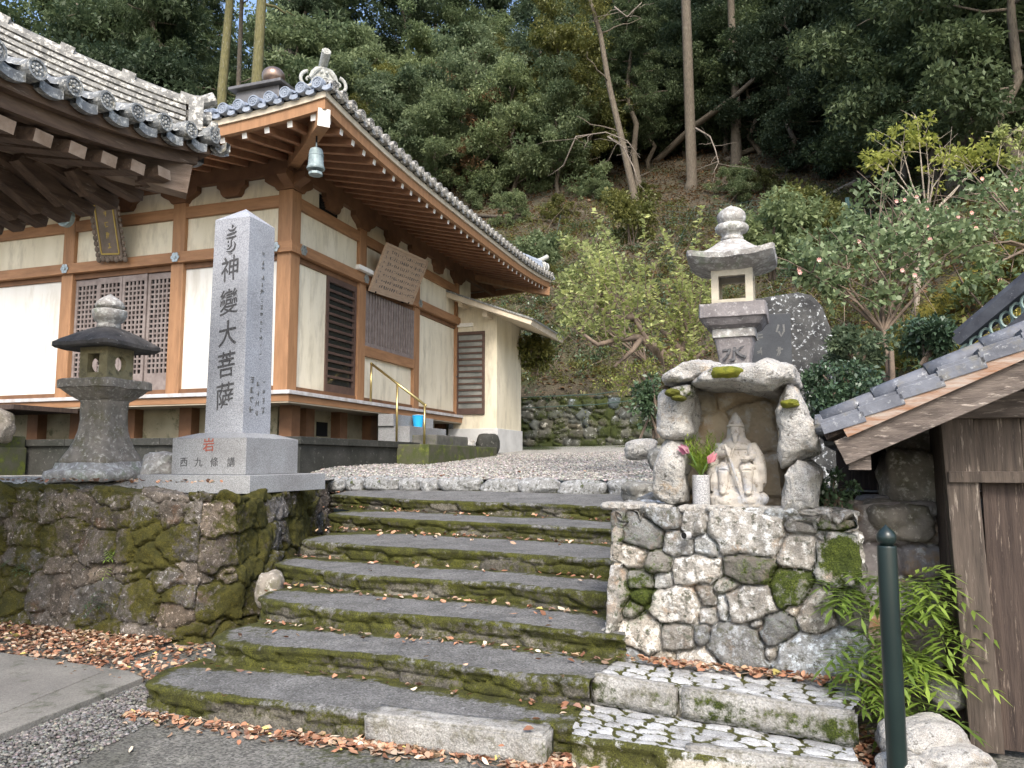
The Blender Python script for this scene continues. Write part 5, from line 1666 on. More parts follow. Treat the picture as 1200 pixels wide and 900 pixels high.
# ================================================================== shrine niche of raw boulders
NA = math.atan2(-.43, .903)
NO = Vector((.54, 4.55, 0)); NX = Vector((.903, -.43, 0)); NY = Vector((.43, .903, 0))
niche = thing('stone_niche', 'open fronted little shrine of rough pale boulders with a mossy roof slab', 'shrine', NO, NA)
def npt(px, py, back):
    r = ray(px, py)
    o = Vector((0, 0, EYE)) - (NO + NY * back)
    k = -o.dot(NY) / r.dot(NY)
    p = o + r * k
    return p.dot(NX), p.z
def zpx(l): return [(740 + x / 4.5, 400 + y / 4.5) for x, y in l]
def outline_rock(name, outl, back, thick, mat, seed, parent=niche, rough=.02, moss=.05, sub=5, tintv=1.0, flat=.55, lean=0.0, mossz=.0):
    pts = np.array([npt(px, py, back + thick * .42) for px, py in outl])
    c = pts.mean(0)
    an = np.arctan2(pts[:, 1] - c[1], pts[:, 0] - c[0]); rr = np.hypot(pts[:, 0] - c[0], pts[:, 1] - c[1])
    o_ = np.argsort(an); an, rr = an[o_], rr[o_]
    # sample the polygon boundary radially
    def rad(ph):
        out = np.zeros_like(ph)
        P_ = np.stack([c[0] + rr * np.cos(an), c[1] + rr * np.sin(an)], -1)
        n = len(P_)
        for i in range(n):
            a0, b0 = P_[i] - c, P_[(i + 1) % n] - c
            d = b0 - a0
            den = np.cos(ph) * d[1] - np.sin(ph) * d[0]
            with np.errstate(divide='ignore', invalid='ignore'):
                t = (a0[0] * d[1] - a0[1] * d[0]) / den
                u = (np.cos(ph) * a0[1] - np.sin(ph) * a0[0]) / den * -1
            ok = (t > 0) & (u >= -1e-6) & (u <= 1 + 1e-6)
            out = np.where(ok & (out == 0), t, out)
        return np.where(out == 0, rr.mean(), out)
    bm = bmesh.new()
    bmesh.ops.create_icosphere(bm, subdivisions=sub, radius=1)
    V = np.array([v.co[:] for v in bm.verts])
    ph = np.arctan2(V[:, 2], V[:, 0]); rho = np.hypot(V[:, 0], V[:, 2])
    Rb = rad(ph)
    r2 = rho ** flat
    x = c[0] + Rb * r2 * np.cos(ph); z = c[1] + Rb * r2 * np.sin(ph)
    y = back + thick / 2 + thick / 2 * np.sign(V[:, 1]) * np.abs(V[:, 1]) ** .7
    Wv = np.stack([x, y, z], -1)
    nn = V / np.linalg.norm(V, axis=1, keepdims=True)
    rg = 1 - np.abs(fbm(Wv * 6 + seed * 1.7, seed + 11, 2)) * 3
    d = -rough * .9 * np.maximum(rg, 0) + rough * 1.6 * fbm(Wv * 4 + seed, seed, 2) + rough * fbm(Wv * 11 + seed, seed + 2, 3) + rough * .4 * np.abs(fbm(Wv * 26 + seed, seed + 4, 2))
    Wv = Wv + nn * d[:, None]
    Wv[:, 1] += lean * (Wv[:, 2] - c[1])
    for v, p in zip(bm.verts, Wv): v.co = p
    me = bpy.data.meshes.new(name)
    bm.to_mesh(me); bm.free()
    me.polygons.foreach_set('use_smooth', [True] * len(me.polygons))
    a_ = me.attributes.new('moss', 'FLOAT', 'POINT')
    a_.data.foreach_set('value', (moss + .32 * fbm(Wv * 5, seed + 8, 3) + mossz * sstep(nn[:, 2], .3, .9)).astype(np.float32))
    cc = me.attributes.new('tint', 'FLOAT_COLOR', 'POINT')
    cc.data.foreach_set('color', np.tile([tintv, tintv, tintv, 1], len(Wv)).astype(np.float32))
    me.materials.append(mat)
    o = bpy.data.objects.new(name, me); COL.objects.link(o); o.parent = parent
    return o
outline_rock('boulder', zpx([(200, 520), (275, 540), (298, 590), (302, 700), (302, 865), (240, 870), (150, 855), (103, 830), (115, 760), (135, 660), (165, 560)]), .05, .34, m_rock, 101)
outline_rock('boulder', zpx([(150, 290), (178, 255), (250, 280), (330, 280), (335, 380), (330, 475), (300, 505), (240, 520), (180, 525), (147, 490), (140, 380)]), .04, .40, m_rock, 103)
outline_rock('wedge_stone', zpx([(215, 245), (325, 232), (330, 290), (290, 300), (228, 290)]), -.01, .2, m_rock, 105, rough=.01, moss=.35)
outline_rock('roof_slab', zpx([(182, 245), (176, 205), (230, 165), (300, 118), (370, 105), (460, 115), (520, 140), (480, 190), (400, 225), (300, 235)]), -.06, .62, m_rock, 107, rough=.022, flat=.4)
outline_rock('roof_slab', zpx([(320, 245), (400, 180), (520, 150), (620, 140), (690, 150), (740, 120), (820, 128), (872, 150), (878, 215), (815, 245), (770, 278), (680, 272), (560, 248), (430, 258)]), -.14, .85, m_rock, 109, rough=.02, flat=.38, sub=6)
outline_rock('boulder', zpx([(820, 212), (872, 235), (905, 310), (945, 390), (988, 450), (992, 585), (900, 620), (832, 660), (790, 685), (775, 600), (778, 480), (763, 370), (790, 290)]), .0, .42, m_rock, 111, sub=6)
outline_rock('boulder', zpx([(880, 605), (950, 635), (1005, 690), (1000, 780), (985, 900), (900, 905), (800, 900), (794, 790), (796, 690), (835, 650)]), -.02, .42, m_rock, 113, sub=6, mossz=.2)
bsd = [(.42, 1.95, .35, .12, .05), (1.05, 1.93, .35, .13, 0), (.35, 1.66, .16, .10, .1), (.30, 1.42, .13, .14, 0), (.55, 1.64, .07, .055, 0), (.62, 1.52, .08, .07, .3), (.5, 1.35, .12, .2, 0), (.95, 1.62, .34, .22, 0), (1.0, 1.25, .30, .14, 0), (.66, 1.30, .12, .2, 0), (.3, 1.2, .15, .1, 0), (1.4, 1.6, .1, .3, 0)]
bw = rubble('back_wall', [(.36, .20), (.35, .46), (1.01, .46), (1.0, .20)], 1.05, .84, m_back_rock, auto_seeds(1.5, 1.0, .16, .34, .22, .46, 44, .12), cell=.011, depth=.05, batter=0, cap=.05, seed=33, mossb=.0, mossa=.2, top_moss=0, gap=.03, parent=niche, smooth=3)
for k, (px, py, w, h) in enumerate(((852, 434, .14, .046), (926, 473, .07, .030), (788, 460, .06, .03), (795, 466, .05, .022))):
    x, z = npt(px + (-1 if k == 0 else 0), py + (2 if k == 0 else 0), -.12 if k == 0 else -.03)
    o = blob('moss_patch', (x, -.10 if k == 0 else -.01, z), (w * 1.45, .14, h * 1.6), 0, m_moss_cushion if k < 2 else MAT('dark_moss', (.13, .13, .02), (.07, .075, .012), 14, .95, 1.0, 90), niche, 120 + k, .10, 3, 0, 2.2)
# little cover stones along the rim of the plinth
for k in range(13):
    x = .03 + k * .108 + r_.uniform(-.02, .02)
    blob('rim_stone', NO + NX * x + NY * r_.uniform(.09, .16) + Vector((0, 0, 1.125 + r_.uniform(-.005, .01))), (r_.uniform(.06, .16), .12, r_.uniform(.03, .06)), NA + r_.uniform(-.4, .4), m_rock, ped, 140 + k, .13, 2, .02, 4.0)
for k in range(8):
    o = blob('rim_stone', NO + NX * (.16 + k * .15) + NY * .33 + Vector((0, 0, 1.115)), (.2, .35, .06), NA + r_.uniform(-.2, .2), m_rock, ped, 160 + k, .05, 2, .02)

# ---------------------------------------------------------------- seated ascetic statue
def remeshed(name, m, vox, mat, parent, smooth_it=2):
    me = bpy.data.meshes.new(name)
    me.from_pydata(m.v, [], m.f)
    o = bpy.data.objects.new(name, me); COL.objects.link(o)
    md = o.modifiers.new('r', 'REMESH'); md.mode = 'VOXEL'; md.voxel_size = vox; md.use_smooth_shade = True
    if smooth_it:
        sm = o.modifiers.new('s', 'SMOOTH'); sm.iterations = smooth_it; sm.factor = .5
    bpy.context.view_layer.update()
    m2 = bpy.data.meshes.new_from_object(o.evaluated_get(bpy.context.evaluated_depsgraph_get()))
    o.modifiers.clear()
    o.data = m2
    m2.name = name
    m2.materials.clear(); m2.materials.append(mat)
    o.parent = parent
    return o
m = MB()
# rock seat
m.loft([(-.02, .135, 3), (.0, .15, 3.2), (.045, .155, 3.2), (.075, .14, 3), (.09, .10, 3)], 28)
for x, y, z, r, s in ((-.12, -.06, .035, .045, (1.1, .8, .8)), (.125, -.05, .04, .05, (1, .9, .8)), (.06, -.13, .03, .04, (1.2, .7, .7)), (-.05, -.13, .03, .045, (1.2, .7, .7))):
    m.ball((x, y, z), r, sc=s)
def eloft(m, rings, n=28):
    """rings: cx, cy, z, rx, ry"""
    b = len(m.v)
    for cx, cy, z, rx, ry in rings:
        for k in range(n):
            a_ = 2 * math.pi * k / n; m.v.append((cx + rx * math.cos(a_), cy + ry * math.sin(a_), z))
    for i in range(len(rings) - 1):
        for k in range(n):
            k2 = (k + 1) % n; m.f.append((b + i * n + k, b + i * n + k2, b + (i + 1) * n + k2, b + (i + 1) * n + k)); m.m.append(0)
    m.f.append(tuple(b + k for k in range(n))[::-1]); m.m.append(0)
    m.f.append(tuple(b + (len(rings) - 1) * n + k for k in range(n))); m.m.append(0)
# robe and torso
eloft(m, [(0, .0, .06, .12, .09), (0, .0, .12, .128, .095), (0, .0, .18, .125, .095), (0, .005, .23, .112, .085), (0, .01, .28, .098, .072), (0, .01, .32, .088, .062), (0, .01, .355, .078, .052), (0, .012, .378, .055, .04), (0, .012, .40, .03, .03)])
# legs and knees under the robe
for s in (-1, 1):
    m.tube([(s * .03, -.02, .20), (s * .062, -.085, .205), (s * .064, -.105, .185)], [.045, .043, .036], 12)
    m.tube([(s * .064, -.10, .19), (s * .066, -.108, .13), (s * .066, -.112, .085)], [.034, .028, .026], 12)
    m.ball((s * .068, -.135, .075), .024, sc=(.9, 1.6, .7))
    # hanging sleeve edges
    m.tube([(s * .085, .0, .34), (s * .118, -.035, .27), (s * .132, -.05, .20), (s * .135, -.045, .13), (s * .125, -.03, .10)], [.032, .038, .036, .030, .02], 12)
    m.tube([(s * .125, -.055, .22), (s * .10, -.085, .215), (s * .06, -.10, .235)], [.012, .012, .010], 8)
    for q in range(3):
        m.tube([(s * (.03 + q * .028), -.072 - .01 * q, .19), (s * (.034 + q * .03), -.098, .12), (s * (.03 + q * .03), -.10, .075)], [.007, .009, .008], 6)
m.tube([(-.115, -.05, .218), (-.05, -.100, .190), (.0, -.094, .172), (.05, -.100, .190), (.115, -.05, .218)], [.009, .010, .010, .010, .009], 8)
m.ball((0, -.075, .13), .055, sc=(1.0, .7, 1.5)); m.ball((0, -.09, .09), .05, sc=(1.5, .6, .7))
for s in (-1, 1): m.tube([(s * .10, -.06, .20), (s * .112, -.075, .13), (s * .115, -.07, .08)], [.034, .036, .03], 10)
# arms
m.tube([(-.082, -.01, .335), (-.088, -.06, .285), (-.045, -.108, .300)], [.030, .027, .020], 12)
m.tube([(.082, -.01, .335), (.095, -.055, .275), (.060, -.100, .262)], [.030, .027, .020], 12)
m.ball((-.035, -.116, .305), .021, sc=(1, 1, 1.1)); m.ball((.055, -.112, .262), .020, sc=(1.2, 1, 1))
for q in range(4):
    m.tube([(-.048 + q * .001, -.120, .314 - q * .009), (-.036, -.134, .314 - q * .009), (-.024, -.124, .314 - q * .009)], .0052, 6)
    m.tube([(.048 + q * .008, -.120, .268), (.048 + q * .008, -.131, .258)], .005, 6)
m.tube([(.035, -.122, .262), (.085, -.122, .268)], .010, 8)
# shoulder cape
eloft(m, [(0, .008, .318, .098, .068), (0, .008, .335, .097, .068), (0, .01, .362, .080, .056), (0, .012, .385, .056, .044)])
# hood
eloft(m, [(0, .018, .37, .060, .046), (0, .018, .40, .052, .044), (0, .018, .43, .050, .045), (0, .018, .46, .045, .042), (0, .018, .49, .033, .032), (0, .018, .515, .020, .020), (0, .018, .532, .008, .008)])
# face
m.ball((0, -.012, .425), .036, sc=(.92, .95, 1.15))
m.ball((0, -.047, .421), .0085, sc=(.8, 1, 1.4)); m.ball((0, -.049, .416), .007, sc=(1.2, .8, .7))
for s in (-1, 1):
    m.ball((s * .014, -.041, .429), .006, sc=(1.4, .6, .6)); m.ball((s * .014, -.041, .4385), .006, sc=(1.9, .7, .5)); m.ball((s * .019, -.036, .412), .009)
m.ball((0, -.043, .4035), .006, sc=(1.6, .7, .6))
m.tube([(0, -.038, .40), (0, -.046, .385), (0, -.048, .362), (0, -.046, .345)], [.020, .020, .014, .004], 10)
m.tube([(-.046, -.012, .452), (-.025, -.036, .455), (0, -.043, .456), (.025, -.036, .455), (.046, -.012, .452)], .0075, 8)
# staff
m.tube([(-.052, -.120, .345), (-.036, -.134, .305), (.005, -.142, .17), (.045, -.150, .02)], .0085, 8)
m.tube([(-.07, -.07, .345), (-.05, -.08, .25), (-.045, -.09, .215)], .006, 6); m.tube([(.0, -.07, .345), (-.02, -.085, .29), (-.03, -.10, .25)], .006, 6)
x_, z_ = npt(864, 593, .26)
stt = remeshed('ascetic_statue', m, .0034, m_statue, None, 1)
tag(stt, 'pale stone statue of a hooded bearded ascetic seated with a staff', 'statue')
stt.location = NO + NX * x_ + NY * .28 + Vector((0, 0, 1.145))
stt.rotation_euler = (0, 0, NA + R(4))
stt.scale = (1.02, 1, 1.02)

# flower vase
x_, z_ = npt(821, 594, .13)
vz = thing('flower_vase', 'small round granite vase with two pink lilies and green sprays', 'vase', NO + NX * x_ + NY * .16 + Vector((0, 0, 1.14)), 0)
m = MB(); m.loft([(0, .050), (.175, .050), (.18, .046), (.17, .038), (.05, .036)], 28); m.build('pot', MAT('speckled_granite', (.40, .40, .40), (.30, .30, .30), 4, .7, .2, 200, speck=(420, .3, 1.6)), vz, smooth=False)
rf_ = random.Random(5)
def leaf_arr():
    return {'V': [], 'F': [], 't': []}
def add_leaf(A_, p, d, up, L, w, tone, fold=.15, curl=0.0):
    d = Vector(d).normalized(); s = d.cross(Vector(up))
    if s.length < 1e-3: s = d.orthogonal()
    s.normalize(); u = s.cross(d)
    b = len(A_['V'])
    p = Vector(p)
    for pt in (p, p + d * L * .45 + s * w / 2 + u * fold * w, p + d * L + u * (-curl * L), p + d * L * .45 - s * w / 2 + u * fold * w, p + d * L * .5 - u * fold * w * 0):
        A_['V'].append(tuple(pt))
    A_['F'] += [(b, b + 1, b + 4), (b + 1, b + 2, b + 4), (b + 2, b + 3, b + 4), (b + 3, b, b + 4)]
    A_['t'] += [tone] * 5
def build_leaves(A_, name, mat, parent):
    return np_mesh(name, A_['V'], A_['F'], mat, parent, False, {'tone': A_['t']})
A_ = leaf_arr()
for k in range(60):
    a_ = rf_.uniform(0, 6.28); l = rf_.uniform(.12, .30); t_ = rf_.uniform(.1, .5)
    base = Vector((.015 * math.cos(a_), .015 * math.sin(a_), .16)); tip = base + Vector((t_ * l * math.cos(a_), t_ * l * math.sin(a_) * .6, l))
    for q in range(14):
        p = base.lerp(tip, .3 + .7 * q / 14); an_ = rf_.uniform(0, 6.28)
        add_leaf(A_, p, (math.cos(an_), math.sin(an_), .9), (0, 0, 1), .035, .006, rf_.uniform(.2, .9))
for k in range(7):
    a_ = rf_.uniform(0, 6.28); add_leaf(A_, (0, 0, .17), (math.cos(a_), math.sin(a_), 1.2), (0, 0, 1), .13, .028, rf_.uniform(.1, .5), curl=.2)
build_leaves(A_, 'green_spray', lf_fern, vz)
for (dx, dz, tx_) in ((-.075, .335, -.9), (.028, .275, .35)):
    m = MB(); m.tube([(0, 0, .16), (dx * .5, -.03, (.16 + dz) / 2), (dx, -.05, dz - .02)], .004, 6); m.build('stem', m_net_post if False else MAT('flower_stem', (.12, .2, .05)), vz)
    A_ = leaf_arr()
    ax = Vector((tx_, -.35, .55)).normalized(); o1 = ax.orthogonal().normalized(); o2 = ax.cross(o1)
    for q in range(7):
        a_ = q * 6.283 / 6.5; dd = ax + (o1 * math.cos(a_) + o2 * math.sin(a_)) * (.38 if q % 2 else .22)
        add_leaf(A_, (dx, -.05, dz - .03), dd, ax, .085, .034, rf_.uniform(0, 1), fold=-.25, curl=-.12)
    build_leaves(A_, 'lily', lf_lily, vz)

# ================================================================== wooden hut at the right
HR = R(-24)
HS = Vector((1.63, 3.70, 0))
hut = thing('wooden_hut', 'low weathered plank hut with a grey tiled roof at the right edge', 'hut', HS, HR)
m_tile_hut = MAT('hut_roof_tile', (.165, .175, .20), (.095, .10, .115), 7, .6, .5, 30, c3=(.38, .39, .39), t3=.635, s3=30, c4=(.16, .15, .12), t4=.62, s4=9)
def hz(x): return 1.585 + .46 * x
HD_ = 2.8
hroof = thing('roof', None, None); hroof.parent = hut
m = MB(); m.beam((-.10, HD_ / 2 + .05, hz(-.10) - .02), (2.6, HD_ / 2 + .05, hz(2.6) - .02), HD_ + .06, .03); m.build('roof_boards', m_hut_wood, hroof)
tile_slope('tiles', 'y', 1, m_tile_hut, hroof, (-.10, HD_ / 2 + .22), HD_ / 2 - .04, 2.7, hz(-.10), pitch=.24, course=.27, res=12, prf=lambda q: .46 * 2.7 * q, upt=lambda t: 0 * np.asarray(t, float) if hasattr(t, '__len__') else 0.0, crad=.045, zoff=.045, hip=(0, 0))
dx_ = Vector((1, 0, .46)).normalized()
m = MB()
for k in range(16):
    x = -.11 + k * .17
    p0, p1 = Vector((x, .09, hz(x) + .052)), Vector((x + .19, .09, hz(x + .19) + .024))
    m.beam(p0, p1, .24, .03)
    m.beam(p0 + Vector((0, -.115, -.030)), p1 + Vector((0, -.115, -.030)), .025, .055)
m.build('verge_tiles', m_tile_hut, hroof, bevel=.003)
m = MB()
for k in range(12):
    x = -.11 + k * .24
    m.tube([(x, .15, hz(x) + .075), (x + .24, .15, hz(x + .24) + .064)], [.048, .043], 10)
m.build('verge_roll', m_tile_hut, hroof, smooth=True)
m = MB(); m.beam((-.01, -.005, hz(0) - .045), (2.6, -.005, hz(2.6) - .045), .05, .055); m.build('verge_strip', MAT('rusty_edge', (.26, .14, .08), (.36, .30, .25), 8, .8, .4, 30, stretch=(1, 6, 6)), hroof)
m = MB(); m.beam((-.035, .015, hz(-.035) - .125), (2.6, .015, hz(2.6) - .125), .035, .115); m.build('bargeboard', m_hut_frame, hroof, bevel=.004)
m = MB(); m.beam((-.015, .0, hz(-.015) - .182), (2.6, .0, hz(2.6) - .182), .035, .03); m.build('bargeboard_lip', m_hut_frame, hroof, bevel=.003)
m = MB()
for k in range(9): m.beam((-.06, .25 + k * .32, hz(-.06) - .07), (2.4, .25 + k * .32, hz(2.4) - .07), .05, .07)
m.build('rafters', m_hut_wood, hroof)
m = MB(); m.beam((.05, .02, hz(.05) - .2), (.05, HD_, hz(.05) - .2), .10, .10); m.build('eave_purlin', m_hut_frame, hroof)
# walls
wx0, wy0 = .43, .32
m = MB(); m.add([(wx0, wy0, 1.66), (wx0 + .14, wy0, 1.66), (wx0 + .14, wy0 + .13, 1.66), (wx0, wy0 + .13, 1.66), (wx0 + .05, wy0, .02), (wx0 + .19, wy0, .02), (wx0 + .19, wy0 + .13, .02), (wx0 + .05, wy0 + .13, .02)],
      [(0, 3, 2, 1), (4, 5, 6, 7), (0, 1, 5, 4), (1, 2, 6, 5), (2, 3, 7, 6), (3, 0, 4, 7)]); m.build('corner_post', m_hut_post, hut, bevel=.006)
m = MB()
x = wx0 + .15
k = 0
while x < 2.6:
    w = [.20, .27, .24, .30][k % 4]
    m.b2((x, wy0 + .045 + .004 * (k % 3), 1.34), (x + w - .004, wy0 + .075, 1.64)); x += w; k += 1
m.build('upper_planks', m_hut_post, hut)
m = MB()
x = wx0 + .17; k = 0
while x < 2.6:
    w = [.29, .33, .26][k % 3]
    m.b2((x, wy0 + .045 + .005 * (k % 2), .03), (x + w - .004, wy0 + .08, 1.315)); x += w; k += 1
m.build('lower_planks', m_hut_wood, hut)
m = MB(); m.b2((wx0 + .02, wy0 - .02, 1.295), (2.6, wy0 + .044, 1.350)); m.build('wall_rail', m_hut_post, hut, bevel=.004)
m = MB(); m.b2((wx0 - .22, wy0 - .03, 1.61), (2.6, wy0 + .10, 1.735)); m.build('top_beam', m_hut_frame, hut, bevel=.012)
m = MB(); m.add([(wx0 - .1, wy0 + .02, 1.735), (2.6, wy0 + .02, 1.735), (2.6, wy0 + .02, hz(2.6) - .05), (wx0 - .1, wy0 + .02, hz(wx0 - .1) - .05)], [(0, 1, 2, 3)])
m.add([(wx0 - .1, wy0 + .05, 1.735), (2.6, wy0 + .05, 1.735), (2.6, wy0 + .05, hz(2.6) - .05), (wx0 - .1, wy0 + .05, hz(wx0 - .1) - .05)], [(3, 2, 1, 0)]); m.build('gable_boards', m_hut_wood, hut)
m = MB(); m.b2((wx0 + .01, wy0 + .131, .0), (wx0 + .06, HD_, 1.68)); m.build('side_wall', m_hut_wood, hut)
m = MB(); m.b2((-.1, HD_ - .15, .6), (2.6, HD_, 1.9)); m.build('rear_wall', m_hut_wood, hut)
# ridge of the next roof, above and behind
m = MB()
A0, A1 = Vector((.74, 2.0, 2.02)), Vector((2.2, 1.2, 3.25))
m.beam(A0, A1, .14, .05)
m.beam(A0 + Vector((0, 0, .20)), A1 + Vector((0, 0, .20)), .16, .07)
m.tube([A0 + Vector((0, 0, .24)), A1 + Vector((0, 0, .24))], .06, 10)
m.build('rear_ridge', MAT('dark_ridge_tile', (.07, .075, .085), (.04, .042, .05), 8, .6, .3, 40, c3=(.3, .3, .3), t3=.68, s3=30), hroof)
m = MB()
for k in range(26):
    p = A0.lerp(A1, (k + .5) / 26) + Vector((0, -.02, .105))
    pts = [p + Vector((.038 * math.cos(a_) * .9, 0, .05 * math.sin(a_))) for a_ in np.linspace(0, 2 * math.pi, 13)]
    m.tube(pts, .010, 5, caps=False)
m.tube([A0 + Vector((-.06, -.05, .02)), A0 + Vector((-.02, -.05, .06)), A0 + Vector((.03, -.05, .03))], .03, 8)
m.build('openwork_tiles', MAT('green_glaze', (.24, .33, .30), (.15, .21, .2), 10, .4), hroof)
m = MB(); m.beam(A0 + Vector((.05, .10, -.20)), A1 + Vector((.05, .10, -.20)), .25, .30); m.build('rear_roof', m_tile_hut, hroof)

# bollard
bo = thing('bollard', 'slim dark green metal bollard with a ball top in the right foreground', 'bollard', (1.553, 3.20, 0), 0)
m = MB(); m.loft([(0, .039), (1.045, .038), (1.052, .037)], 28); m.build('post', m_bollard, bo, smooth=False, bevel=.002)
m = MB(); m.loft([(1.052, .026), (1.058, .026), (1.060, .030), (1.068, .036), (1.083, .0395), (1.098, .0375), (1.112, .029), (1.122, .018), (1.130, .008), (1.138, .002)], 28); m.build('ball_cap', m_bollard, bo, smooth=True)
for o in bo.children:
    o.data.polygons.foreach_set('use_smooth', [True] * len(o.data.polygons))

# loose stones
for k, (px, py, Y, sz, lab, mt) in enumerate([
    (1085, 872, 3.52, (.36, .30, .22), 'pale blue-grey boulder at the foot of the hut post', m_rock),
    (1120, 893, 3.35, (.30, .22, .12), 'flat pale stone lying in front of the boulder by the hut', m_rock),
    (1062, 905, 3.25, (.20, .2, .14), 'small rounded stone just right of the green bollard', m_rock),
    (1105, 812, 3.95, (.2, .2, .15), 'small grey stone wedged between the fern and the hut post', m_stone_grey),
    (1078, 560, 4.55, (.42, .4, .36), 'brown boulder in the dark gap under the hut eave', m_lan_body),
    (1050, 610, 4.45, (.36, .4, .22), 'flat brown stone on top of the grey revetment', m_lan_body),
    (1075, 520, 4.7, (.34, .4, .3), 'upper brown boulder under the hut roof beside the wall', m_lan_body),
    (752, 527, 7.3, (.30, .28, .20), 'rounded grey stone at the right end of the gravel edging', m_rock),
    (772, 538, 7.0, (.2, .2, .2), 'dark rounded stone between the edging and the shrine', m_stone_grey),
    (748, 577, 6.6, (.24, .3, .18), 'low dark stone at the right end of the top step', m_stone_grey),
    (95, 553, 8.7, (.8, .4, .25), 'low pale stone lying left of the lantern base', m_rock),
    (188, 545, 7.7, (.34, .3, .28), 'rough stone squeezed between the lantern and the pillar base', m_lan_pale),
    (316, 690, 6.05, (.20, .2, .26), 'smooth dark stone standing at the wall end beside the steps', m_lan_body)]):
    if k == 10: continue
    o = blob('loose_stone', at(px, py, Y), sz, r_.uniform(-.5, .5), mt, None, 200 + k, .10, 3, .05, 4.5 if 4 <= k <= 6 else 3.2)
    tag(o, lab, 'stone')
# ================================================================== vegetation
def quads_leaves(P, Dir, Up, L, Wd, tone, fold=.22):
    """vectorised leaves: each a folded pair of triangles-like quads (kite of 4 vertices)"""
    Dir = Dir / (np.linalg.norm(Dir, axis=1, keepdims=True) + 1e-9)
    S = np.cross(Dir, Up); S /= (np.linalg.norm(S, axis=1, keepdims=True) + 1e-9)
    U = np.cross(S, Dir)
    L = L[:, None]; Wd = Wd[:, None]
    a = P
    b = P + Dir * L * .45 + S * Wd * .5 + U * Wd * fold
    c = P + Dir * L
    d = P + Dir * L * .45 - S * Wd * .5 + U * Wd * fold
    n = len(P)
    V = np.stack([a, b, c, d], 1).reshape(-1, 3)
    F = np.arange(4 * n).reshape(n, 4)
    return V, F, np.repeat(tone, 4)
def clump_leaves(C, Rad, n_per, g, L=(.09, .15), asp=.45, flat=.6, up=.4, tone_c=None, outw=.6):
    """leaves scattered in clumps: C centres (K,3), Rad (K,)"""
    K = len(C)
    N = K * n_per
    idx = np.repeat(np.arange(K), n_per)
    d = g.normal(0, 1, (N, 3)); d /= np.linalg.norm(d, axis=1, keepdims=True)
    r = g.uniform(.25, 1, N) ** .6
    off = d * r[:, None] * Rad[idx][:, None]
    off[:, 2] *= flat
    P = C[idx] + off
    Dir = d * outw + g.normal(0, .6, (N, 3)); Dir[:, 2] -= .15
    Up = g.normal(0, .5, (N, 3)) + np.array([0, 0, 1.0])
    l = g.uniform(L[0], L[1], N)
    tc = g.uniform(0, 1, K) if tone_c is None else tone_c
    tone = np.clip(tc[idx] * .6 + g.uniform(0, 1, N) * .5 - .05, 0, 1)
    return quads_leaves(P, Dir, Up, l, l * asp * g.uniform(.8, 1.2, N), tone)
def join(parts):
    V, F, T, n = [], [], [], 0
    for v, f, t in parts:
        V.append(v); F.append(f + n); T.append(t); n += len(v)
    return np.concatenate(V), np.concatenate(F), np.concatenate(T)

def branchy(m, base, tip, r0, r1, g, wob=.15, n=7, sides=7):
    base, tip = Vector(base), Vector(tip)
    L = (tip - base).length
    pts, rad = [], []
    for i in range(n):
        t = i / (n - 1)
        p = base.lerp(tip, t)
        if 0 < i < n - 1: p += Vector((g.normal(0, wob * L * .12), g.normal(0, wob * L * .12), g.normal(0, wob * L * .05)))
        pts.append(p); rad.append(r0 * (1 - t) + r1 * t)
    m.tube(pts, rad, sides, caps=True)
    return pts

def tree_mesh(seed, H, cr, cb, n_clump, n_per, leaf, L, trunk_r, kind='broad', asp=.45, lean=(0, 0), mat=None):
    """returns (crown mesh data, trunk mesh data). H height, cr crown radius, cb crown base height"""
    g = np.random.default_rng(seed)
    m = MB()
    top = Vector((lean[0], lean[1], H * .92))
    spine = branchy(m, (0, 0, -1.0), top, trunk_r, trunk_r * .18, g, .22, 9, 9)
    C, Rr = [], []
    nb = 14 if kind != 'cedar' else 26
    for i in range(nb):
        t = cb / H + (1 - cb / H) * (i + g.uniform(0, 1)) / nb * .95
        k = min(len(spine) - 2, int(t * .98 * (len(spine) - 1)))
        p = spine[k].lerp(spine[k + 1], t * (len(spine) - 1) - k if t * (len(spine) - 1) - k < 1 else 1)
        a = i * 2.4 + g.uniform(-.5, .5)
        prof_ = math.sin(min(1, (t - cb / H) / (1 - cb / H) * .85 + .22) * math.pi) ** .6 if kind != 'cedar' else (1.15 - (t - cb / H) / (1 - cb / H)) ** .8
        l = cr * prof_ * g.uniform(.65, 1.1)
        tip = p + Vector((math.cos(a) * l, math.sin(a) * l, l * (g.uniform(.05, .45) if kind != 'cedar' else -.18)))
        bp = branchy(m, p, tip, trunk_r * .32 * (1 - t * .5), trunk_r * .05, g, .3, 5, 5)
        kk = n_clump // nb
        for j in range(kk):
            u = g.uniform(.35, 1.05)
            q = p.lerp(tip, u)
            C.append((q.x + g.normal(0, cr * .14), q.y + g.normal(0, cr * .14), q.z + g.normal(0, cr * .12)))
            Rr.append(cr * g.uniform(.09, .24) * (1 if kind != 'cedar' else .8))
    C = np.array(C); Rr = np.array(Rr)
    V, F, T = clump_leaves(C, Rr, n_per, g, L, asp, .62 if kind != 'cedar' else .4)
    o1 = np_mesh('crown', V, F, leaf, None, False, {'tone': T})
    o2 = m.build('trunk', mat or m_bark, None, smooth=True)
    return o1, o2
kinds = {}
def make_kind(key, *a, **k):
    c, t = tree_mesh(*a, **k)
    kinds[key] = (c.data, t.data)
    bpy.data.objects.remove(c); bpy.data.objects.remove(t)
make_kind('ever1', 1, 9.0, 3.4, 1.2, 112, 190, lf_ever, (.15, .26), .16)
make_kind('ever2', 2, 8.0, 3.1, 1.0, 112, 190, lf_ever, (.15, .25), .14)
make_kind('olive', 3, 8.5, 3.0, 1.5, 98, 170, lf_olive, (.13, .22), .13)
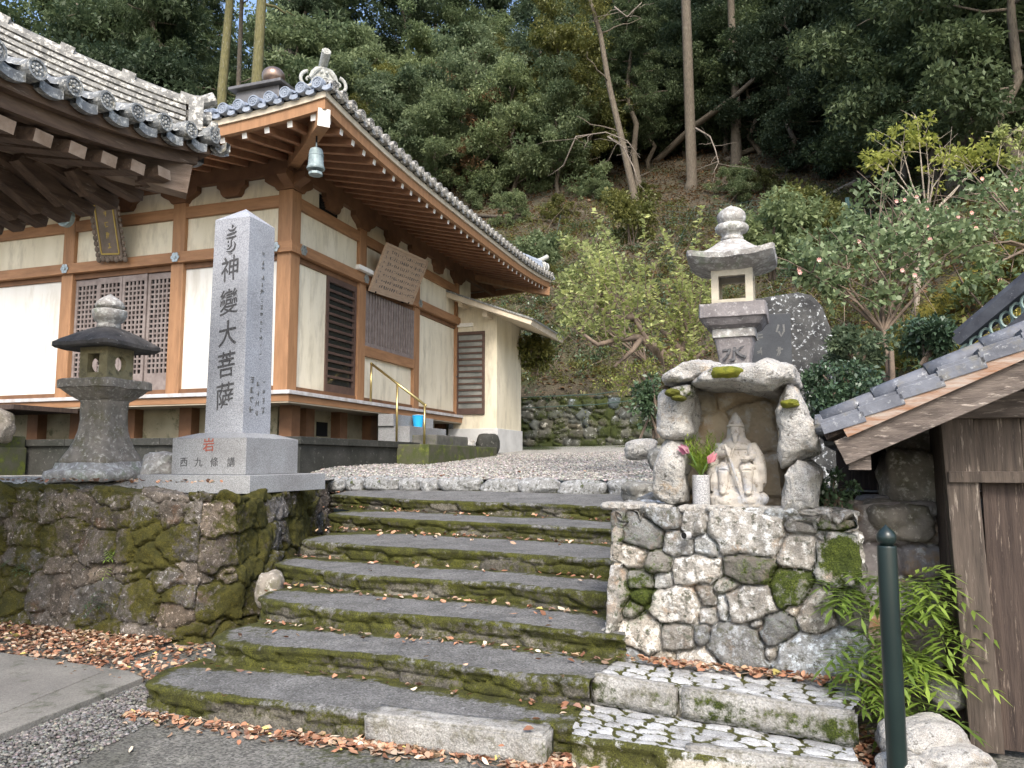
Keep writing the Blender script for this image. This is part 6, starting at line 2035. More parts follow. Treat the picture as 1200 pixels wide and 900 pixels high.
make_kind('dark1', 4, 13.0, 4.0, 2.6, 154, 190, lf_dark, (.17, .30), .24)
make_kind('dark2', 5, 12.0, 4.2, 1.8, 154, 190, lf_dark, (.17, .30), .22)
make_kind('cedar', 6, 19.0, 3.2, 8.5, 182, 150, lf_dark, (.20, .36), .30, kind='cedar', asp=.22)
make_kind('yellow', 7, 7.0, 2.2, 2.4, 56, 110, lf_yellow, (.13, .21), .09)
make_kind('brown', 8, 7.5, 2.6, 1.5, 56, 90, lf_brown, (.10, .17), .10)
make_kind('low1', 9, 3.6, 2.3, .2, 84, 150, lf_ever, (.12, .20), .07)
make_kind('low2', 10, 3.0, 2.0, .2, 70, 140, lf_olive, (.11, .18), .06)
KL = {'ever1': 'glossy evergreen tree', 'ever2': 'bushy evergreen tree', 'olive': 'olive green loose tree', 'dark1': 'dark dense tree', 'dark2': 'broad dark tree', 'cedar': 'tall straight cedar',
      'yellow': 'small yellow leaved tree', 'brown': 'thin brown leaved tree', 'low1': 'low evergreen undergrowth tree', 'low2': 'low olive undergrowth tree'}
tg = random.Random(77)
def plant(key, px, Y, scale=1.0, sink=.3, rz=None, label=None, lean=0.0, x=None, group='trees of the hillside wood', tmat=None):
    if x is None: x = (px - 600) / FPX * Y
    z = hz1(x, Y) - sink
    nm = {'c': 'cedar_tree', 'd': 'forest_tree', 'e': 'evergreen_tree', 'o': 'forest_tree', 'y': 'forest_tree', 'b': 'forest_tree', 'l': 'undergrowth_tree'}[key[0]]
    o = thing(nm, label, 'tree', (x, Y, z), tg.uniform(0, 6.28) if rz is None else rz, group)
    o.rotation_euler.x = lean
    s = scale * tg.uniform(.92, 1.08)
    o.scale = (s, s, s * tg.uniform(.92, 1.08))
    for nm2, me in zip(('crown', 'trunk'), kinds[key]):
        c = bpy.data.objects.new(nm2, me); COL.objects.link(c); c.parent = o
    if tmat is not None:
        c.material_slots[0].link = 'OBJECT'; c.material_slots[0].material = tmat
    return o
near_what = [(0, 200, 'above the gate eave at the far left'), (200, 330, 'behind the copper roof ball'), (330, 460, 'above the pale tipped roof corner'), (460, 580, 'above the long right eave'),
             (580, 700, 'over the far end of the hall roof'), (700, 790, 'left of the tall bare trunk'), (790, 850, 'behind the tall bare trunk'), (850, 960, 'above the tall lantern'),
             (960, 1080, 'above the green fence posts'), (1080, 1300, 'above the camellia bank')]
def where(px):
    for a_, b_, w in near_what:
        if a_ <= px < b_: return w
    return 'beyond the edge of the wood'
rows = []
def row(keys, pxs, py, s0, jit=8):
    for i, px in enumerate(pxs):
        rows.append((keys[i % len(keys)], px + tg.uniform(-9, 9), (py(px) if callable(py) else py) + tg.uniform(-jit, jit), s0 * tg.uniform(.88, 1.12)))
front = lambda px: np.interp(px, [300, 560, 700, 760, 850, 900, 1000, 1100, 1200], [240, 236, 222, 190, 178, 186, 196, 200, 196])
row(['ever1', 'ever2', 'olive', 'ever2', 'ever1', 'brown'], range(330, 700, 46), front, 1.10)
row(['ever2', 'ever1', 'ever1', 'olive'], range(305, 730, 50), lambda p: front(p) - 26, 1.25)
row(['olive', 'ever1', 'yellow', 'ever2', 'brown'], range(330, 740, 52), lambda p: front(p) - 52, 1.35)
row(['dark2', 'ever1', 'ever2', 'dark1'], range(310, 760, 55), lambda p: front(p) - 82, 1.35)
row(['dark1', 'dark2'], range(770, 1240, 44), front, .80)
row(['dark2', 'dark1'], range(740, 1240, 50), lambda p: front(p) - 32, 1.0)
row(['dark1', 'dark2', 'ever2'], range(720, 1240, 56), lambda p: front(p) - 66, 1.2)
row(['cedar', 'dark2'], range(330, 1240, 84), lambda p: front(p) - 100, 1.15)
for px, Y, k_, s_ in ((-60, 34, 'ever1', 1.3), (10, 36, 'dark2', 1.15), (60, 38, 'ever2', 1.5), (110, 35, 'ever1', 1.2), (160, 38, 'dark1', 1.15), (205, 36, 'ever2', 1.15), (300, 46, 'ever1', 1.15), (30, 48, 'dark1', 1.5), (90, 50, 'dark2', 1.6),
                      (150, 48, 'dark1', 1.6), (215, 50, 'dark2', 1.5), (330, 52, 'ever1', 1.7), (-20, 56, 'dark2', 1.9), (60, 60, 'dark1', 1.9), (130, 62, 'dark2', 2.0), (190, 60, 'olive', 2.0), (380, 66, 'ever1', 2.2)):
    rows.append((k_, px, -Y, s_))
for px, Y, s_ in ((170, 45, 1.1), (120, 52, 1.2), (225, 56, 1.3), (330, 56, 1.2), (60, 46, 1.1), (385, 60, 1.2), (740, 44, .8), (1145, 26, .95), (1185, 33, 1.0)):
    rows.append(('cedar', px, -Y, s_))
seen_ = {}
for key, px, py, s_ in rows:
    if py < 0: Y = -py
    else:
        Y = hill_hit(px, max(py, 60)).y
    w = where(px) if px >= 0 else 'at the far left beyond the gate roof'
    k_ = (key, w)
    seen_[k_] = seen_.get(k_, 0) + 1
    lab = KL[key] + ' ' + w + ['', ', nearer the crest', ', deeper in the wood', ', farthest back', ', last of that row', ', tallest of that row', ', half hidden by the others'][min(6, seen_[k_] - 1)]
    plant(key, px, Y, s_, label=lab, tmat=(m_bark_moss if key == 'cedar' and px in (248, 281) else None))
for k_i, (px, py, key, s_) in enumerate(((600, 262, 'low1', .6), (655, 256, 'low2', .55), (870, 230, 'low1', .6), (905, 222, 'low2', .6), (760, 232, 'low2', .45), (640, 320, 'low2', .35), (700, 235, 'low1', .5), (570, 240, 'low1', .7))):
    plant(key, px, hill_hit(px, py).y, s_, label=KL[key] + ' on the open slope at ' + ['the hall roof end', 'the plum tree top', 'the green net', 'the right net post', 'the bare trunk foot', 'the far rubble wall', 'the litter above the plum', 'the long eave tip'][k_i])

# individual trunks and fallen wood
m_twig_far = MAT('grey_dead_wood', (.26, .22, .18), (.15, .125, .10), 8, .85)
def lone(name, label, cat, pts, rad, mat, sides=10, group=None):
    m = MB(); m.tube(pts, rad, sides)
    o = m.build(name, mat, None, smooth=True)
    tag(o, label, cat, group)
    return o
b0 = hill_hit(810, 219)
Yt = b0.y
tt = thing('tall_bare_tree', 'tall straight tree with a bare grey-brown trunk rising from the bare slope', 'tree', b0)
m = MB(); m.tube([Vector((0, 0, -.5)), Vector((0, 0, 0)), Vector((.05, 0, .4)), Vector((.0, 0, 6)), Vector((-.05, 0, 12)), Vector((0, 0, 20)), Vector((0, 0, 24))], [.45, .38, .31, .29, .27, .20, .10], 14)
m.build('trunk', m_bark, tt, smooth=True)
c = bpy.data.objects.new('crown', kinds['cedar'][0]); COL.objects.link(c); c.parent = tt; c.location = (0, 0, 7); c.scale = (1.1, 1.1, 1)
def bare_tree(name, label, px, Y, r, mat, dx=0.0, H=24, crown=None, cs=1.0):
    x = (px - 600) / FPX * Y
    b = Vector((x, Y, hz1(x, Y)))
    t = thing(name, label, 'tree', b)
    g = np.random.default_rng(int(px))
    pts = [Vector((0, 0, -.6)), Vector((0, 0, 0))] + [Vector((dx * k / 6 + g.normal(0, .08), 0, H * k / 6)) for k in range(1, 7)]
    m = MB(); m.tube(pts, [r * 1.5, r * 1.25] + [r * (1 - .1 * k) for k in range(1, 7)], 12)
    for k in range(5):
        p = pts[3 + k % 4]; a_ = g.uniform(0, 6.28)
        branchy(m, p, p + Vector((math.cos(a_) * 2.2, math.sin(a_), g.uniform(-.2, 1.4))), r * .22, .015, g, .5, 6, 5)
    m.build('trunk', mat, t, smooth=True)
    c = bpy.data.objects.new('crown', kinds[crown or 'cedar'][0]); COL.objects.link(c); c.parent = t; c.location = (dx, 0, H - 12 if not crown else H - 6); c.scale = (cs, cs, 1)
bare_tree('mossy_tree', 'tall tree with a straight yellow mossy trunk behind the gate roof end', 246, 33, .30, m_bark_moss)
bare_tree('mossy_tree', 'second mossy yellow trunk just behind the copper ball', 280, 31.5, .34, m_bark_moss, .5)
bare_tree('forest_tree', 'thin dark trunk between the two mossy yellow trunks', 263, 35, .16, m_bark)
bare_tree('forest_tree', 'leaning dark trunk left of the tall bare tree', 757, 37, .20, m_bark, -3.2, 16, 'olive', .7)
bare_tree('forest_tree', 'slim dark trunk standing deep behind the dead leaning trunk', 872, 44, .28, m_bark)
bare_tree('forest_tree', 'broad dark trunk above the yellow sapling', 1150, 25, .52, m_bark, -.4)
bare_tree('forest_tree', 'slim trunk right beside the broad dark trunk', 1172, 26, .17, m_bark)
p0, p1 = hill_hit(770, 188), at(925, 55, Yt - 2)
lone('leaning_dead_trunk', 'long dead trunk leaning diagonally across the slope past the bare tree', 'dead tree', [p0 - Vector((.6, 0, .5)), p0, p0.lerp(p1, .3) + Vector((0, 0, .15)), p0.lerp(p1, .65) - Vector((.2, 0, .35)), p1], [.24, .23, .20, .15, .07], m_bark)
p0 = hill_hit(968, 232); p1 = at(1068, 198, p0.y + .2)
lone('fallen_log', 'pale curved fallen log beside the green fence post on the bank', 'log', [p0, p0.lerp(p1, .35) + Vector((0, 0, .22)), p0.lerp(p1, .7) + Vector((0, 0, .2)), p1 + Vector((0, 0, .1))], [.16, .17, .17, .13], m_twig_pale)
for k, (a_, b_, r_0, lab) in enumerate([((845, 162), (895, 160), .26, 'thick dark log lying on the bare slope'), ((850, 190), (905, 172), .16, 'mossy log lying below the thick dark log'), ((668, 250), (760, 262), .10, 'thin log along the net line above the plum tree'),
                                        ((560, 255), (650, 262), .10, 'thin log on the slope just above the hall roof end'), ((1050, 235), (1110, 228), .10, 'grey stick log in front of the little yellow tree')]):
    p0, p1 = hill_hit(*a_), hill_hit(*b_)
    lone('fallen_log', lab, 'log', [p0 + Vector((0, 0, r_0 * .7)), p0.lerp(p1, .5) + Vector((0, -.1, r_0 * 1.3)), p1 + Vector((0, 0, r_0))], [r_0, r_0 * 1.05, r_0 * .75], m_bark)
g = np.random.default_rng(5)
for k, (pts, lab) in enumerate([([(815, 150), (832, 160), (838, 175), (842, 190), (835, 205)], 'pale bent dead sapling just right of the tall bare trunk'), ([(720, 8), (735, 20), (752, 3)], 'bare arching branch at the top of the wood'),
                                ([(660, 195), (675, 160), (710, 155), (735, 165), (750, 185)], 'drooping bare bush branch over the litter slope'), ([(712, 160), (730, 172), (742, 195), (750, 220)], 'thin drooping bare stem left of the tall trunk')]):
    Y = 28 if k != 1 else 30
    P_ = [at(a_, b_, Y - .15 * i) for i, (a_, b_) in enumerate(pts)]
    m = MB(); m.tube(P_, [.035 - .006 * i for i in range(len(P_))], 6)
    for i in range(9):
        q = P_[g.integers(0, len(P_) - 1)].lerp(P_[g.integers(1, len(P_))], g.uniform(0, 1))
        q = P_[min(len(P_) - 2, i % (len(P_) - 1))].lerp(P_[min(len(P_) - 1, i % (len(P_) - 1) + 1)], g.uniform(0, 1))
        branchy(m, q, q + Vector((g.normal(0, .9), g.normal(0, .3), g.uniform(-.9, .5))), .012, .004, g, .5, 5, 4)
    tag(m.build('dead_branch', m_twig_far, None, smooth=True), lab, 'dead branch')

# undergrowth and litter scattered over the open slope: nobody could count it
def hill_scatter(n, x0, x1, y0, y1, g, cond=None):
    X = g.uniform(x0, x1, n); Y = g.uniform(y0, y1, n)
    Z = hill_z(X, Y); d = foot_dist(X, Y)
    ok = d > .15
    if cond is not None: ok &= cond(X, Y, d)
    return np.stack([X, Y, Z], -1)[ok]
g = np.random.default_rng(21)
nz = lambda P, s, sd: fbm(P * s, sd, 3)
P = hill_scatter(12000, -10, 24, 6, 40, g, lambda X, Y, d: (fbm(np.stack([X, Y, X * 0], -1) * .35, 31, 3) > (-.45 + .40 * sstep(d, 6, 18))) & (d < 19))
V, F, T = clump_leaves(P + np.array([0, 0, .12]), g.uniform(.14, .42, len(P)), 34, g, (.06, .13), .42, .7)
tag(np_mesh('undergrowth', V, F, lf_olive, None, False, {'tone': T * .8}), 'low olive green undergrowth over the slope', kind='stuff', cat='undergrowth')
P = hill_scatter(4200, -10, 24, 6, 38, g, lambda X, Y, d: (fbm(np.stack([X, Y, X * 0], -1) * .4, 37, 3) > -.05) & (d < 17))
V, F, T = clump_leaves(P + np.array([0, 0, .18]), g.uniform(.16, .45, len(P)), 34, g, (.07, .15), .42, .7)
tag(np_mesh('undergrowth', V, F, lf_ivy, None, False, {'tone': T}), 'dark glossy ground plants over the slope', kind='stuff', cat='undergrowth')
P = hill_scatter(95000, -12, 30, 7, 56, g)
n = len(P)
Dd = g.normal(0, 1, (n, 3)); Dd[:, 2] = g.uniform(-.2, .5, n)
l = g.uniform(.10, .24, n)
V, F, T = quads_leaves(P + np.array([0, 0, .03]), Dd, np.tile([0, 0, 1.0], (n, 1)) + g.normal(0, .4, (n, 3)), l, l * .5, g.uniform(0, 1, n))
tag(np_mesh('leaf_litter', V, F, lf_brown, None, False, {'tone': T}), 'brown leaf litter over the whole slope', kind='stuff', cat='leaf litter')
# twigs standing and lying on the slope
m = MB()
P = hill_scatter(1500, -8, 24, 8, 38, g, lambda X, Y, d: d > 1)
for p in P[:900]:
    a_ = g.uniform(0, 6.28); L = g.uniform(.4, 1.6); up_ = abs(g.normal(0, .5))
    p = Vector(p); q = p + Vector((math.cos(a_) * L, math.sin(a_) * L * .5, up_ * L + .1))
    m.tube([p, p.lerp(q, .5) + Vector((g.normal(0, .06), 0, g.normal(0, .06))), q], [.018, .012, .004], 4, caps=False)
tag(m.build('brushwood', m_twig, None), 'dead twigs and brushwood lying on the slope', kind='stuff', cat='brushwood')
# grass on the near bank
def grass(P, g, L, w, tone, blades, spread=.08, droop=.6, mat=lf_grass, name='bank_grass', label='', smooth=False):
    n = len(P) * blades
    idx = np.repeat(np.arange(len(P)), blades)
    base = P[idx] + np.c_[g.normal(0, spread, n), g.normal(0, spread, n), np.zeros(n) - .03]
    a_ = g.uniform(0, 6.28, n)
    out = np.c_[np.cos(a_), np.sin(a_), np.zeros(n)]
    out[:, 1] -= .35
    l = g.uniform(L[0], L[1], n)
    S = np.c_[-np.sin(a_), np.cos(a_), np.zeros(n)]
    K = 4
    V = []
    for k in range(K + 1):
        t = k / K
        c_ = base + np.array([0, 0, 1.0]) * (l * (t - droop * t * t * .9))[:, None] + out * (l * .75 * t * t)[:, None]
        ww = (w * (1 - t) ** .7 + .001)
        V += [c_ - S * ww / 2, c_ + S * ww / 2]
    V = np.stack(V, 1)
    F = []
    for k in range(K):
        b = np.arange(n) * (2 * (K + 1)) + 2 * k
        F.append(np.stack([b, b + 1, b + 3, b + 2], -1))
    T = np.repeat(np.clip(tone[idx] + g.normal(0, .2, n), 0, 1), 2 * (K + 1))
    return tag(np_mesh(name, V.reshape(-1, 3), np.concatenate(F), mat, None, False, {'tone': T}), label, kind='stuff', cat='grass')
P = hill_scatter(2600, 3.4, 12, 6.2, 15, g, lambda X, Y, d: (d > .3) & (d < 5.5) & (fbm(np.stack([X, Y, X * 0], -1) * .9, 41, 2) > -.3))
grass(P, g, (.3, .75), .013, g.uniform(.2, 1, len(P)), 34, .10, .9, label='long pale yellow-green grass hanging down the right bank')
P = hill_scatter(1200, -1, 6, 15, 24, g, lambda X, Y, d: (d > .2) & (d < 3.5))
grass(P, g, (.2, .45), .02, g.uniform(0, .5, len(P)), 16, .10, .9, mat=lf_olive, label='short grass and weeds hanging over the far rubble wall')

# ---------------------------------------------------------------- plum tree between the hall and the lantern
g = np.random.default_rng(8)
PB = Vector((2.35, 9.6, 1.25))
pt = thing('plum_tree', 'crooked plum tree with upright yellow-green leafy shoots before the rubble wall', 'tree', PB)
m = MB()
def bend(pts, r0, r1, sides=7):
    n = len(pts); m.tube([Vector(p) for p in pts], [r0 + (r1 - r0) * i / (n - 1) for i in range(n)], sides)
def loc(px, py, Y): return at(px, py, Y) - PB
tr0 = [Vector((0, 0, -.3)), Vector((-.1, 0, .4)), loc(795, 440, 9.5), loc(775, 415, 9.4), loc(752, 395, 9.3)]
bend(tr0, .10, .06, 9)
arms = [[loc(795, 440, 9.5), loc(800, 412, 9.5), loc(806, 385, 9.6), loc(795, 362, 9.6)], [loc(775, 415, 9.4), loc(760, 402, 9.3), loc(742, 372, 9.2), loc(728, 350, 9.1)], [loc(752, 395, 9.3), loc(722, 398, 9.0), loc(700, 404, 8.9), loc(684, 392, 8.9)],
        [loc(790, 430, 9.5), loc(815, 422, 9.7), loc(828, 408, 9.8), loc(836, 396, 9.9)], [loc(742, 372, 9.2), loc(720, 372, 9.1), loc(705, 362, 9.0)], [loc(800, 412, 9.5), loc(782, 392, 9.7), loc(770, 385, 9.8)], [loc(752, 395, 9.3), loc(742, 410, 9.1), loc(720, 430, 9.0)],
        [loc(728, 350, 9.1), loc(712, 344, 9.1), loc(694, 348, 9.1)], [loc(806, 385, 9.6), loc(820, 372, 9.7), loc(834, 360, 9.8)]]
for a_ in arms: bend(a_, .045, .018)
LP, LD, LT = [], [], []
starts = []
for a_ in arms:
    for i in range(len(a_) - 1):
        for u in (.1, .35, .6, .85): starts.append(a_[i].lerp(a_[i + 1], u))
for i in range(104):
    s = starts[g.integers(0, len(starts))] + Vector((g.normal(0, .12), g.normal(0, .25), g.normal(0, .05)))
    px_ = s.x
    hgt = g.uniform(.3, .85) + (.85 if (-.9 < px_ + .0 < .35 and g.random() < .16) else 0)
    lean = Vector((g.normal(0, .30) + (px_ + .35) * .22, g.normal(0, .28), 1))
    if i % 5 == 0: lean = Vector((g.normal(0, .8), g.normal(0, .5), .35)); hgt *= .7
    tip = s + lean * hgt
    mid = s.lerp(tip, .5) + Vector((g.normal(0, .04), g.normal(0, .04), 0))
    m.tube([s, mid, tip], [.007, .005, .002], 4, caps=False)
    k = int(hgt * 62)
    for j in range(k):
        t = g.uniform(.10, 1.0)
        p = (s.lerp(mid, t * 2) if t < .5 else mid.lerp(tip, t * 2 - 1))
        a2 = g.uniform(0, 6.28)
        LP.append(tuple(p)); LD.append((math.cos(a2), math.sin(a2), g.uniform(-.1, .9))); LT.append(np.clip(.35 + .5 * t + g.normal(0, .22), 0, 1))
    
m.build('trunk', m_twig, pt, smooth=True)
LP, LD, LT = np.array(LP), np.array(LD), np.array(LT)
l = g.uniform(.05, .095, len(LP))
V, F, T = quads_leaves(LP, LD, np.tile([0, 0, 1.0], (len(LP), 1)) + g.normal(0, .4, (len(LP), 3)), l, l * .55, LT)
np_mesh('crown', V, F, lf_plum, pt, False, {'tone': T})
# wiry yellow shrub leaning over the yard edge
def twiggy(name, label, cat, base, spots, leafmat, L, n_leaf, trunk_r=.03, wid=.10, seed=1, twigmat=m_twig, flowers=0, group=None, asp=.55, per=None):
    g = np.random.default_rng(seed)
    root = thing(name, label, cat, base, 0, group)
    m = MB()
    C, Rr = [], []
    tips = [at(px, py, Y) - Vector(base) for (px, py, Y, r) in spots]
    cen = sum(tips, Vector((0, 0, 0))) / len(tips)
    forks = []
    for q in range(3):
        f_ = Vector((cen.x * .45 + (q - 1) * .14 * abs(tips[0].x - tips[-1].x) + g.normal(0, .05), cen.y * .45 + g.normal(0, .08), cen.z * (.42 + .08 * q)))
        forks.append(f_)
        m.tube([Vector((g.normal(0, .03), g.normal(0, .03), -.2)), f_ * .5 + Vector((g.normal(0, .06), g.normal(0, .06), .02)), f_], [trunk_r * 1.6, trunk_r * 1.3, trunk_r * .9], 7, caps=False)
    for (px, py, Y, r), tip in zip(spots, tips):
        f_ = min(forks, key=lambda q_: (q_ - tip).length)
        md = f_.lerp(tip, .5) + Vector((g.normal(0, .09), g.normal(0, .09), g.normal(0, .05)))
        m.tube([f_, md, tip], [trunk_r * .7, trunk_r * .45, trunk_r * .15], 6, caps=False)
        for q in range(5):
            s = md.lerp(tip, g.uniform(.3, 1)); e = tip + Vector((g.normal(0, r), g.normal(0, r), g.normal(0, r * .8)))
            m.tube([s, s.lerp(e, .5) + Vector((0, 0, .03)), e], [trunk_r * .3, trunk_r * .2, trunk_r * .08], 4, caps=False)
        kk = 7
        for q in range(kk):
            C.append((tip.x + g.normal(0, r * .55), tip.y + g.normal(0, r * .6), tip.z + g.normal(0, r * .45))); Rr.append(r * g.uniform(.3, .55))
    m.build('trunk' if cat == 'tree' else 'stem', twigmat, root, smooth=True)
    V, F, T = clump_leaves(np.array(C), np.array(Rr), max(4, n_leaf // len(C)), g, L, asp, .75)
    np_mesh('crown' if cat == 'tree' else 'foliage', V, F, leafmat, root, False, {'tone': T})
    if flowers:
        A_ = leaf_arr()
        for q in range(flowers):
            k = g.integers(0, len(C)); c_ = Vector(C[k]) + Vector((g.normal(0, .1), -Rr[k] * .8, g.normal(0, .1)))
            for j in range(7):
                a2 = j * .9; add_leaf(A_, c_, (math.cos(a2), -.6, math.sin(a2)), (0, -1, 0), .034, .026, g.uniform(0, 1))
        build_leaves(A_, 'blossom', lf_pink, root)
    return root
twiggy('wiry_shrub', 'wiry shrub with sparse yellow leaves below the plum tree', 'shrub', (2.2, 9.3, 1.2), [(722, 452, 9.0, .16), (745, 432, 9.0, .20), (765, 430, 9.1, .15), (730, 440, 9.2, .16), (790, 430, 9.3, .14), (810, 418, 9.3, .10)], lf_yellow, (.03, .055), 700, .015, seed=3)
twiggy('leafy_shrub', 'sparse pale green shrub between the hall corner and the plum tree', 'shrub', (2.6, 11.0, 1.3), [(672, 352, 11, .35), (690, 330, 11, .35), (700, 300, 11.2, .3), (688, 290, 11.2, .25), (715, 330, 11, .35), (675, 375, 11, .25), (700, 370, 11, .3), (668, 330, 11, .2)], lf_plum, (.05, .09), 2400, .025, seed=4)
# camellia on the bank
cb = hill_hit(1062, 420); cb = Vector((4.05, 8.0, hz1(4.05, 8.0)))
spots = [(960, 300, 8.6, .34), (990, 285, 8.8, .36), (1020, 275, 9.0, .36), (975, 330, 8.3, .3), (1010, 310, 8.5, .36), (1045, 290, 8.8, .36), (1075, 270, 9.0, .36), (1040, 330, 8.2, .32), (1075, 310, 8.5, .36), (1100, 285, 8.8, .36), (950, 320, 8.2, .22),
         (1060, 235, 9.6, .33), (1095, 245, 9.4, .36), (1130, 255, 9.2, .36), (1020, 245, 9.6, .28), (935, 310, 8.4, .2)]
twiggy('camellia', 'spreading camellia with glossy leaves and pale pink flowers on the bank', 'tree', tuple(cb), spots, lf_camellia, (.06, .11), 3500, .03, seed=12, twigmat=m_twig, flowers=16, asp=.6)
cb2 = Vector((6.2, 8.8, hz1(6.2, 8.8)))
spots = [(1130, 290, 8.6, .36), (1165, 270, 8.8, .38), (1195, 250, 9.0, .38), (1150, 320, 8.4, .34), (1185, 305, 8.6, .36), (1215, 290, 8.8, .36), (1165, 225, 9.6, .33), (1210, 215, 9.6, .3), (1240, 260, 9, .4)]
twiggy('camellia', 'second camellia with pale pink flowers above the hut roof', 'tree', tuple(cb2), spots, lf_camellia, (.06, .11), 2400, .03, seed=13, twigmat=m_twig, flowers=16, asp=.6)
yb = Vector((8.9, 16.5, hz1(8.9, 16.5)))
twiggy('yellow_sapling', 'bare stemmed sapling with bright yellow-green leaves above the camellia', 'tree', tuple(yb), [(1040, 185, yb.y, .42), (1055, 165, yb.y, .40), (1075, 140, yb.y, .34), (1095, 196, yb.y, .45), (1120, 182, yb.y, .42), (1145, 190, yb.y, .42), (1025, 190, yb.y, .3), (1165, 180, yb.y, .3), (1085, 165, yb.y, .3)],
       lf_yellow, (.09, .16), 1300, .035, seed=15, twigmat=m_twig_pale)
yb = Vector((10.8, 16.0, hz1(10.8, 16.0)))
twiggy('yellow_sapling', 'second yellow-green sapling at the right edge above the bank', 'tree', tuple(yb), [(1175, 160, yb.y, .2), (1195, 165, yb.y, .28), (1210, 150, yb.y, .3), (1188, 190, yb.y, .2)], lf_plum, (.08, .13), 800, .03, seed=16, twigmat=m_twig_pale)
def bush(name, label, px, py, Y, r, leafmat, n, L, seed, zf=.8, xyz=None):
    g = np.random.default_rng(seed)
    c_ = at(px, py, Y) if xyz is None else Vector(xyz)
    K = 26
    d = g.normal(0, 1, (K, 3)); d /= np.linalg.norm(d, axis=1, keepdims=True)
    C = d * (g.uniform(.2, .85, (K, 1)) ** .6) * np.array([r, r, r * zf])
    V, F, T = clump_leaves(C, g.uniform(.22, .40, K) * r, n // K, g, L, .5, .75)
    root = thing(name, label, 'shrub', c_)
    np_mesh('foliage', V, F, leafmat, root, False, {'tone': T})
    m = MB()
    for k in range(8):
        m.tube([Vector((g.normal(0, .05), g.normal(0, .05), -r * zf * 1.2)), Vector(C[k]) * .5, Vector(C[k])], [.014, .01, .004], 5, caps=False)
    m.build('stem', m_twig, root)
    return root
bush('evergreen_bush', 'dark evergreen bush spilling between the shrine and the hut eave', 985, 462, 5.15, .30, lf_ivy, 4200, (.028, .05), 31, 1.0)
bush('evergreen_bush', 'low dark bush below the yellow bank behind the hut roof', 1000, 412, 7.2, .30, lf_ever, 2400, (.04, .075), 32, .8)
bush('evergreen_bush', 'dark bush with a dead stem above the hut roof', 1085, 398, 7.4, .30, lf_ivy, 2200, (.045, .08), 33, .7)
bush('evergreen_bush', 'dull green bush against the net just right of the lantern tip', 905, 275, 11.5, .75, lf_ever, 6500, (.06, .11), 34, .8)
bush('evergreen_bush', 'mid green bush beneath the green fence post', 940, 255, 13.0, .75, lf_olive, 5500, (.06, .11), 35, .7)
bush('evergreen_bush', 'small dark fern bush behind the left boulders of the shrine', 768, 470, 8.3, .26, lf_ivy, 1800, (.04, .07), 36, 1.3)
bush('evergreen_bush', 'bush of green leaves at the back corner of the annex', 626, 412, 20.5, .55, lf_olive, 2600, (.08, .15), 37, 1.0)
bush('evergreen_bush', 'dark shrub on the slope above the annex roof', 630, 300, 24.5, 1.0, lf_ever, 4200, (.10, .17), 38, .8)
bush('evergreen_bush', 'yellowish bush on the slope above the wiry shrub', 740, 250, 24.0, 1.1, lf_olive, 4200, (.09, .16), 39, .8)
bush('ivy', 'small ivy plant hanging from the right boulder of the shrine', 975, 575, 4.35, .13, lf_ivy, 900, (.022, .040), 40, 1.3)

# ferns
def fern(name, label, base, fronds, seed, L=(.16, .30), leafL=.09, tone=(.2, 1), droop=.8, out=(0, -1), wl=.021, mat=lf_fern, nseg=6):
    g = np.random.default_rng(seed)
    root = thing(name, label, 'fern', base)
    A_ = leaf_arr()
    for k in range(fronds):
        a_ = math.atan2(out[1], out[0]) + g.normal(0, .95)
        l = g.uniform(*L); el = g.uniform(.1, 1.1)
        d = Vector((math.cos(a_) * math.cos(el), math.sin(a_) * math.cos(el), math.sin(el)))
        p0 = Vector((g.normal(0, .03), g.normal(0, .03), g.normal(0, .03)))
        tn = g.uniform(*tone)
        pts = []
        for i in range(nseg + 1):
            t = i / nseg
            pts.append(p0 + d * l * t + Vector((0, 0, -droop * l * t * t * .8)))
        for i in range(1, nseg + 1):
            ax = (pts[i] - pts[i - 1]).normalized(); s = ax.cross(Vector((0, 0, 1)))
            if s.length < 1e-3: continue
            s.normalize()
            ll = leafL * math.sin(math.pi * min(1, .25 + .75 * (1 - i / nseg) + .08)) + .02
            for sg in (-1, 1):
                add_leaf(A_, pts[i], s * sg + ax * .55 + Vector((0, 0, .12)), (0, 0, 1), ll, wl, tn + g.normal(0, .1), fold=.1, curl=.12)
        add_leaf(A_, pts[-1], (pts[-1] - pts[-2]), (0, 0, 1), leafL, wl, tn)
        for i in range(nseg):
            add_leaf(A_, pts[i], pts[i + 1] - pts[i], (0, 0, 1), l / nseg * 1.1, .004, tn)
    build_leaves(A_, 'frond', mat, root)
    return root
for k, (px, py, Y, n_, lab) in enumerate([(1000, 700, 4.02, 15, 'upper left clump of bright fern behind the bollard'), (1060, 690, 3.95, 20, 'upper bright fern tuft right of the bollard'), (1085, 730, 3.95, 20, 'wide yellow-green fern leaning on the hut post'),
                                          (1020, 760, 3.9, 18, 'middle fern clump hanging left of the bollard'), (1065, 780, 3.88, 18, 'lower bright fern clump beside the hut post'), (1050, 830, 3.8, 12, 'lowest fern tuft by the pale boulder'), (1010, 800, 3.85, 12, 'lowest fern tuft at the end of the paved steps')]):
    fern('fern', lab, tuple(at(px, py, Y)), n_, 60 + k, (.14, .30), .105, (.0, .55) if k in (3, 6) else (.25, 1), .75)
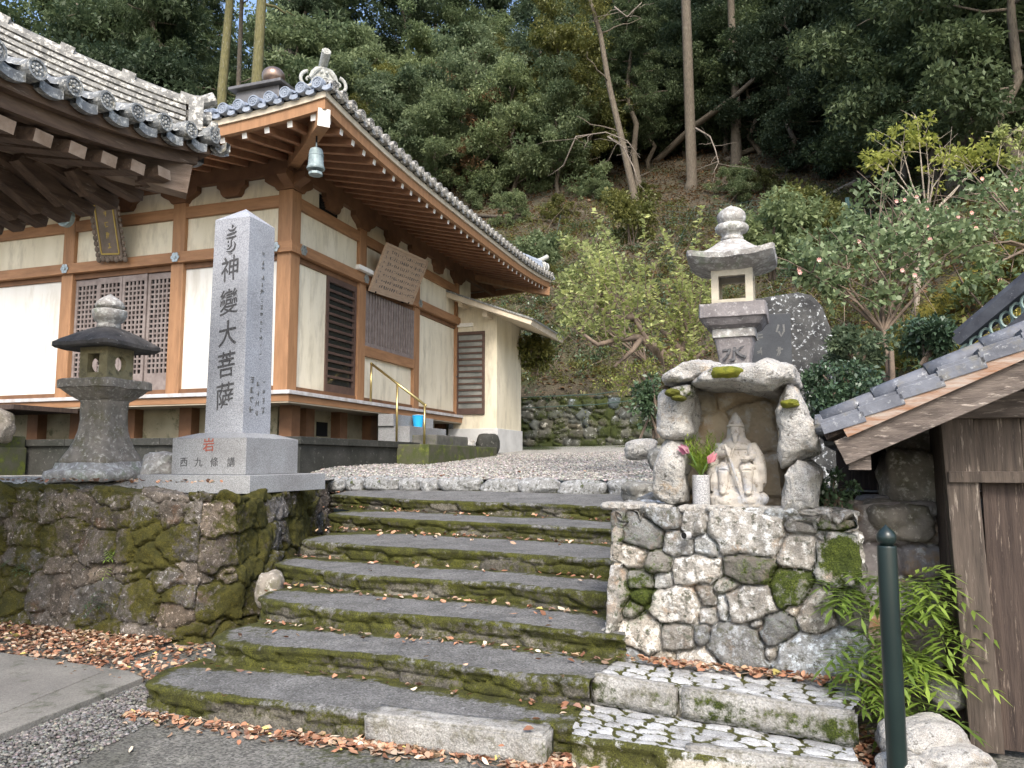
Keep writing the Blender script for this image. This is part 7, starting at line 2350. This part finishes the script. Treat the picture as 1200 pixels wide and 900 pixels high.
for k, (px, py, Y, lab) in enumerate([(130, 655, 6.32, 'bright yellow-green fern growing from the mossy wall'), (28, 660, 6.6, 'small dark fern at the left edge of the mossy wall'), (124, 705, 6.25, 'thin dark fern low on the mossy wall')]):
    fern('fern', lab, tuple(at(px, py, Y)), 6 if k == 0 else 7, 80 + k, (.12, .20), .045, (.6, 1) if k == 0 else (0, .35), .8, wl=.012, mat=lf_fern if k == 0 else lf_ivy)

# fence posts, wires of the slope net
def wire(name, label, pts, r=.012, mat=m_net, cat='wire', group='support wires on the slope'):
    m = MB(); m.tube(pts, r, 5, caps=False)
    tag(m.build(name, mat), label, cat, group)
gp0 = hill_hit(994, 258)
f = thing('net_post', 'pale green metal net post with a diagonal brace on the bank', 'post', gp0)
m = MB(); m.b2((-.06, -.05, -.3), (.06, .05, .95)); m.build('upright', m_net_post, f)
m = MB(); m.beam((.05, 0, .7), (.75, .1, .1), .05, .05); m.beam((.05, 0, .35), (.5, 0, .33), .05, .05); m.build('brace', m_net_post, f)
gp1 = hill_hit(921, 238)
f = thing('net_post', 'second pale green net post beyond the lantern tip', 'post', gp1)
m = MB(); m.b2((-.07, -.05, -.3), (.07, .05, .7)); m.build('upright', m_net_post, f)
for k, (a_, b_, lab) in enumerate([((782, 320), (812, 250), 'thin stay wire left of the lantern'), ((860, 270), (885, 235), 'thin stay wire rising behind the lantern tip'), ((905, 355), (940, 300), 'stay wire by the memorial slab'), ((640, 330), (660, 245), 'thin wire crossing the slope above the hall end')]):
    p0, p1 = hill_hit(*a_), hill_hit(*b_)
    wire('stay_wire', lab, [p0 + Vector((0, -.1, .1)), p1 + Vector((0, -.1, .25))])
m = MB()
NP = [hill_hit(a_, b_) + Vector((0, -.15, .9)) for a_, b_ in ((780, 262), (840, 262), (880, 258), (925, 252), (960, 262))]
for i in range(len(NP) - 1):
    for h in (0, .3, .6, .9):
        m.tube([NP[i] - Vector((0, 0, h)), NP[i].lerp(NP[i + 1], .5) - Vector((0, 0, h + .12)), NP[i + 1] - Vector((0, 0, h))], .008, 4, caps=False)
    for q in range(7):
        p = NP[i].lerp(NP[i + 1], q / 7); m.tube([p, p - Vector((.05, 0, .95))], .006, 4, caps=False)
tag(m.build('slope_net', m_net), 'sagging dark green wire net across the slope above the bushes', 'net')
m = MB()
m.tube([at(606, 466, 21), at(700, 462, 19.8), at(775, 450, 18.5)], .014, 5); m.tube([at(615, 478, 20.8), at(700, 474, 19.6), at(770, 466, 18.4)], .012, 5)
tag(m.build('cable', m_net), 'thin horizontal cables running along the far rubble wall', 'cable')

# ================================================================== fallen leaves, pebbles
g = np.random.default_rng(99)
LC = np.array([(.40, .19, .11), (.46, .25, .15), (.50, .33, .22), (.30, .14, .08), (.56, .42, .30), (.40, .28, .17), (.52, .44, .14), (.24, .14, .10), (.62, .52, .40)])
def litter(P, L=(.028, .062), stack=.0):
    n = len(P)
    a_ = g.uniform(0, 6.28, n)
    D = np.c_[np.cos(a_), np.sin(a_), g.normal(.05, .28, n)]
    U = np.c_[g.normal(0, .35, n), g.normal(0, .35, n), np.ones(n)]
    l = g.uniform(L[0], L[1], n)
    w = l * g.uniform(.45, .8, n)
    D /= np.linalg.norm(D, axis=1, keepdims=True)
    S = np.cross(D, U); S /= np.linalg.norm(S, axis=1, keepdims=True); N_ = np.cross(S, D)
    P = P - D * (l * .5)[:, None]
    cur = g.normal(.12, .18, n)
    V = np.stack([P, P + D * (l * .3)[:, None] + S * (w * .42)[:, None] + N_ * (w * cur)[:, None], P + D * (l * .65)[:, None] + S * (w * .38)[:, None] + N_ * (w * cur)[:, None], P + D * l[:, None] + N_ * (l * .1)[:, None],
                  P + D * (l * .65)[:, None] - S * (w * .38)[:, None] + N_ * (w * cur)[:, None], P + D * (l * .3)[:, None] - S * (w * .42)[:, None] + N_ * (w * cur)[:, None], P + D * (l * .5)[:, None] - N_ * (w * .04)[:, None]], 1).reshape(-1, 3)
    b = np.arange(n)[:, None] * 7
    F = np.concatenate([b + np.array(q) for q in ((0, 1, 2, 6), (6, 2, 3, 4), (0, 6, 4, 5))])
    c_ = LC[g.choice(len(LC), n, p=[.15, .16, .15, .14, .12, .1, .02, .09, .07])] * g.uniform(.45, 1.2, (n, 1))
    return V, F, np.repeat(c_, 7, 0)
parts_ = []
def line_scatter(a_, b_, n, wid, z, dens=1.0):
    a_, b_ = np.array(a_[:2]), np.array(b_[:2])
    t = g.uniform(0, 1, n); d = (b_ - a_) / np.linalg.norm(b_ - a_); nrm = np.array([-d[1], d[0]])
    off = np.abs(g.normal(0, wid, n)) * -1
    # clumpy
    keep = fbm(np.stack([t * np.linalg.norm(b_ - a_) * 3.0, t * 0, t * 0 + z * 7], -1), 3, 3) > g.uniform(-.55, .35, n) / dens
    P = a_ + (b_ - a_) * t[:, None] + nrm * off[:, None]
    return np.c_[P, np.full(n, z) + g.uniform(0, .012, n)][keep]
S_ = []
# heap along the foot of the left wall
wallf = [(-8.5, 7.95), (-4.45, 6.60), (-2.60, 5.98)]
for a_, b_ in zip(wallf[:-1], wallf[1:]):
    a2, b2 = np.array(a_), np.array(b_)
    n = 3600
    t = g.uniform(0, 1, n); off = g.uniform(0, 1, n) ** 1.2 * .88
    d = (b2 - a2) / np.linalg.norm(b2 - a2); nrm = np.array([d[1], -d[0]])
    P = a2 + (b2 - a2) * t[:, None] + nrm * (off + .0)[:, None]
    dens = g.uniform(0, 1, n) < (1.05 - off / .95)
    h = .045 * (1 - off / .9).clip(0, 1)
    S_.append(np.c_[P, .015 + h * g.uniform(.2, 1, n)][dens])
n = 700
P = np.c_[g.uniform(-3.1, -2.15, n), g.uniform(4.9, 5.95, n)]; S_.append(np.c_[P, g.uniform(.01, .03, n)][g.uniform(0, 1, n) < .75])
# along the foot of the lowest steps
s1 = [(p.x, p.y) for p in noses[0]]
for a_, b_, n in zip(s1[:-1], s1[1:], (110, 120, 150, 330, 300)):
    S_.append(line_scatter((a_[0], a_[1] - .03), (b_[0], b_[1] - .03), int(n * 1.6), .07, .012, 1.2))
a_ = (n1[0].x, n1[0].y - .03); S_.append(line_scatter((s1[-1][0] - .3, s1[-1][1] - .1), a_, 260, .09, .012, 1.5)); S_.append(line_scatter(a_, (n1[2].x, n1[2].y - .1), 300, .08, .012, 1))
S_.append(line_scatter((pL.x, pL.y - .02), (pR.x, pR.y - .02), 420, .07, .012, 1.4))
# on the treads, gathered at the back of each
for k in range(7):
    z = NOSE[k][0]
    nx = noses[k + 1] if k < 6 else [Vector((-2.3, 10.1, 0)), Vector((-.5, 9.1, 0)), Vector((1.3, 8.1, 0))]
    for a_, b_ in zip(nx[:-1], nx[1:]):
        L_ = math.hypot(b_.x - a_.x, b_.y - a_.y)
        S_.append(line_scatter((a_.x, a_.y - .04), (b_.x, b_.y - .04), int(38 * L_), .04, z + .018, 1.0))
        S_.append(line_scatter((a_.x, a_.y - .1), (b_.x, b_.y - .1), int(9 * L_), .2, z + .016, 2))
# at the foot of the plinth, the gully on the right, the street
S_.append(line_scatter((.62, 4.44), (1.84, 3.90), 420, .05, .30, 1.3))
n = 520
P = np.c_[g.uniform(1.55, 1.82, n), g.uniform(3.15, 4.05, n)]; S_.append(np.c_[P, g.uniform(.01, .06, n)])
n = 190
P = np.c_[g.uniform(-3.5, 1.6, n), g.uniform(2.6, 4.6, n)]; S_.append(np.c_[P, np.full(n, .014)][:60])
n = 90
P = np.c_[g.uniform(-3.2, 1.0, n), 9.0 - g.uniform(-1.6, .0, n)]; S_.append(np.c_[P, yard_z(P[:, 0], P[:, 1]) + .012][:70])
n = 420
P = np.c_[g.uniform(-6.5, -2.5, n), 0 * g.uniform(0, 1, n)]; P[:, 1] = np.interp(P[:, 0], [-8.5, -4.45, -2.6], [8.2, 6.85, 6.3]) + g.uniform(0, .7, n)
S_.append(np.c_[P, np.full(n, 1.225)][:180])
P = np.concatenate(S_)
V, F, Cc = litter(P)
lv = np_mesh('fallen_leaves', V, F, m_leaflitter, None, False, None, {'tint': Cc})
tag(lv, 'dry orange and tan fallen leaves along the wall foot and steps', kind='stuff', cat='fallen leaves')
# pebbles of the strip and the gravel by the edging
def pebbles(P, s, g, name, label, tv=(.5, 1.5), mat=m_pebble):
    bm = bmesh.new(); bmesh.ops.create_icosphere(bm, subdivisions=1, radius=1)
    base = np.array([v.co[:] for v in bm.verts]); bf = np.array([[v.index for v in f.verts] for f in bm.faces]); bm.free()
    n = len(P)
    sc = g.uniform(s[0], s[1], (n, 1)) * np.c_[g.uniform(.7, 1.3, n), g.uniform(.7, 1.3, n), g.uniform(.45, .8, n)]
    a_ = g.uniform(0, 6.28, n); c_, s_ = np.cos(a_), np.sin(a_)
    V = base[None] * sc[:, None, :] * g.uniform(.8, 1.15, (n, len(base), 1))
    V = np.stack([V[..., 0] * c_[:, None] - V[..., 1] * s_[:, None], V[..., 0] * s_[:, None] + V[..., 1] * c_[:, None], V[..., 2]], -1) + P[:, None, :]
    F = (bf[None] + (np.arange(n) * len(base))[:, None, None]).reshape(-1, 3)
    val = g.uniform(tv[0], tv[1], (n, 1)); tn = np.repeat(val * np.array([1, .98, .96]) * (1 + g.normal(0, .05, (n, 3))), len(base), 0)
    return tag(np_mesh(name, V.reshape(-1, 3), F, mat, None, True, None, {'tint': tn}), label, kind='stuff', cat='gravel')
q0, q1, q2, q3 = [onz(*p, 0) for p in [(-60, 895), (168, 803), (215, 826), (20, 935)]]
n = 4200
u, v = g.uniform(0, 1, n), g.uniform(0, 1, n) ** 1.3
P = np.array(q0)[None] * ((1 - u) * (1 - v))[:, None] + np.array(q1)[None] * (u * (1 - v))[:, None] + np.array(q2)[None] * (u * v)[:, None] + np.array(q3)[None] * ((1 - u) * v)[:, None]
P[:, 2] = .008
pebbles(P, (.004, .013), g, 'pebble_gravel', 'small grey pebbles in the strip beside the concrete lane', (.2, .75))
n = 26000
X = g.uniform(-3.2, 3.0, n); Yy = 8.2 + g.uniform(0, 1, n) ** 1.6 * 9.5
d = ((Yy - 10.3) * 3.55 + (X + 2.3) * 1.9) / math.hypot(3.55, 1.9)
ok = (d > .08)
P = np.c_[X, Yy, yard_z(X, Yy) + .008][ok]
pebbles(P, (.008, .022), g, 'yard_gravel', 'pale loose gravel spread over the temple yard', (.45, 1.45))
